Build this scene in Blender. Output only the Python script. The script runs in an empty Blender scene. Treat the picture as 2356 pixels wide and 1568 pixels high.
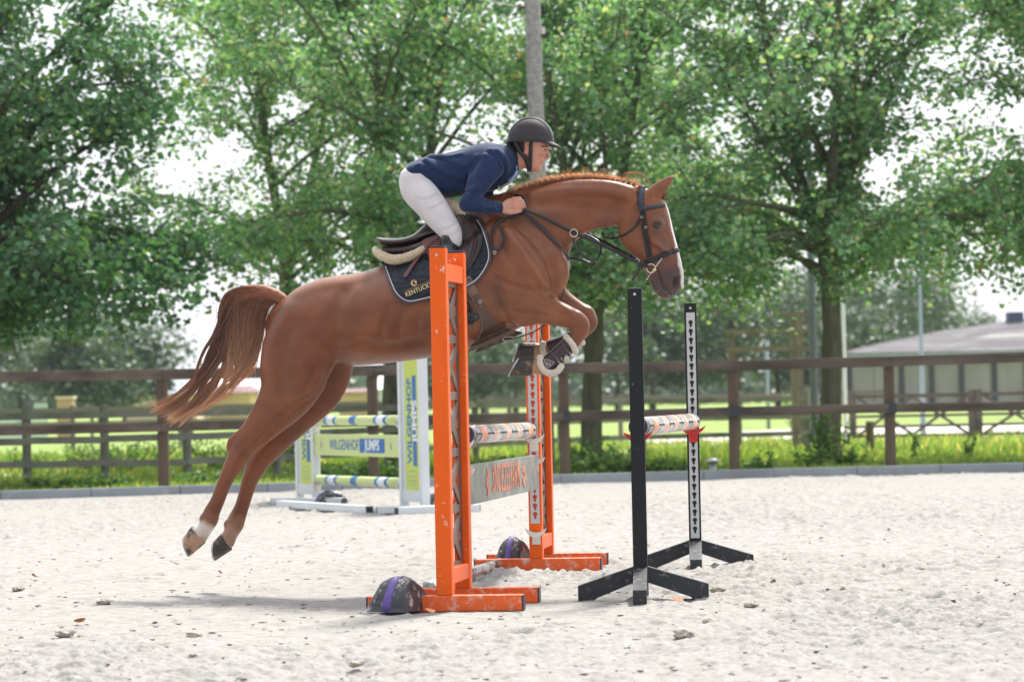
import bpy, bmesh, math, random
import numpy as np
from mathutils import Vector, Matrix, noise as mnoise
from mathutils.geometry import delaunay_2d_cdt

random.seed(7)
RNG = np.random.default_rng(7)
SC = bpy.context.scene
COL = SC.collection
R = math.radians

# ---------------------------------------------------------------- camera
FPX = 7500.0            # focal length in units of a 2356 x 1568 picture
CX, CY = 1178.0, 784.0
CAM_H = 1.08
PITCH, ROLL = 1.016, -1.2
cam_d = bpy.data.cameras.new("camera")
cam = bpy.data.objects.new("camera", cam_d)
COL.objects.link(cam)
SC.camera = cam
cam_d.sensor_width = 36.0
cam_d.lens = FPX / 2356.0 * 36.0
cam_d.clip_start = 0.5
cam_d.clip_end = 3000.0
CAM_M = (Matrix.Translation((0, 0, CAM_H)) @ Matrix.Rotation(R(90 + PITCH), 4, 'X')
         @ Matrix.Rotation(R(ROLL), 4, 'Z'))
cam.matrix_world = CAM_M
cam_d.dof.use_dof = True
cam_d.dof.focus_distance = 18.4
cam_d.dof.aperture_fstop = 4.2
CAM_R = np.array(CAM_M.to_3x3())

# ---------------------------------------------------------------- sky, sun, exposure
SUN_EL, SUN_AZ = 54.0, 24.0       # degrees; azimuth measured from +Y (straight ahead) towards +X
w = bpy.data.worlds.new("World")
SC.world = w
w.use_nodes = True
nt = w.node_tree
nt.nodes.clear()
wo = nt.nodes.new("ShaderNodeOutputWorld")
bg = nt.nodes.new("ShaderNodeBackground")
sky = nt.nodes.new("ShaderNodeTexSky")
sky.sky_type = 'NISHITA'
sky.sun_disc = False
sky.sun_elevation = R(SUN_EL)
sky.sun_rotation = R(SUN_AZ)
sky.air_density = 1.0
sky.dust_density = 3.0
sky.ozone_density = 1.0
# thin high cloud over the sky: a pale layer with soft gaps
tc = nt.nodes.new("ShaderNodeTexCoord")
cn = nt.nodes.new("ShaderNodeTexNoise")
cn.inputs["Scale"].default_value = 2.2
cn.inputs["Detail"].default_value = 6.0
cr = nt.nodes.new("ShaderNodeMapRange")
cr.inputs[1].default_value = 0.30
cr.inputs[2].default_value = 0.62
cr.inputs[3].default_value = 0.55
cr.inputs[4].default_value = 0.97
mx = nt.nodes.new("ShaderNodeMix")
mx.data_type = 'RGBA'
nt.links.new(tc.outputs["Generated"], cn.inputs["Vector"])
nt.links.new(cn.outputs["Fac"], cr.inputs[0])
nt.links.new(cr.outputs[0], mx.inputs["Factor"])
nt.links.new(sky.outputs[0], mx.inputs["A"])
# the cloud layer is brightest round the veiled sun and duller opposite to it
_sdir = (math.sin(R(SUN_AZ)) * math.cos(R(SUN_EL)), math.cos(R(SUN_AZ)) * math.cos(R(SUN_EL)), math.sin(R(SUN_EL)))
dp = nt.nodes.new("ShaderNodeVectorMath"); dp.operation = 'DOT_PRODUCT'; dp.inputs[1].default_value = _sdir
nt.links.new(tc.outputs["Generated"], dp.inputs[0])
br = nt.nodes.new("ShaderNodeMapRange"); br.inputs[1].default_value = -0.7; br.inputs[2].default_value = 0.9
br.inputs[3].default_value = 3.2; br.inputs[4].default_value = 18.0
nt.links.new(dp.outputs["Value"], br.inputs[0])
cc = nt.nodes.new("ShaderNodeVectorMath"); cc.operation = 'SCALE'; cc.inputs[0].default_value = (0.96, 0.985, 1.03)
nt.links.new(br.outputs[0], cc.inputs["Scale"])
nt.links.new(cc.outputs[0], mx.inputs["B"])
nt.links.new(mx.outputs["Result"], bg.inputs["Color"])
bg.inputs["Strength"].default_value = 0.074
nt.links.new(bg.outputs[0], wo.inputs["Surface"])

sun_d = bpy.data.lights.new("sun", 'SUN')
sun_d.energy = 4.9
sun_d.angle = R(10)
sun_d.color = (1.0, 0.95, 0.88)
sun = bpy.data.objects.new("sun", sun_d)
COL.objects.link(sun)
_sd = Vector((math.sin(R(SUN_AZ)) * math.cos(R(SUN_EL)), math.cos(R(SUN_AZ)) * math.cos(R(SUN_EL)), math.sin(R(SUN_EL))))
sun.rotation_euler = _sd.to_track_quat('Z', 'Y').to_euler()
sun.location = (20, 30, 60)

SC.view_settings.view_transform = 'Standard'
SC.view_settings.look = 'None'
SC.view_settings.exposure = 0.56
SC.view_settings.gamma = 1.0
SC.cycles.max_bounces = 6
SC.cycles.diffuse_bounces = 3
SC.cycles.glossy_bounces = 3
SC.cycles.transmission_bounces = 3
SC.cycles.volume_bounces = 0
SC.cycles.use_denoising = True

# ---------------------------------------------------------------- picture -> world
def ray(px, py):
    v = CAM_R @ np.array([(px - CX) / FPX, (CY - py) / FPX, -1.0])
    return v

def at(px, py, Y):
    """point at depth Y seen at (px, py)"""
    v = ray(px, py)
    return Vector((v * (Y / v[1]))) + Vector((0, 0, CAM_H))

def ground(px, py, z=0.0):
    v = ray(px, py)
    t = (z - CAM_H) / v[2]
    return Vector(v * t) + Vector((0, 0, CAM_H))

def gx(px, Y, z=0.0):
    """world point at depth Y and height z in picture column px (column read at that height)"""
    x = (px - CX) / FPX * Y
    for _ in range(6):
        d = np.array([x, Y, z - CAM_H])
        c = CAM_R.T @ d
        u = CX + FPX * c[0] / -c[2]
        x += (px - u) / FPX * Y
    return Vector((x, Y, z))

# ---------------------------------------------------------------- objects
def tag(o, label=None, cat=None, group=None, kind=None):
    if label: o["label"] = label
    if cat: o["category"] = cat
    if group: o["group"] = group
    if kind: o["kind"] = kind
    return o

def empty(name, loc=(0, 0, 0), rz=0.0):
    o = bpy.data.objects.new(name, None)
    o.empty_display_size = 0.1
    COL.objects.link(o)
    o.location = loc
    o.rotation_euler = (0, 0, rz)
    return o

def link(name, me, m=None, parent=None, smooth=False):
    o = bpy.data.objects.new(name, me)
    COL.objects.link(o)
    if m is not None:
        for x in (m if isinstance(m, (list, tuple)) else [m]):
            me.materials.append(x)
    if parent is not None: o.parent = parent
    if smooth: me.shade_smooth()
    return o

def mesh_np(name, V, faces, smooth=True, midx=None):
    """faces: list of index arrays (n,3) or (n,4)"""
    me = bpy.data.meshes.new(name)
    V = np.asarray(V, dtype=np.float32)
    if not isinstance(faces, list): faces = [faces]
    faces = [np.asarray(f, dtype=np.int32) for f in faces if len(f)]
    me.vertices.add(len(V))
    me.vertices.foreach_set("co", V.ravel())
    nl = sum(f.size for f in faces)
    npoly = sum(len(f) for f in faces)
    me.loops.add(nl)
    me.loops.foreach_set("vertex_index", np.concatenate([f.ravel() for f in faces]))
    me.polygons.add(npoly)
    tot = np.concatenate([np.full(len(f), f.shape[1], dtype=np.int32) for f in faces])
    start = np.concatenate([[0], np.cumsum(tot)[:-1]]).astype(np.int32)
    me.polygons.foreach_set("loop_start", start)
    me.polygons.foreach_set("loop_total", tot)
    if midx is not None: me.polygons.foreach_set("material_index", np.asarray(midx, dtype=np.int32))
    me.polygons.foreach_set("use_smooth", np.full(npoly, smooth))
    me.update()
    me.validate()
    return me

def color_attr(me, name, C):
    a = me.color_attributes.new(name, 'FLOAT_COLOR', 'POINT')
    C = np.asarray(C, dtype=np.float32)
    if C.shape[1] == 3: C = np.hstack([C, np.ones((len(C), 1), dtype=np.float32)])
    a.data.foreach_set("color", C.ravel())

class MB:
    """collects boxes, bars, tubes and prisms, then links them as ONE mesh object"""
    def __init__(s):
        s.bm = bmesh.new()
        s.mi = 0
    def _mark(s, fs):
        for f in fs: f.material_index = s.mi
    def box(s, lo, hi, M=None, bev=0.0):
        r = bmesh.ops.create_cube(s.bm, size=1.0)
        vs = r['verts']
        c = [(lo[i] + hi[i]) / 2 for i in range(3)]
        d = [abs(hi[i] - lo[i]) for i in range(3)]
        for v in vs: v.co = Vector((c[i] + v.co[i] * d[i] for i in range(3)))
        fs = set(f for v in vs for f in v.link_faces)
        if bev > 0:
            es = set(e for v in vs for e in v.link_edges)
            rr = bmesh.ops.bevel(s.bm, geom=list(es), offset=bev, segments=2, affect='EDGES', profile=0.5)
            vs = list(set(v for f in rr['faces'] for v in f.verts) | set(v for v in vs if v.is_valid))
            fs = set(f for v in vs for f in v.link_faces)
        if M is not None:
            for v in vs: v.co = M @ v.co
        s._mark(fs)
    def bar(s, a, b, w, h, up=(0, 0, 1), bev=0.0):
        """rectangular bar from a to b: w across, h along 'up'"""
        a, b = Vector(a), Vector(b)
        z = (b - a); L = z.length; z = z.normalized()
        upv = Vector(up)
        x = upv.cross(z)
        if x.length < 1e-4: x = Vector((1, 0, 0)).cross(z)
        x.normalize(); y = z.cross(x)
        M = Matrix(((x.x, y.x, z.x, a.x), (x.y, y.y, z.y, a.y), (x.z, y.z, z.z, a.z), (0, 0, 0, 1)))
        s.box((-w / 2, -h / 2, 0), (w / 2, h / 2, L), M, bev)
    def tube(s, pts, rad, n=8, cap=True, flat=1.0, upv=None):
        pts = [Vector(p) for p in pts]
        rs = rad if isinstance(rad, (list, tuple, np.ndarray)) else [rad] * len(pts)
        rings = []
        prev = None
        for i, p in enumerate(pts):
            t = (pts[min(i + 1, len(pts) - 1)] - pts[max(i - 1, 0)])
            if t.length < 1e-9: t = Vector((0, 0, 1))
            t.normalize()
            if upv is not None: prev = Vector(upv)
            if prev is None: prev = Vector((0, 0, 1)) if abs(t.z) < 0.9 else Vector((1, 0, 0))
            x = prev - t * prev.dot(t)
            if x.length < 1e-5: x = Vector((0, 1, 0)) - t * t.y
            x.normalize(); y = t.cross(x)
            prev = x
            rings.append([s.bm.verts.new(p + (x * math.cos(2 * math.pi * k / n) * flat + y * math.sin(2 * math.pi * k / n)) * rs[i]) for k in range(n)])
        fs = []
        for i in range(len(rings) - 1):
            for k in range(n):
                fs.append(s.bm.faces.new((rings[i][k], rings[i][(k + 1) % n], rings[i + 1][(k + 1) % n], rings[i + 1][k])))
        if cap:
            fs.append(s.bm.faces.new(list(reversed(rings[0])))); fs.append(s.bm.faces.new(rings[-1]))
        s._mark(fs)
    def torus(s, c, R1, r, axis=(0, 1, 0), n=24, m=8, a0=0, a1=2 * math.pi):
        ax = Vector(axis).normalized()
        x = ax.orthogonal().normalized(); y = ax.cross(x)
        closed = abs(a1 - a0 - 2 * math.pi) < 1e-6
        pts = [Vector(c) + (x * math.cos(a0 + (a1 - a0) * i / n) + y * math.sin(a0 + (a1 - a0) * i / n)) * R1 for i in range(n + 1)]
        s.tube(pts, r, m, cap=not closed)
    def prism(s, poly, th, M):
        """extrude a 2-D outline (x, y) from z=0 to z=th, placed by M"""
        lo = [s.bm.verts.new(M @ Vector((p[0], p[1], 0))) for p in poly]
        hi = [s.bm.verts.new(M @ Vector((p[0], p[1], th))) for p in poly]
        n = len(poly)
        fs = [s.bm.faces.new(list(reversed(lo))), s.bm.faces.new(hi)]
        for i in range(n): fs.append(s.bm.faces.new((lo[i], lo[(i + 1) % n], hi[(i + 1) % n], hi[i])))
        s._mark(fs)
    def ico(s, c, r, sub=2, sc=(1, 1, 1), jit=0.0):
        rr = bmesh.ops.create_icosphere(s.bm, subdivisions=sub, radius=1.0)
        sd = random.random() * 50
        for v in rr['verts']:
            q = v.co.copy()
            f = 1 + (jit * mnoise.noise(q * 1.7 + Vector((sd, sd, 0))) if jit else 0)
            v.co = Vector((c[0] + q.x * r * sc[0] * f, c[1] + q.y * r * sc[1] * f, c[2] + q.z * r * sc[2] * f))
        s._mark(set(f for v in rr['verts'] for f in v.link_faces))
    def build(s, name, m, parent=None, smooth=False, recalc=True):
        if recalc: bmesh.ops.recalc_face_normals(s.bm, faces=s.bm.faces)
        me = bpy.data.meshes.new(name)
        s.bm.to_mesh(me); s.bm.free()
        return link(name, me, m, parent, smooth)

def smooth_edges(o, ang=40):
    o.data.shade_smooth()
    md = o.modifiers.new("bevel", 'BEVEL'); md.width = 0.002; md.segments = 2; md.limit_method = 'ANGLE'; md.angle_limit = R(ang)
    md.harden_normals = True
    return o

# ---------------------------------------------------------------- materials
def mat(name, col, rough=0.6, metal=0.0, var=0.0, vscale=6.0, bump=0.0, bscale=40.0, spec=0.5, col2=None, attr=None,
        dirt=None, dirt_scale=9.0, dirt_lo=0.55, dirt_hi=0.7, sheen=0.0, coord="Object", stretch=None, emis=None, coat=0.0):
    m = bpy.data.materials.new(name)
    m.use_nodes = True
    N = m.node_tree.nodes; Lk = m.node_tree.links
    b = N["Principled BSDF"]
    b.inputs["Roughness"].default_value = rough
    b.inputs["Metallic"].default_value = metal
    b.inputs["Specular IOR Level"].default_value = spec
    if coat: b.inputs["Coat Weight"].default_value = coat
    if sheen:
        b.inputs["Sheen Weight"].default_value = sheen
        b.inputs["Sheen Roughness"].default_value = 0.4
    t = N.new("ShaderNodeTexCoord")
    vec = t.outputs[coord]
    if stretch:
        mp = N.new("ShaderNodeMapping"); mp.inputs["Scale"].default_value = stretch
        Lk.new(vec, mp.inputs["Vector"]); vec = mp.outputs[0]
    src = None
    if attr:
        a = N.new("ShaderNodeAttribute"); a.attribute_name = attr; src = a.outputs["Color"]
    if var > 0:
        n = N.new("ShaderNodeTexNoise"); n.inputs["Scale"].default_value = vscale; n.inputs["Detail"].default_value = 5
        Lk.new(vec, n.inputs["Vector"])
        mr = N.new("ShaderNodeMapRange"); mr.inputs[1].default_value = 0.3; mr.inputs[2].default_value = 0.7
        Lk.new(n.outputs["Fac"], mr.inputs[0])
        if col2 is None and src is None:
            mr.inputs[3].default_value = 1 - var; mr.inputs[4].default_value = 1 + var
            mu = N.new("ShaderNodeMix"); mu.data_type = 'RGBA'; mu.blend_type = 'MULTIPLY'; mu.inputs["Factor"].default_value = 1
            mu.inputs["A"].default_value = (*col, 1)
            Lk.new(mr.outputs[0], mu.inputs["B"]); src = mu.outputs["Result"]
        elif src is not None:
            mr.inputs[3].default_value = 1 - var; mr.inputs[4].default_value = 1 + var
            mu = N.new("ShaderNodeMix"); mu.data_type = 'RGBA'; mu.blend_type = 'MULTIPLY'; mu.inputs["Factor"].default_value = 1
            Lk.new(src, mu.inputs["A"]); Lk.new(mr.outputs[0], mu.inputs["B"]); src = mu.outputs["Result"]
        else:
            mu = N.new("ShaderNodeMix"); mu.data_type = 'RGBA'
            mu.inputs["A"].default_value = (*col, 1); mu.inputs["B"].default_value = (*col2, 1)
            mr.inputs[3].default_value = 0.5 - var; mr.inputs[4].default_value = 0.5 + var
            Lk.new(mr.outputs[0], mu.inputs["Factor"]); src = mu.outputs["Result"]
    if dirt is not None:
        n = N.new("ShaderNodeTexNoise"); n.inputs["Scale"].default_value = dirt_scale; n.inputs["Detail"].default_value = 8
        n.inputs["Roughness"].default_value = 0.7
        Lk.new(vec, n.inputs["Vector"])
        mr = N.new("ShaderNodeMapRange"); mr.inputs[1].default_value = dirt_lo; mr.inputs[2].default_value = dirt_hi
        Lk.new(n.outputs["Fac"], mr.inputs[0])
        mu = N.new("ShaderNodeMix"); mu.data_type = 'RGBA'
        if src is not None: Lk.new(src, mu.inputs["A"])
        else: mu.inputs["A"].default_value = (*col, 1)
        mu.inputs["B"].default_value = (*dirt, 1)
        Lk.new(mr.outputs[0], mu.inputs["Factor"]); src = mu.outputs["Result"]
    if src is not None: Lk.new(src, b.inputs["Base Color"])
    else: b.inputs["Base Color"].default_value = (*col, 1)
    if bump > 0:
        n = N.new("ShaderNodeTexNoise"); n.inputs["Scale"].default_value = bscale; n.inputs["Detail"].default_value = 6
        Lk.new(vec, n.inputs["Vector"])
        bp = N.new("ShaderNodeBump"); bp.inputs["Strength"].default_value = bump; bp.inputs["Distance"].default_value = 0.01
        Lk.new(n.outputs["Fac"], bp.inputs["Height"]); Lk.new(bp.outputs[0], b.inputs["Normal"])
    return m

def text_mesh(name, s, m, parent, M, size=1.0, sx=1.0, shear=0.0, extrude=0.0008, bold=0.0, align='CENTER', space=1.0):
    """writing as a thin raised mesh; M maps local x (reading direction), y (up), z (towards the reader)"""
    cu = bpy.data.curves.new(name, 'FONT')
    cu.body = s; cu.size = size; cu.extrude = extrude; cu.offset = bold; cu.align_x = align; cu.align_y = 'CENTER'
    cu.space_character = space; cu.shear = shear; cu.resolution_u = 3
    tmp = bpy.data.objects.new("tmp", cu)
    COL.objects.link(tmp)
    dg = bpy.context.evaluated_depsgraph_get()
    me = bpy.data.meshes.new_from_object(tmp.evaluated_get(dg))
    bpy.data.objects.remove(tmp)
    me.name = name
    for v in me.vertices: v.co = M @ Vector((v.co.x * sx, v.co.y, v.co.z))
    me.materials.clear()
    return link(name, me, m, parent)

def frame_M(o, x, y):
    x = Vector(x).normalized(); y = Vector(y); y = (y - x * y.dot(x)).normalized(); z = x.cross(y)
    return Matrix(((x.x, y.x, z.x, o[0]), (x.y, y.y, z.y, o[1]), (x.z, y.z, z.z, o[2]), (0, 0, 0, 1)))
# ================================================================= SETTING
def vnoise(X, Y, seed=0):
    """smooth value noise on arrays, about -1..1"""
    xi = np.floor(X).astype(np.int64); yi = np.floor(Y).astype(np.int64)
    fx = X - xi; fy = Y - yi
    fx = fx * fx * (3 - 2 * fx); fy = fy * fy * (3 - 2 * fy)
    def hsh(a, b):
        h = (a * 374761393 + b * 668265263 + seed * 1442695) & 0xffffffff
        h = ((h ^ (h >> 13)) * 1274126177) & 0xffffffff
        return ((h ^ (h >> 16)) & 0xffff) / 32768.0 - 1
    a = hsh(xi, yi); b = hsh(xi + 1, yi); c = hsh(xi, yi + 1); d = hsh(xi + 1, yi + 1)
    return (a * (1 - fx) + b * fx) * (1 - fy) + (c * (1 - fx) + d * fx) * fy

def ground_mat(name, cols, scale, bump=0.4, bscale=30, rough=0.95, bdist=0.02):
    m = bpy.data.materials.new(name); m.use_nodes = True
    N = m.node_tree.nodes; Lk = m.node_tree.links; b = N["Principled BSDF"]
    b.inputs["Roughness"].default_value = rough; b.inputs["Specular IOR Level"].default_value = 0.15
    t = N.new("ShaderNodeTexCoord")
    n = N.new("ShaderNodeTexNoise"); n.inputs["Scale"].default_value = scale; n.inputs["Detail"].default_value = 9; n.inputs["Roughness"].default_value = 0.65
    Lk.new(t.outputs["Object"], n.inputs["Vector"])
    cr = N.new("ShaderNodeValToRGB")
    el = cr.color_ramp.elements
    el[0].position, el[0].color = cols[0][0], (*cols[0][1], 1)
    el[1].position, el[1].color = cols[-1][0], (*cols[-1][1], 1)
    for p, c in cols[1:-1]:
        e = el.new(p); e.color = (*c, 1)
    Lk.new(n.outputs["Fac"], cr.inputs[0]); Lk.new(cr.outputs[0], b.inputs["Base Color"])
    n2 = N.new("ShaderNodeTexNoise"); n2.inputs["Scale"].default_value = bscale; n2.inputs["Detail"].default_value = 7
    Lk.new(t.outputs["Object"], n2.inputs["Vector"])
    bp = N.new("ShaderNodeBump"); bp.inputs["Strength"].default_value = bump; bp.inputs["Distance"].default_value = bdist
    Lk.new(n2.outputs["Fac"], bp.inputs["Height"]); Lk.new(bp.outputs[0], b.inputs["Normal"])
    return m

SAND = ground_mat("arena_sand", [(0.28, (0.17, 0.155, 0.14)), (0.42, (0.275, 0.263, 0.248)), (0.55, (0.318, 0.307, 0.292)), (0.75, (0.35, 0.340, 0.326))], 9.0, 0.5, 60, bdist=0.015)
CLOD = mat("damp_clod", (0.30, 0.275, 0.25), 0.95, var=0.2, vscale=5, bump=0.3, bscale=60, spec=0.1)
GRASS = ground_mat("meadow_green", [(0.30, (0.13, 0.20, 0.05)), (0.5, (0.22, 0.30, 0.08)), (0.7, (0.34, 0.40, 0.14))], 0.6, 0.6, 8, bdist=0.05)
DRIVE = ground_mat("pale_gravel", [(0.3, (0.50, 0.46, 0.42)), (0.7, (0.62, 0.58, 0.54))], 2.0, 0.3, 30)

# the arena sand, churned by hooves; finer towards the camera
KERB = [(-700, 38.4), (0, 39.3), (613, 40.2), (1288, 41.3), (1779, 41.9), (2356, 42.1), (3100, 42.6)]   # picture column, depth of the kerb's front face
KP = [gx(px, Y, 0) for px, Y in KERB]
def kerb_y(x):
    return np.interp(x, [p.x for p in KP], [p.y for p in KP])
# the meadow: one sheet from the kerb to the horizon
_gx = [-900, -60, -30] + [float(x) for x in np.linspace(-12, 12, 13)] + [30, 60, 900]
_v = [(x, float(kerb_y(x)) + 0.08, -0.010) for x in _gx] + [(x, 2400.0, -0.010) for x in _gx]
_n = len(_gx)
gme = bpy.data.meshes.new("ground"); gme.from_pydata(_v, [], [(i, i + 1, i + 1 + _n, i + _n) for i in range(_n - 1)])
tag(link("ground", gme, GRASS), kind="structure")

ys = [10.2]
while ys[-1] < 42.9: ys.append(ys[-1] + 0.0135 * (ys[-1] / 12.0) ** 1.55)
ys = np.array(ys); nx = 820
u = np.linspace(-1, 1, nx)
XX = u[None, :] * (ys[:, None] * 0.172 + 0.15); YY = np.repeat(ys[:, None], nx, 1)
def sand_h(X, Y):
    fade = np.clip(1.25 - np.abs(Y - 12) / 60, 0.5, 1)
    h = 0.010 * vnoise(X * 1.3, Y * 1.3, 1) + 0.008 * vnoise(X * 3.1, Y * 3.1, 2)
    c = vnoise(X * 9, Y * 9, 3); h += 0.006 * c
    c2 = vnoise(X * 21, Y * 21, 4); h += 0.0066 * c2
    c3 = vnoise(X * 47, Y * 47, 5); h += 0.0042 * c3
    patch = np.clip(0.55 + 1.0 * vnoise(X * 0.55, Y * 0.30, 6) + .3 * vnoise(X * 1.6, Y * .9, 16), 0.12, 1.3)
    # hoof prints: shallow rimmed dents
    r = np.random.default_rng(5)
    c4 = vnoise(X * 13 + 5, Y * 8, 24); h += 0.006 * np.maximum(c4, 0) ** 2
    return h * patch * fade * 2.3
ZZ = sand_h(XX, YY)
hp = np.random.default_rng(3)
for _ in range(150):
    cy = hp.uniform(11.5, 30); cx = hp.uniform(-1, 1) * (cy * 0.165)
    j0 = np.searchsorted(ys, cy - 0.2); j1 = np.searchsorted(ys, cy + 0.2)
    d = np.hypot(XX[j0:j1] - cx, (YY[j0:j1] - cy) * 0.8)
    ZZ[j0:j1] += -0.020 * np.exp(-(d / 0.055) ** 4) + 0.012 * np.exp(-((d - 0.085) / 0.022) ** 2)
ZZ -= 0.004
XX2 = XX.copy(); YY2 = np.minimum(YY, kerb_y(XX) + 0.03)
V = np.stack([XX2, YY2, ZZ], -1).reshape(-1, 3)
ny = len(ys)
idx = np.arange(ny * nx).reshape(ny, nx)
Q = np.stack([idx[:-1, :-1], idx[:-1, 1:], idx[1:, 1:], idx[1:, :-1]], -1).reshape(-1, 4)
sand = link("arena_ground", mesh_np("arena_ground", V, Q), SAND)
tag(sand, kind="structure")
# the rest of the arena, left, right and towards the camera, a few mm lower
mb = MB()
xs = [-900, -60, -30, -15, -7, 0, 7, 15, 30, 60, 900]
for a, b in zip(xs[:-1], xs[1:]):
    vs = [mb.bm.verts.new(p) for p in ((a, -300, -0.04), (b, -300, -0.04), (b, float(kerb_y(b)) + 0.02, -0.04), (a, float(kerb_y(a)) + 0.02, -0.04))]
    mb.bm.faces.new(vs)
g = mb.build("arena_ground_outer", SAND); tag(g, kind="structure")

# clods and stones thrown up on the sand
def rocks(name, n, seed, smin, smax, y0, y1, m, power=3.0, flat=0.55, kind="stuff"):
    r = np.random.default_rng(seed)
    bm = bmesh.new(); bmesh.ops.create_icosphere(bm, subdivisions=1, radius=1.0)
    base = np.array([v.co for v in bm.verts]); F = np.array([[v.index for v in f.verts] for f in bm.faces]); bm.free()
    nv = len(base)
    Yc = y0 * (y1 / y0) ** r.random(n); Xc = r.uniform(-1, 1, n) * (Yc * 0.168)
    s = smin + (smax - smin) * r.random(n) ** power
    z = sand_h(Xc, Yc)
    B = base[None] * (1 + r.uniform(-0.32, 0.32, (n, nv, 1)))
    B = B * np.stack([s * r.uniform(0.8, 1.7, n), s * r.uniform(0.8, 1.4, n), s * flat * r.uniform(0.6, 1.2, n)], -1)[:, None, :]
    a = r.uniform(0, 6.28, n); ca, sa = np.cos(a)[:, None], np.sin(a)[:, None]
    X = B[..., 0] * ca - B[..., 1] * sa; Y = B[..., 0] * sa + B[..., 1] * ca
    V = np.stack([X + Xc[:, None], Y + Yc[:, None], B[..., 2] + z[:, None] + s[:, None] * flat * 0.25], -1).reshape(-1, 3)
    FF = (F[None] + (np.arange(n) * nv)[:, None, None]).reshape(-1, 3)
    o = link(name, mesh_np(name, V, FF, smooth=False), m)
    tag(o, "loose crumbs and clods of sand strewn over the arena floor" if kind == "stuff" else None, "sand", kind=kind)
    return o
rocks("sand_crumbs", 3800, 11, 0.003, 0.016, 11.0, 41, SAND, 3.0, .28)
rocks("damp_crumbs", 170, 12, 0.004, 0.020, 11.5, 40, CLOD, 3.0, 0.26)["label"] = "darker damp crumbs of soil scattered over the pale sand"

# a few large clods, each of its own, where the photograph shows them
CL = mat("grey_clod", (0.38, 0.35, 0.315), 0.95, var=0.15, vscale=30, bump=0.25, bscale=90, spec=0.1)
big = [((148, 1462), 0.034, "grey clod lying alone at the lower left of the sand"),
       ((238, 1388), 0.030, "flat dark clod left of the hind hooves' landing line"),
       ((447, 1465), 0.026, "rounded clod below the airborne hind hooves"),
       ((42, 1357), 0.026, "pointed pale clod near the left edge of the sand"),
       ((968, 1290), 0.020, "small clod by the shaded sand left of the orange wing"),
       ((1254, 1307), 0.042, "lump of sand stuck against the far orange wing's front foot"),
       ((1650, 1360), 0.030, "clod of sand at the right leg tip of the near black stand"),
       ((1635, 1434), 0.026, "clod in front of the near black stand, right of its foot"),
       ((1695, 1300), 0.018, "pebble sized clod between the two black stands' right legs"),
       ((1945, 1362), 0.030, "peaked clod right of the black stands"),
       ((1728, 1395), 0.028, "clod in the open sand right of the near black stand"),
       ((1575, 1465), 0.036, "largest brownish clod in the lower middle right"),
       ((2118, 1310), 0.020, "small clod far right on the open sand"),
       ((820, 1530), 0.024, "half buried clod at the bottom edge left of the orange wing")]
for k, ((px, py), s, lab) in enumerate(big):
    p = ground(px, py)
    mb = MB(); mb.ico((0, 0, 0), s, 3, (1.35, 1.0, 0.62), 0.55)
    o = mb.build("sand_clod", CL, smooth=False); o.location = (p.x, p.y, s * 0.35)
    tag(o, lab, "clod", "clods of sand on the arena floor")
# fallen leaves
LEAFD = mat("dead_leaf", (0.42, 0.15, 0.05), 0.7)
for px, py, lab in ((1560, 1388, "orange brown leaf on the sand by the near black stand"), (990, 1413, "orange leaf on the sand by the near sandbag"),
                    (78, 1330, "small orange leaf near the left edge of the sand"), (184, 1436, "tiny orange leaf in the lower left sand"),
                    (507, 1193 + 130, "curled leaf left of the near sandbag")):
    p = ground(px, py)
    poly = [(0.032 * math.cos(a) * (1 + 0.2 * math.sin(3 * a)), 0.016 * math.sin(a)) for a in [i * 2 * math.pi / 14 for i in range(14)]]
    mb = MB(); mb.prism(poly, 0.0012, Matrix.Rotation(R(18), 4, 'X'))
    o = mb.build("fallen_leaf", LEAFD); o.location = (p.x, p.y, 0.022); o.rotation_euler = (R(20), R(12), random.random() * 3)
    tag(o, lab, "leaf", "fallen leaves on the sand")

# the kerb round the arena: concrete blocks butted end to end
CONC = mat("kerb_concrete", (0.30, 0.33, 0.36), 0.85, var=0.22, vscale=1.5, bump=0.3, bscale=30, dirt=(0.52, 0.50, 0.47), dirt_scale=5, dirt_lo=0.58, dirt_hi=0.8)
kerb = empty("kerb", (0, 41, 0)); tag(kerb, kind="structure")
for i in range(len(KP) - 1):
    a, b = KP[i], KP[i + 1]
    L = (b - a).length; n = max(1, round(L / 1.0)); d = (b - a) / n
    mb = MB()
    for k in range(n):
        p, q = a + d * (k + 0.004), a + d * (k + 0.996)
        hh = 0.100 + 0.022 * (p.x + 7) / 14
        mb.bar(p + Vector((0, 0.05, hh / 2 - 0.03)), q + Vector((0, 0.05, hh / 2 - 0.03)), 0.10, hh + 0.06, bev=0.006)
    o = mb.build("kerb_block_row", CONC, kerb); o.location = (0, -41, 0)

# pale drive beyond the meadow on the right and worn sandy patches
def sheet(name, pts, z, m):
    me = bpy.data.meshes.new(name)
    me.from_pydata([(p[0], p[1], z) for p in pts], [], [list(range(len(pts)))])
    o = link(name, me, m); tag(o, kind="structure"); return o
def gp(px, py): p = ground(px, py); return (p.x, p.y)
sheet("drive", [gp(1380, 1046), gp(1700, 1030), gp(1960, 1030), gp(2420, 1027), gp(2900, 1020), gp(2900, 975), gp(2356, 976), gp(1960, 980), gp(1440, 1003)], -0.004, DRIVE)
sheet("worn_path", [gp(-60, 1092), gp(180, 1093), gp(330, 1084), gp(410, 1086), gp(420, 1078), gp(300, 1076), gp(120, 1086), gp(-60, 1088)], -0.005, DRIVE)
sheet("worn_path_middle", [gp(640, 1088), gp(880, 1080), gp(900, 1072), gp(780, 1072), gp(640, 1076)], -0.005, DRIVE)

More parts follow.
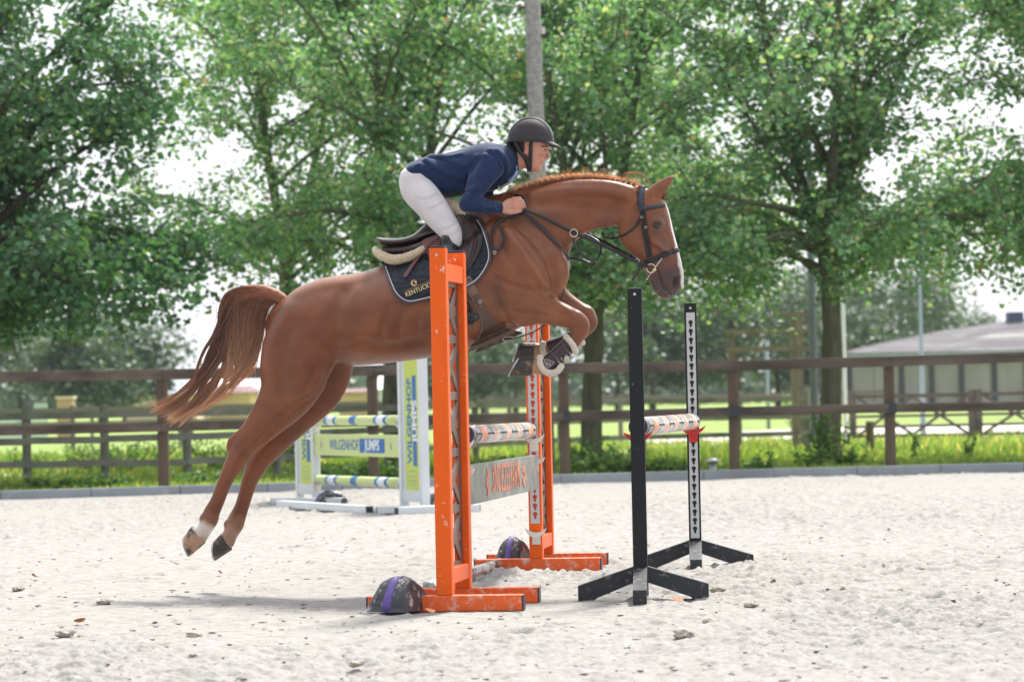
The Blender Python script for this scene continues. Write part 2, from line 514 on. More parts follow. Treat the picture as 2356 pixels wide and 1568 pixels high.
# grass blades on the verge and in the paddock
def blades(name, n, seed, regions, h0, h1, m, lab, wid=0.012):
    r = np.random.default_rng(seed)
    P = []
    for (px0, px1, Y0, Y1, wgt) in regions:
        k = int(n * wgt)
        Y = r.uniform(Y0, Y1, k); px = r.uniform(px0, px1, k)
        X = (px - CX) / FPX * Y
        X = X + 0.0; P.append(np.stack([X, Y], -1))
    P = np.concatenate(P); P = P[(P[:, 1] > kerb_y(P[:, 0]) + 0.16)]
    cl = vnoise(P[:, 0] * 1.1, P[:, 1] * 0.8, 21)
    P = P[cl + r.uniform(-1, 1, len(P)) > -0.35]
    cl = vnoise(P[:, 0] * 0.9, P[:, 1] * 0.6, 22)
    n = len(P)
    H = (h0 + (h1 - h0) * r.random(n) ** 2) * np.clip(0.75 + 0.8 * cl, 0.3, 1.6)
    a = r.uniform(0, 6.28, n); dx, dy = np.cos(a) * wid * r.uniform(.6, 1.5, n), np.sin(a) * wid
    lx, ly = r.normal(0, 0.35, n) * H, r.normal(0, 0.35, n) * H
    b1 = np.stack([P[:, 0] - dx, P[:, 1] - dy, np.full(n, -0.012)], -1); b2 = np.stack([P[:, 0] + dx, P[:, 1] + dy, np.full(n, -0.012)], -1)
    m1 = np.stack([P[:, 0] + lx * 0.35 + dx * .8, P[:, 1] + ly * 0.35 + dy * .8, H * 0.6], -1); m0 = np.stack([P[:, 0] + lx * 0.35 - dx * .8, P[:, 1] + ly * 0.35 - dy * .8, H * 0.6], -1)
    tp = np.stack([P[:, 0] + lx, P[:, 1] + ly, H], -1)
    V = np.stack([b1, b2, m1, m0, tp], 1).reshape(-1, 3); i = np.arange(n)[:, None] * 5
    me = mesh_np(name, V, [i + np.array([[0, 1, 2, 3]]), i + np.array([[3, 2, 4]])])
    t = r.random(n); C = np.array([[0.10, 0.21, 0.05]]) * (1 - t[:, None]) + np.array([[0.30, 0.38, 0.11]]) * t[:, None]; C = C * (.75 + .35 * np.clip(cl[:, None] * 1.5 + .5, 0, 1))
    dry = r.random(n) < 0.06; C[dry] = (0.50, 0.42, 0.20)
    color_attr(me, "tint", np.repeat(C, 5, 0))
    o = link(name, me, m); tag(o, lab, "grass", kind="stuff"); return o

def leaf_mat(name, transl=0.45, gloss=0.08, attr="tint", thru=(1.4, 1.32, 0.65)):
    m = bpy.data.materials.new(name); m.use_nodes = True
    N = m.node_tree.nodes; Lk = m.node_tree.links; N.clear()
    out = N.new("ShaderNodeOutputMaterial"); a = N.new("ShaderNodeAttribute"); a.attribute_name = attr
    d = N.new("ShaderNodeBsdfDiffuse"); t = N.new("ShaderNodeBsdfTranslucent"); g = N.new("ShaderNodeBsdfGlossy"); g.inputs["Roughness"].default_value = 0.45
    h = N.new("ShaderNodeMix"); h.data_type = 'RGBA'; h.blend_type = 'MULTIPLY'; h.inputs["Factor"].default_value = 1; h.inputs["B"].default_value = (*thru, 1)
    Lk.new(a.outputs["Color"], d.inputs["Color"]); Lk.new(a.outputs["Color"], h.inputs["A"]); Lk.new(h.outputs["Result"], t.inputs["Color"])
    m1 = N.new("ShaderNodeMixShader"); m1.inputs[0].default_value = transl; Lk.new(d.outputs[0], m1.inputs[1]); Lk.new(t.outputs[0], m1.inputs[2])
    m2 = N.new("ShaderNodeMixShader"); m2.inputs[0].default_value = gloss; Lk.new(m1.outputs[0], m2.inputs[1]); Lk.new(g.outputs[0], m2.inputs[2])
    Lk.new(m2.outputs[0], out.inputs["Surface"])
    return m
GBL = leaf_mat("grass_blade", 0.5, 0.03)
blades("verge_grass", 60000, 31, [(-60, 2440, 39.5, 50, 1.0)], 0.02, 0.115, GBL, "bright green tufty grass growing along the kerb and under the fence")
blades("paddock_grass", 50000, 32, [(-60, 2440, 50, 75, 1.0)], 0.04, 0.22, GBL, "sunlit meadow grass beyond the arena fence", 0.02)
# ================================================================= FENCES, POLES, BUILDINGS
WOOD = mat("stained_timber", (0.092, 0.070, 0.056), 0.8, var=0.5, vscale=2.2, bump=0.5, bscale=14, stretch=(0.25, 3, 3), dirt=(0.24, 0.21, 0.185), dirt_scale=3.0, dirt_lo=0.54, dirt_hi=0.9)
WOODP = mat("stained_post", (0.112, 0.080, 0.058), 0.8, var=0.35, vscale=3, bump=0.5, bscale=14, stretch=(3, 3, 0.3), dirt=(0.24, 0.20, 0.17), dirt_scale=3.0, dirt_lo=0.60, dirt_hi=0.9)
GREYW = mat("weathered_timber", (0.20, 0.195, 0.175), 0.85, var=0.3, vscale=3, bump=0.4, bscale=14, dirt=(0.20, 0.24, 0.14), dirt_scale=2.0, dirt_lo=0.5, dirt_hi=0.8)
BOLT = mat("fence_clamp", (0.03, 0.032, 0.038), 0.5)

def fy(px): return float(np.interp(px, [q[0] for q in KERB], [q[1] for q in KERB])) + 0.62
POST_PX = [-480, -70, 372, 857, 1297, 1685, 2045, 2420, 2800]
TOP = [(-480, 878), (-70, 868), (372, 861), (857, 852), (1297, 847), (1685, 841), (2045, 831), (2420, 819), (2800, 810)]
LOW = [(-480, 1000), (-70, 992), (372, 981), (857, 969), (1297, 957), (1685, 946), (2045, 938), (2420, 932), (2800, 926)]
fence = empty("paddock_fence", (0, 42, 0))
tag(fence, "brown stained post and two rail timber fence running behind the kerb of the arena", "fence")
OFF = Vector((0, 42, 0))
for k, px in enumerate(POST_PX):
    Y = fy(px); top = at(*TOP[k], Y)
    base = gx({372: 377, 857: 860, 1297: 1300, 1685: 1690, 2045: 2049}.get(px, px), Y, 0.3)
    x = base.x
    mb = MB(); mb.box((-0.066, -0.05, -0.1), (0.066, 0.05, top.z - 0.068), bev=0.006)
    o = mb.build("fence_post", WOODP, fence); o.location = (x, Y - 42, 0)
    if px in (857, 2045, 1685, 1297):
        lo = at(*LOW[k], Y)
        mb = MB(); mb.box((-0.078, -0.105, -0.072), (0.078, -0.052, 0.072), bev=0.004)
        c = mb.build("rail_clamp", BOLT, o); c.location = (0, 0, lo.z)
for k in range(len(POST_PX) - 1):
    for T, hh in ((TOP, 0.132), (LOW, 0.118)):
        a, b = at(*T[k], fy(T[k][0])), at(*T[k + 1], fy(T[k + 1][0]))
        sag = Vector((0, 0, random.uniform(-0.012, 0.012)))
        d = (b - a).normalized() * 0.002
        mb = MB(); mid = (a + b) / 2 + sag
        yo = Vector((0, -0.026 if T is TOP else -0.077, 0))
        mb.bar(a + d + yo, b - d + yo, 0.052 if T is LOW else 0.11, hh, bev=0.006)
        o = mb.build("fence_rail", WOOD, fence); o.location = -OFF

# grey three-rail fence further back
g = empty("field_fence", (0, 46, 0)); tag(g, "weathered grey three rail fence further back, running behind the brown arena fence", "fence")
GO = Vector((0, 46, 0))
gposts = [(-330, 44.9), (-120, 45.1), (62, 45.3), (241, 45.7), (431, 46.1), (637, 47.2), (858, 50), (1094, 57), (1290, 60), (1468, 62), (1700, 62.3), (1858, 62.6)]
GP = [gx(px, Y, 0.4) for px, Y in gposts]
for p in GP:
    mb = MB(); mb.tube([(0, 0, -0.1), (0, 0, 1.13 + random.uniform(-.03, .05))], 0.062, 10)
    o = mb.build("fence_post", GREYW, g, smooth=False); o.location = p - Vector((0, 46, p.z))
for a, b in zip(GP[:-1], GP[1:]):
    for z in (0.30, 0.64, 0.98):
        mb = MB(); j = Vector((0, 0, random.uniform(-.02, .02)))
        mb.bar(Vector((a.x, a.y - 0.075, z)), Vector((b.x, b.y - 0.075, z)) + j, 0.035, 0.095)
        o = mb.build("fence_rail", GREYW, g); o.location = -GO

# a low distant paddock fence
FW = mat("far_fence_timber", (0.16, 0.15, 0.135), 0.9)
for name_lab, Yf, x0, x1, step, h in (("low grey paddock fence far across the green meadow", 78, -13, 9, 2.6, 1.15), ("thin farthest paddock fence in front of the distant trees", 104, -20, 13, 3.2, 1.2)):
    g2 = empty("meadow_fence", (0, Yf, 0)); tag(g2, name_lab, "fence")
    x = x0; xs = []
    while x < x1: xs.append(x + random.uniform(-.2, .2)); x += step
    for x in xs:
        mb = MB(); mb.tube([(0, 0, -0.1), (0, 0, h)], 0.055, 6); o = mb.build("fence_post", FW, g2); o.location = (x, 0, 0)
    for z in (h * 0.88, h * 0.5):
        mb = MB(); mb.bar((xs[0], -0.07, z), (xs[-1], -0.07, z), 0.03, 0.09); mb.build("fence_rail", FW, g2)

# braced timber gates on the right
GT = mat("gate_timber", (0.10, 0.085, 0.075), 0.8, var=0.3, vscale=4)
def gate(px0, px1, Y, lab):
    a, b = gx(px0, Y, 0.5), gx(px1, Y, 0.5); a.z = b.z = 0
    o = empty("field_gate", a); tag(o, lab, "gate", "braced gates across the pale drive")
    L = b.x - a.x
    for x in (0.0, L):
        mb = MB(); mb.box((x - 0.07, -0.07, -0.05), (x + 0.07, 0.07, 1.08), bev=0.01); mb.build("gate_post", GT, o)
    for z in (0.12, 0.32, 0.54, 0.97):
        mb = MB(); mb.bar((0.08, 0, z), (L - 0.08, 0, z), 0.03, 0.055 if z < .9 else 0.08); mb.build("gate_rail", GT, o)
    n = 2
    for k in range(n):
        xa = 0.1 + (L - 0.2) * k / n; xb = 0.1 + (L - 0.2) * (k + 1) / n
        for s in (0, 1):
            mb = MB(); mb.bar((xa, -0.036 - 0.034 * s, 0.14 if s else 0.95), (xb, -0.036 - 0.034 * s, 0.95 if s else 0.14), 0.03, 0.06); mb.build("brace", GT, o)
gate(1962, 2236, 70, "dark braced gate, the left one of the two, ending at the middle gate post")
gate(2252, 2560, 70, "dark braced gate leaving the picture at the right edge, right of the two gates")
# short dark post and mushroom vent
p = gx(2002, 59, 0.3)
mb = MB(); mb.tube([(0, 0, -.1), (0, 0, .52)], 0.075, 12); o = mb.build("marker_post", WOODP); o.location = (p.x, p.y, 0)
mb = MB(); mb.tube([(0, 0, .52), (0, 0, .55)], 0.078, 12); mb.build("post_cap", mat("post_cap", (0.45, 0.43, 0.4)), o)
tag(o, "short dark round post standing in the grass beside the right tree trunk", "post")
GALV = mat("galvanised_steel", (0.42, 0.46, 0.48), 0.45, 0.6, var=0.2, vscale=8)
p = gx(1640, 42.75, 0.1)
o = empty("vent", (p.x, p.y, 0)); tag(o, "small grey mushroom topped vent pipe behind the kerb", "vent pipe")
mb = MB(); mb.tube([(0, 0, -.05), (0, 0, .20)], 0.045, 14); mb.build("pipe", GALV, o, True)
mb = MB(); mb.tube([(0, 0, .195), (0, 0, .21), (0, 0, .235), (0, 0, .252)], [.085, .092, .075, .02], 18); mb.build("cap", GALV, o, True)

# concrete utility pole behind the fence, with its wire
CP = mat("pole_concrete", (0.30, 0.30, 0.29), 0.9, var=0.3, vscale=18, bump=0.6, bscale=50, dirt=(0.15, 0.15, 0.14), dirt_scale=28, dirt_lo=0.52, dirt_hi=0.66)
Yp = 44.6
a = at(1258, 1078, Yp); b = at(1225, 0, Yp); d = (b - a) / (b.z - a.z)
base = a - d * a.z
o = empty("utility_pole", base); tag(o, "grey concrete utility pole rising behind the rider", "utility pole")
mb = MB(); mb.tube([d * -0.1, d * 3, d * 6, d * 8.6], [0.118, 0.113, 0.108, 0.102], 20); mb.build("pole", CP, o, True)
IN = mat("insulator", (0.12, 0.09, 0.08), 0.3)
q = at(1197, 16, Yp) - base
mb = MB(); mb.tube([Vector((q.x - .03, 0, q.z)), Vector((q.x + .02, 0, q.z))], 0.045, 12); mb.tube([Vector((q.x + .02, 0, q.z)), Vector((q.x + .1, 0, q.z - .005))], 0.018, 8); mb.build("insulator", IN, o)
q2 = at(1252, 70, Yp) - base
mb = MB(); mb.tube([Vector((q2.x - .02, -.02, q2.z - .05)), Vector((q2.x - .02, -.02, q2.z + .04))], 0.035, 12); mb.build("insulator", mat("white_insulator", (.6, .58, .55), .4), o)
w0 = at(1190, 15, Yp); w1 = at(1085, 0, 47.0); w2 = at(700, -110, 56.0)
mb = MB(); pts = []
for t in np.linspace(0, 1, 16):
    pts.append((w0 * (1 - t) ** 2 + w1 * 2 * t * (1 - t) + w2 * t * t) - base)
mb.tube(pts, 0.009, 6); mb.build("wire", mat("wire", (.5, .48, .45), .5), o)

# lamp posts and poles on the right
def pole(px, Y, r0, r1, h, m, lab, bx=None):
    p = gx(px, Y, 1.5); mb = MB(); mb.tube([(0, 0, -.1), (0, 0, h / 2), (0, 0, h)], [r0, (r0 + r1) / 2, r1], 12)
    o = mb.build("lamp_post", m, None, True); o.location = (p.x, p.y, 0); tag(o, lab, "pole"); return o
pole(1872, 64, 0.09, 0.06, 6.0, mat("blue_grey_steel", (0.10, 0.12, 0.15), .7), "blue grey steel post directly left of the right tree trunk")
pole(1943, 66, 0.042, 0.040, 5.2, mat("white_steel", (0.62, 0.66, 0.66), .5), "thin white pole just right of the right tree trunk")
pole(2121, 80, 0.075, 0.025, 4.15, mat("sky_grey_steel", (0.24, 0.32, 0.37), .5), "tapering grey blue mast in front of the long low building")
pole(1766, 100, 0.06, 0.05, 2.7, mat("dull_steel", (0.26, 0.33, 0.37), .5), "short thin bluish post inside the tall timber frame")

# tall timber frame
TF = mat("bare_timber", (0.21, 0.17, 0.14), .8, var=.25, vscale=4)
fx0, fx1, fx2 = gx(1685, 61.5, 1).x, gx(1829, 61.5, 1).x, gx(1844, 63, 1).x
o = empty("timber_frame", (fx1, 61.5, 0)); tag(o, "tall bare timber frame of posts and cross rails left of the right tree trunk", "frame")
for x, y, z0, z1, t in ((fx1, 0, -.05, 2.55, .062), (fx2, 1.5, -.05, 2.55, .045), (fx0, 0, -.05, 2.3, .062)):
    mb = MB(); mb.box((x - fx1 - t, y - t, z0), (x - fx1 + t, y + t, z1)); mb.build("post", TF, o)
for z in (1.92, 2.25, 2.56):
    mb = MB(); mb.bar((fx0 - fx1 - (.1 if z < 2.3 else -.8), -.09, z), (fx2 - fx1 + .05, -.09, z), .05, .09); mb.build("cross_rail", TF, o)

# ---- long low building with hipped roof on the right
WALLM = mat("grey_wall_board", (0.36, 0.335, 0.34), 0.9, var=0.12, vscale=1.0, stretch=(1, 1, .3))
ROOFM = mat("corrugated_sheet", (0.15, 0.145, 0.155), 0.9, spec=.15, var=0.45, vscale=.8, stretch=(.25, 1, 2.5), dirt=(.34, .32, .31), dirt_scale=.6, dirt_lo=.55, dirt_hi=.66)
DARKP = mat("dark_frame_post", (0.06, 0.06, 0.075), .7)
YB = 190.0
c0 = gx(1941, YB, 2); L = 34.0
o = empty("long_barn", (c0.x, YB, 0)); tag(o, "long low grey farm building with a corrugated hipped roof behind the gates", "building")
ze = 3.22
mb = MB(); mb.box((0, 0, 0), (L, 14, ze)); mb.build("wall", WALLM, o)
for k, px in enumerate([1954, 2019, 2074, 2143, 2212, 2287, 2362, 2440]):
    x = gx(px, YB, 2).x - c0.x
    mb = MB(); mb.box((x - .16, -.12, 0), (x + .16, -.003, ze - .05)); mb.build("wall_post", DARKP if k != 1 else WALLM, o)
ridge = []
for px, py in ((1941, 812), (2000, 799), (2162, 766), (2356, 738), (2420, 733)):
    q = at(px, py, YB + 7); ridge.append((q.x - c0.x, q.z))
bm = bmesh.new(); fr = []; bk = []; md = []
e0 = 0.15
for x, z in ridge + [(L, ridge[-1][1])]:
    fr.append(bm.verts.new((x, -.5, ze - 0.02))); md.append(bm.verts.new((x, 7, max(z, ze + .05)))); bk.append(bm.verts.new((x, 14.5, ze - .02)))
for i in range(len(fr) - 1):
    bm.faces.new((fr[i], fr[i + 1], md[i + 1], md[i])); bm.faces.new((md[i], md[i + 1], bk[i + 1], bk[i]))
bm.faces.new((fr[0], md[0], bk[0])); bm.faces.new((fr[-1], bk[-1], md[-1]))
me = bpy.data.meshes.new("roof"); bm.to_mesh(me); bm.free(); rf = link("roof", me, ROOFM, o)
sm = rf.modifiers.new("thickness", 'SOLIDIFY'); sm.thickness = 0.12; sm.offset = 1
mb = MB(); mb.bar((0, -.56, ze - .05), (L, -.56, ze - .05), .12, .16); mb.build("gutter", mat("gutter", (.30, .36, .36), .5), o)
q = at(2335, 735, YB + 6.8)
mb = MB(); mb.box((q.x - c0.x - .45, 6.2, q.z - .3), (q.x - c0.x + .45, 7.6, q.z + .45)); mb.build("roof_vent", mat("blue_vent", (.05, .07, .14), .6), rf)

# ---- farm buildings far left
def barn(px0, px1, Y, wall_z, roof_z, wm, rm, lab, roof_off=0.2):
    a, b = gx(px0, Y, 1).x, gx(px1, Y, 1).x
    o = empty("farm_building", ((a + b) / 2, Y, 0)); tag(o, lab, "building", "distant farm buildings"); h = (b - a) / 2
    mb = MB(); mb.box((-h, 0, 0), (h, 8, wall_z)); mb.build("wall", wm, o)
    bm = bmesh.new(); v = [bm.verts.new(p) for p in ((-h - .3, -.3, wall_z), (h + .3, -.3, wall_z), (h * .86, 4, roof_z), (-h * .86, 4, roof_z), (h + .3, 8.3, wall_z), (-h - .3, 8.3, wall_z))]
    for f in ((0, 1, 2, 3), (3, 2, 4, 5), (0, 3, 5), (1, 4, 2)): bm.faces.new([v[i] for i in f])
    me = bpy.data.meshes.new("roof"); bm.to_mesh(me); bm.free(); link("roof", me, rm, o); return o
YEL = mat("ochre_wall", (0.72, 0.52, 0.26), .9, var=.15, vscale=.4); YEL2 = mat("cream_wall", (0.74, 0.62, 0.44), .9, var=.15, vscale=.4)
RED = mat("dull_red_roof", (0.22, 0.12, 0.14), .8); LR = mat("pale_roof", (0.74, 0.74, 0.76), .6); BR = mat("blue_grey_roof", (.30, .34, .42), .8)
barn(285, 452, 215, 1.9, 2.75, YEL2, BR, "cream walled barn with a blue grey roof seen behind the horse's tail tip")
barn(480, 575, 205, 1.85, 2.3, YEL, RED, "ochre walled barn with a low dark red roof left of the hindquarters")
barn(488, 566, 222, 2.2, 3.0, YEL2, LR, "barn with a bright pale roof showing above the ochre barn")
barn(780, 856, 215, 1.75, 2.0, YEL, RED, "small ochre barn seen between the hind legs and the white jump wing")
barn(872, 890, 190, 1.8, 2.9, mat("white_wall", (.72, .74, .76), .8), LR, "tiny white shed beside the fence post left of the white jump wing")
a, b = gx(131, 116, 1).x, gx(166, 116, 1).x
o = empty("field_shelter", ((a + b) / 2, 116, 0)); tag(o, "small tan shelter above the white slatted screen at the far left", "shelter")
mb = MB(); mb.box((-(b - a) / 2, 0, 0), ((b - a) / 2, .9, 1.42)); mb.build("wall", mat("tan_wall", (.50, .33, .21), .8), o)
mb = MB(); mb.box((-(b - a) / 2 - .05, -.06, 1.422), ((b - a) / 2 + .05, .96, 1.50)); mb.build("roof", YEL2, o)
# white slatted screen far left
SL = mat("white_slats", (0.55, 0.66, 0.66), .7)
a, b = gx(-90, 112, 1).x, gx(104, 112, 1).x
o = empty("slatted_screen", (a, 112, 0)); tag(o, "pale slatted screen fence at the far left edge beyond the meadow", "fence")
mb = MB(); x = 0
while x < b - a:
    mb.box((x, 0, 0), (x + .09, .03, 1.02 + (.25 if 78 < (x / (b - a)) * 194 - 90 else 0))); x += .12
mb.build("slats", SL, o)
mb = MB(); mb.bar((0, .05, .3), (b - a, .05, .3), .04, .08); mb.bar((0, .05, .85), (b - a, .05, .85), .04, .08); mb.build("cross_rail", SL, o)

# ================================================================= TREES
BARK = mat("lime_bark", (0.135, 0.125, 0.10), 0.9, var=0.35, vscale=6, bump=0.9, bscale=22, stretch=(2, 2, .5), dirt=(0.10, 0.12, 0.045), dirt_scale=2.2, dirt_lo=0.48, dirt_hi=0.68)
BARK2 = mat("dark_bark", (0.075, 0.065, 0.05), 0.9, var=0.3, vscale=5, bump=0.8, bscale=18)
LEAF = leaf_mat("lime_leaf", 0.50, 0.06)
LEAFO = leaf_mat("oak_leaf", 0.36, 0.07)

def bez(p0, p1, p2, n):
    t = np.linspace(0, 1, n)[:, None]
    return p0 * (1 - t) ** 2 + p1 * 2 * t * (1 - t) + p2 * t * t

def leaves_mesh(name, P, size, r, cols, wts, droop=0.5):
    """P (n,3) leaf positions -> folded diamond leaves, two quads each"""
    n = len(P)
    s = size * r.uniform(0.65, 1.25, n)
    yaw = r.uniform(0, 6.283, n); pit = r.normal(-droop, 0.5, n); rol = r.normal(0, 0.6, n)
    fx = np.stack([np.cos(yaw) * np.cos(pit), np.sin(yaw) * np.cos(pit), np.sin(pit)], -1)
    sx = np.stack([-np.sin(yaw), np.cos(yaw), np.zeros(n)], -1)
    up = np.cross(fx, sx)
    sd = sx * np.cos(rol)[:, None] + up * np.sin(rol)[:, None]; nn = np.cross(fx, sd)
    S = s[:, None]
    b = P; tip = P + fx * S; m1 = P + fx * S * .45
    l = P + fx * S * .34 + sd * S * .50 + nn * S * .12; rr = P + fx * S * .34 - sd * S * .50 + nn * S * .12
    l2 = P + fx * S * .76 + sd * S * .36 + nn * S * .08; r2 = P + fx * S * .76 - sd * S * .36 + nn * S * .08
    V = np.stack([b, l, l2, tip, r2, rr], 1).reshape(-1, 3)
    i = np.arange(n)[:, None] * 6
    me = mesh_np(name, V, [i + np.array([[0, 1, 2, 3]]), i + np.array([[0, 3, 4, 5]])], smooth=False)
    k = r.choice(len(cols), n, p=np.array(wts) / sum(wts)); C = np.array(cols)[k] * r.uniform(0.75, 1.3, (n, 1))
    color_attr(me, "tint", np.repeat(C, 6, 0))
    return me

def tubes_np(chains, nside=6):
    """chains: list of (pts (k,3), radii (k)) -> verts, quads"""
    Vs, Fs, off = [], [], 0
    a = np.arange(nside) * 2 * np.pi / nside
    for pts, rad in chains:
        pts = np.asarray(pts); k = len(pts)
        t = np.gradient(pts, axis=0); t /= np.linalg.norm(t, axis=1)[:, None] + 1e-9
        ref = np.array([1.0, 0.2, 0.1]) if abs(t[0][0]) < .8 else np.array([0.1, 0.2, 1.0])
        x = np.cross(ref, t); x /= np.linalg.norm(x, axis=1)[:, None] + 1e-9; y = np.cross(t, x)
        ring = pts[:, None] + (x[:, None] * np.cos(a)[None, :, None] + y[:, None] * np.sin(a)[None, :, None]) * np.asarray(rad)[:, None, None]
        Vs.append(ring.reshape(-1, 3))
        i = np.arange(k * nside).reshape(k, nside); j = np.roll(i, -1, 1)
        Fs.append(np.stack([i[:-1], j[:-1], j[1:], i[1:]], -1).reshape(-1, 4) + off); off += k * nside
    return np.concatenate(Vs), np.concatenate(Fs)

def tree(name, pos, lab, group, seed, trunk_r, fork_z, h, rx, crown_z0, nlimb, nsub, nspur, lps, leaf, cols, wts, bark, lm, droop=.45,
         side=None, spread=0.14, limb_el=(35, 68), keep=None, trunk_top=None, lean=0.0, extra_limbs=(), nfill=60):
    r = np.random.default_rng(seed)
    root = empty(name, pos); tag(root, lab, "tree", group)
    zc = (crown_z0 + h) / 2; rz = (h - crown_z0) / 2
    # trunk, slightly bent, forking into leaders
    tz = np.linspace(-0.1, fork_z, 9)
    bend = np.stack([0.05 * np.sin(tz * 1.3 + seed) + lean * tz, 0.05 * np.cos(tz * 1.1 + seed), tz], -1)
    tr = trunk_r * (1.0 + 0.25 * np.exp(-tz * 3.5)) * (1 - 0.16 * np.clip(tz, 0, None) / max(fork_z, .1))
    V, F = tubes_np([(bend, tr)], 16)
    V[:, :2] += 0.012 * np.sin(V[:, 2:3] * 5 + V[:, :1] * 30)
    link("trunk", mesh_np("trunk", V, F), bark, root)
    chains, leafp = [], []
    top = bend[-1]
    leaders = []
    nl = 3 if trunk_top is None else trunk_top
    for k in range(nl):
        a = k * 6.283 / nl + r.uniform(-.4, .4)
        e = np.array([math.cos(a) * rx * .30, math.sin(a) * rx * .30, h * .93 - r.uniform(0, .8)])
        m = top * .55 + e * .45 + np.array([math.cos(a) * .35, math.sin(a) * .35, -.2])
        c = bez(top - np.array([0, 0, .15]), m, e, 12); leaders.append(c); chains.append((c, np.linspace(trunk_r * .62, .02, 12)))
    srcs = []
    for k in range(nlimb):
        f = (k + r.random()) / nlimb
        if f < 0.30 and fork_z > crown_z0 + .2:
            z = crown_z0 * .92 + (fork_z - crown_z0 * .92) * (f / .3); o = np.array([np.interp(z, tz, bend[:, 0]), np.interp(z, tz, bend[:, 1]), z]); rr = trunk_r * .32
        else:
            c = leaders[r.integers(len(leaders))]; i = int(r.uniform(.0, .8) ** 1.2 * 11); o = c[i]; rr = trunk_r * .34 * (1 - i / 14)
        a = k * 2.399 + r.uniform(-.3, .3); el = R(r.uniform(*limb_el))
        L0 = rx * r.uniform(.75, 1.05)
        # reach to the crown's envelope
        zt = o[2] + L0 * math.tan(el) * .55
        s = max(0.15, 1 - ((min(zt, h) - zc) / rz) ** 2) ** .5 * rx * r.uniform(.80, 1.02)
        e = np.array([pos[0] * 0 + math.cos(a) * s, math.sin(a) * s, min(zt, h - .3)])
        if o[2] < crown_z0 + 1.2: e[2] = crown_z0 + r.uniform(.3, 1.4)
        m = (o + e) / 2 + np.array([0, 0, .18 * L0])
        c = bez(o, m, e, 12); c += r.normal(0, .03, c.shape) * np.linspace(0, 1, 12)[:, None]
        chains.append((c, np.linspace(rr, .012, 12))); srcs.append(c)
    for el_ in extra_limbs:
        c = bez(*[np.array(q) for q in el_[:3]], 14); chains.append((c, np.linspace(el_[3], .02, 14))); srcs.append(c); srcs.append(c)
    for c in leaders: srcs.append(c); srcs.append(c)
    for c in srcs:
        for k in range(nsub):
            f = 1 - r.random() ** 1.5 * .85; i = f * (len(c) - 1); i0 = int(i); o = c[i0] if i0 >= len(c) - 1 else c[i0] * (1 - i + i0) + c[i0 + 1] * (i - i0)
            d = c[min(i0 + 1, len(c) - 1)] - c[max(i0 - 1, 0)]; d /= np.linalg.norm(d) + 1e-6
            v = d * .7 + r.normal(0, .65, 3); v[2] += .15 - (.5 if o[2] < crown_z0 + 1.2 else 0); v /= np.linalg.norm(v)
            L = rx * r.uniform(.16, .36)
            e = o + v * L + np.array([0, 0, -.12 * L]); m = o + v * L * .5 + np.array([0, 0, .12 * L])
            cc = bez(o, m, e, 5); chains.append((cc, np.linspace(.014, .005, 5)))
            t = r.random(nspur) ** .7
            p = (o * ((1 - t) ** 2)[:, None] + m * (2 * t * (1 - t))[:, None] + e * (t * t)[:, None])
            p = np.repeat(p, lps, 0) + r.normal(0, spread, (nspur * lps, 3)) * np.array([1, 1, .75])
            leafp.append(p)
    # more leafy twigs spread evenly through the crown
    for k in range(nfill):
        v = r.normal(0, 1, 3); v /= np.linalg.norm(v); q = r.random() ** .45
        o = np.array([v[0] * rx * q, v[1] * rx * q, zc + .2 + v[2] * rz * q * .95])
        if o[2] < crown_z0 + .5 and r.random() < .55: continue
        d = np.array([o[0], o[1], .6]) + r.normal(0, .8, 3); d /= np.linalg.norm(d); L = r.uniform(.5, 1.1)
        b = o - d * L * .5; e = o + d * L * .5 - np.array([0, 0, .1]); cc = bez(b, o + np.array([0, 0, .08]), e, 5); chains.append((cc, np.linspace(.011, .004, 5)))
        t = r.random(nspur); p = b * ((1 - t) ** 2)[:, None] + o * (2 * t * (1 - t))[:, None] + e * (t * t)[:, None]
        leafp.append(np.repeat(p, lps - 1, 0) + r.normal(0, spread * 1.1, (nspur * (lps - 1), 3)))
    P = np.concatenate(leafp)
    if keep is not None: P = P[keep(P, r)]
    P = P[P[:, 2] > crown_z0 * .8 + .12 * vnoise(P[:, 0] * 1.6, P[:, 1] * 1.6, seed) + .15]
    V, F = tubes_np(chains, 6); link("branches", mesh_np("branches", V, F), bark, root)
    link("crown", leaves_mesh("crown", P, leaf, r, cols, wts, droop), lm, root)
    return root, len(P)

LIME = [(0.145, 0.31, 0.165), (0.115, 0.265, 0.150), (0.25, 0.42, 0.22), (0.42, 0.51, 0.29), (0.30, 0.19, 0.13)]
LW = [.40, .30, .205, .08, .015]
DARKC = [(0.075, 0.20, 0.095), (0.060, 0.165, 0.085), (0.10, 0.22, 0.09), (0.19, 0.32, 0.09)]
DW = [.45, .33, .16, .06]
def tpos(px, Y): p = gx(px, Y, .5); return (p.x, p.y, 0)
TG = "row of leafy trees behind the arena fence"
tree("lime_tree", tpos(912, 52), "leafy lime tree behind the saddle, its trunk standing by the white jump wing", TG, 41, .17, 3.2, 9.2, 3.5, 3.0, 34, 11, 12, 5, .088, LIME, LW, BARK, LEAF)
tree("lime_tree", tpos(1368, 50), "leafy lime tree with its thick dark trunk right behind the horse's knees", TG, 42, .165, 3.0, 9.0, 3.4, 2.45, 34, 11, 12, 5, .088, LIME, LW, BARK, LEAF)
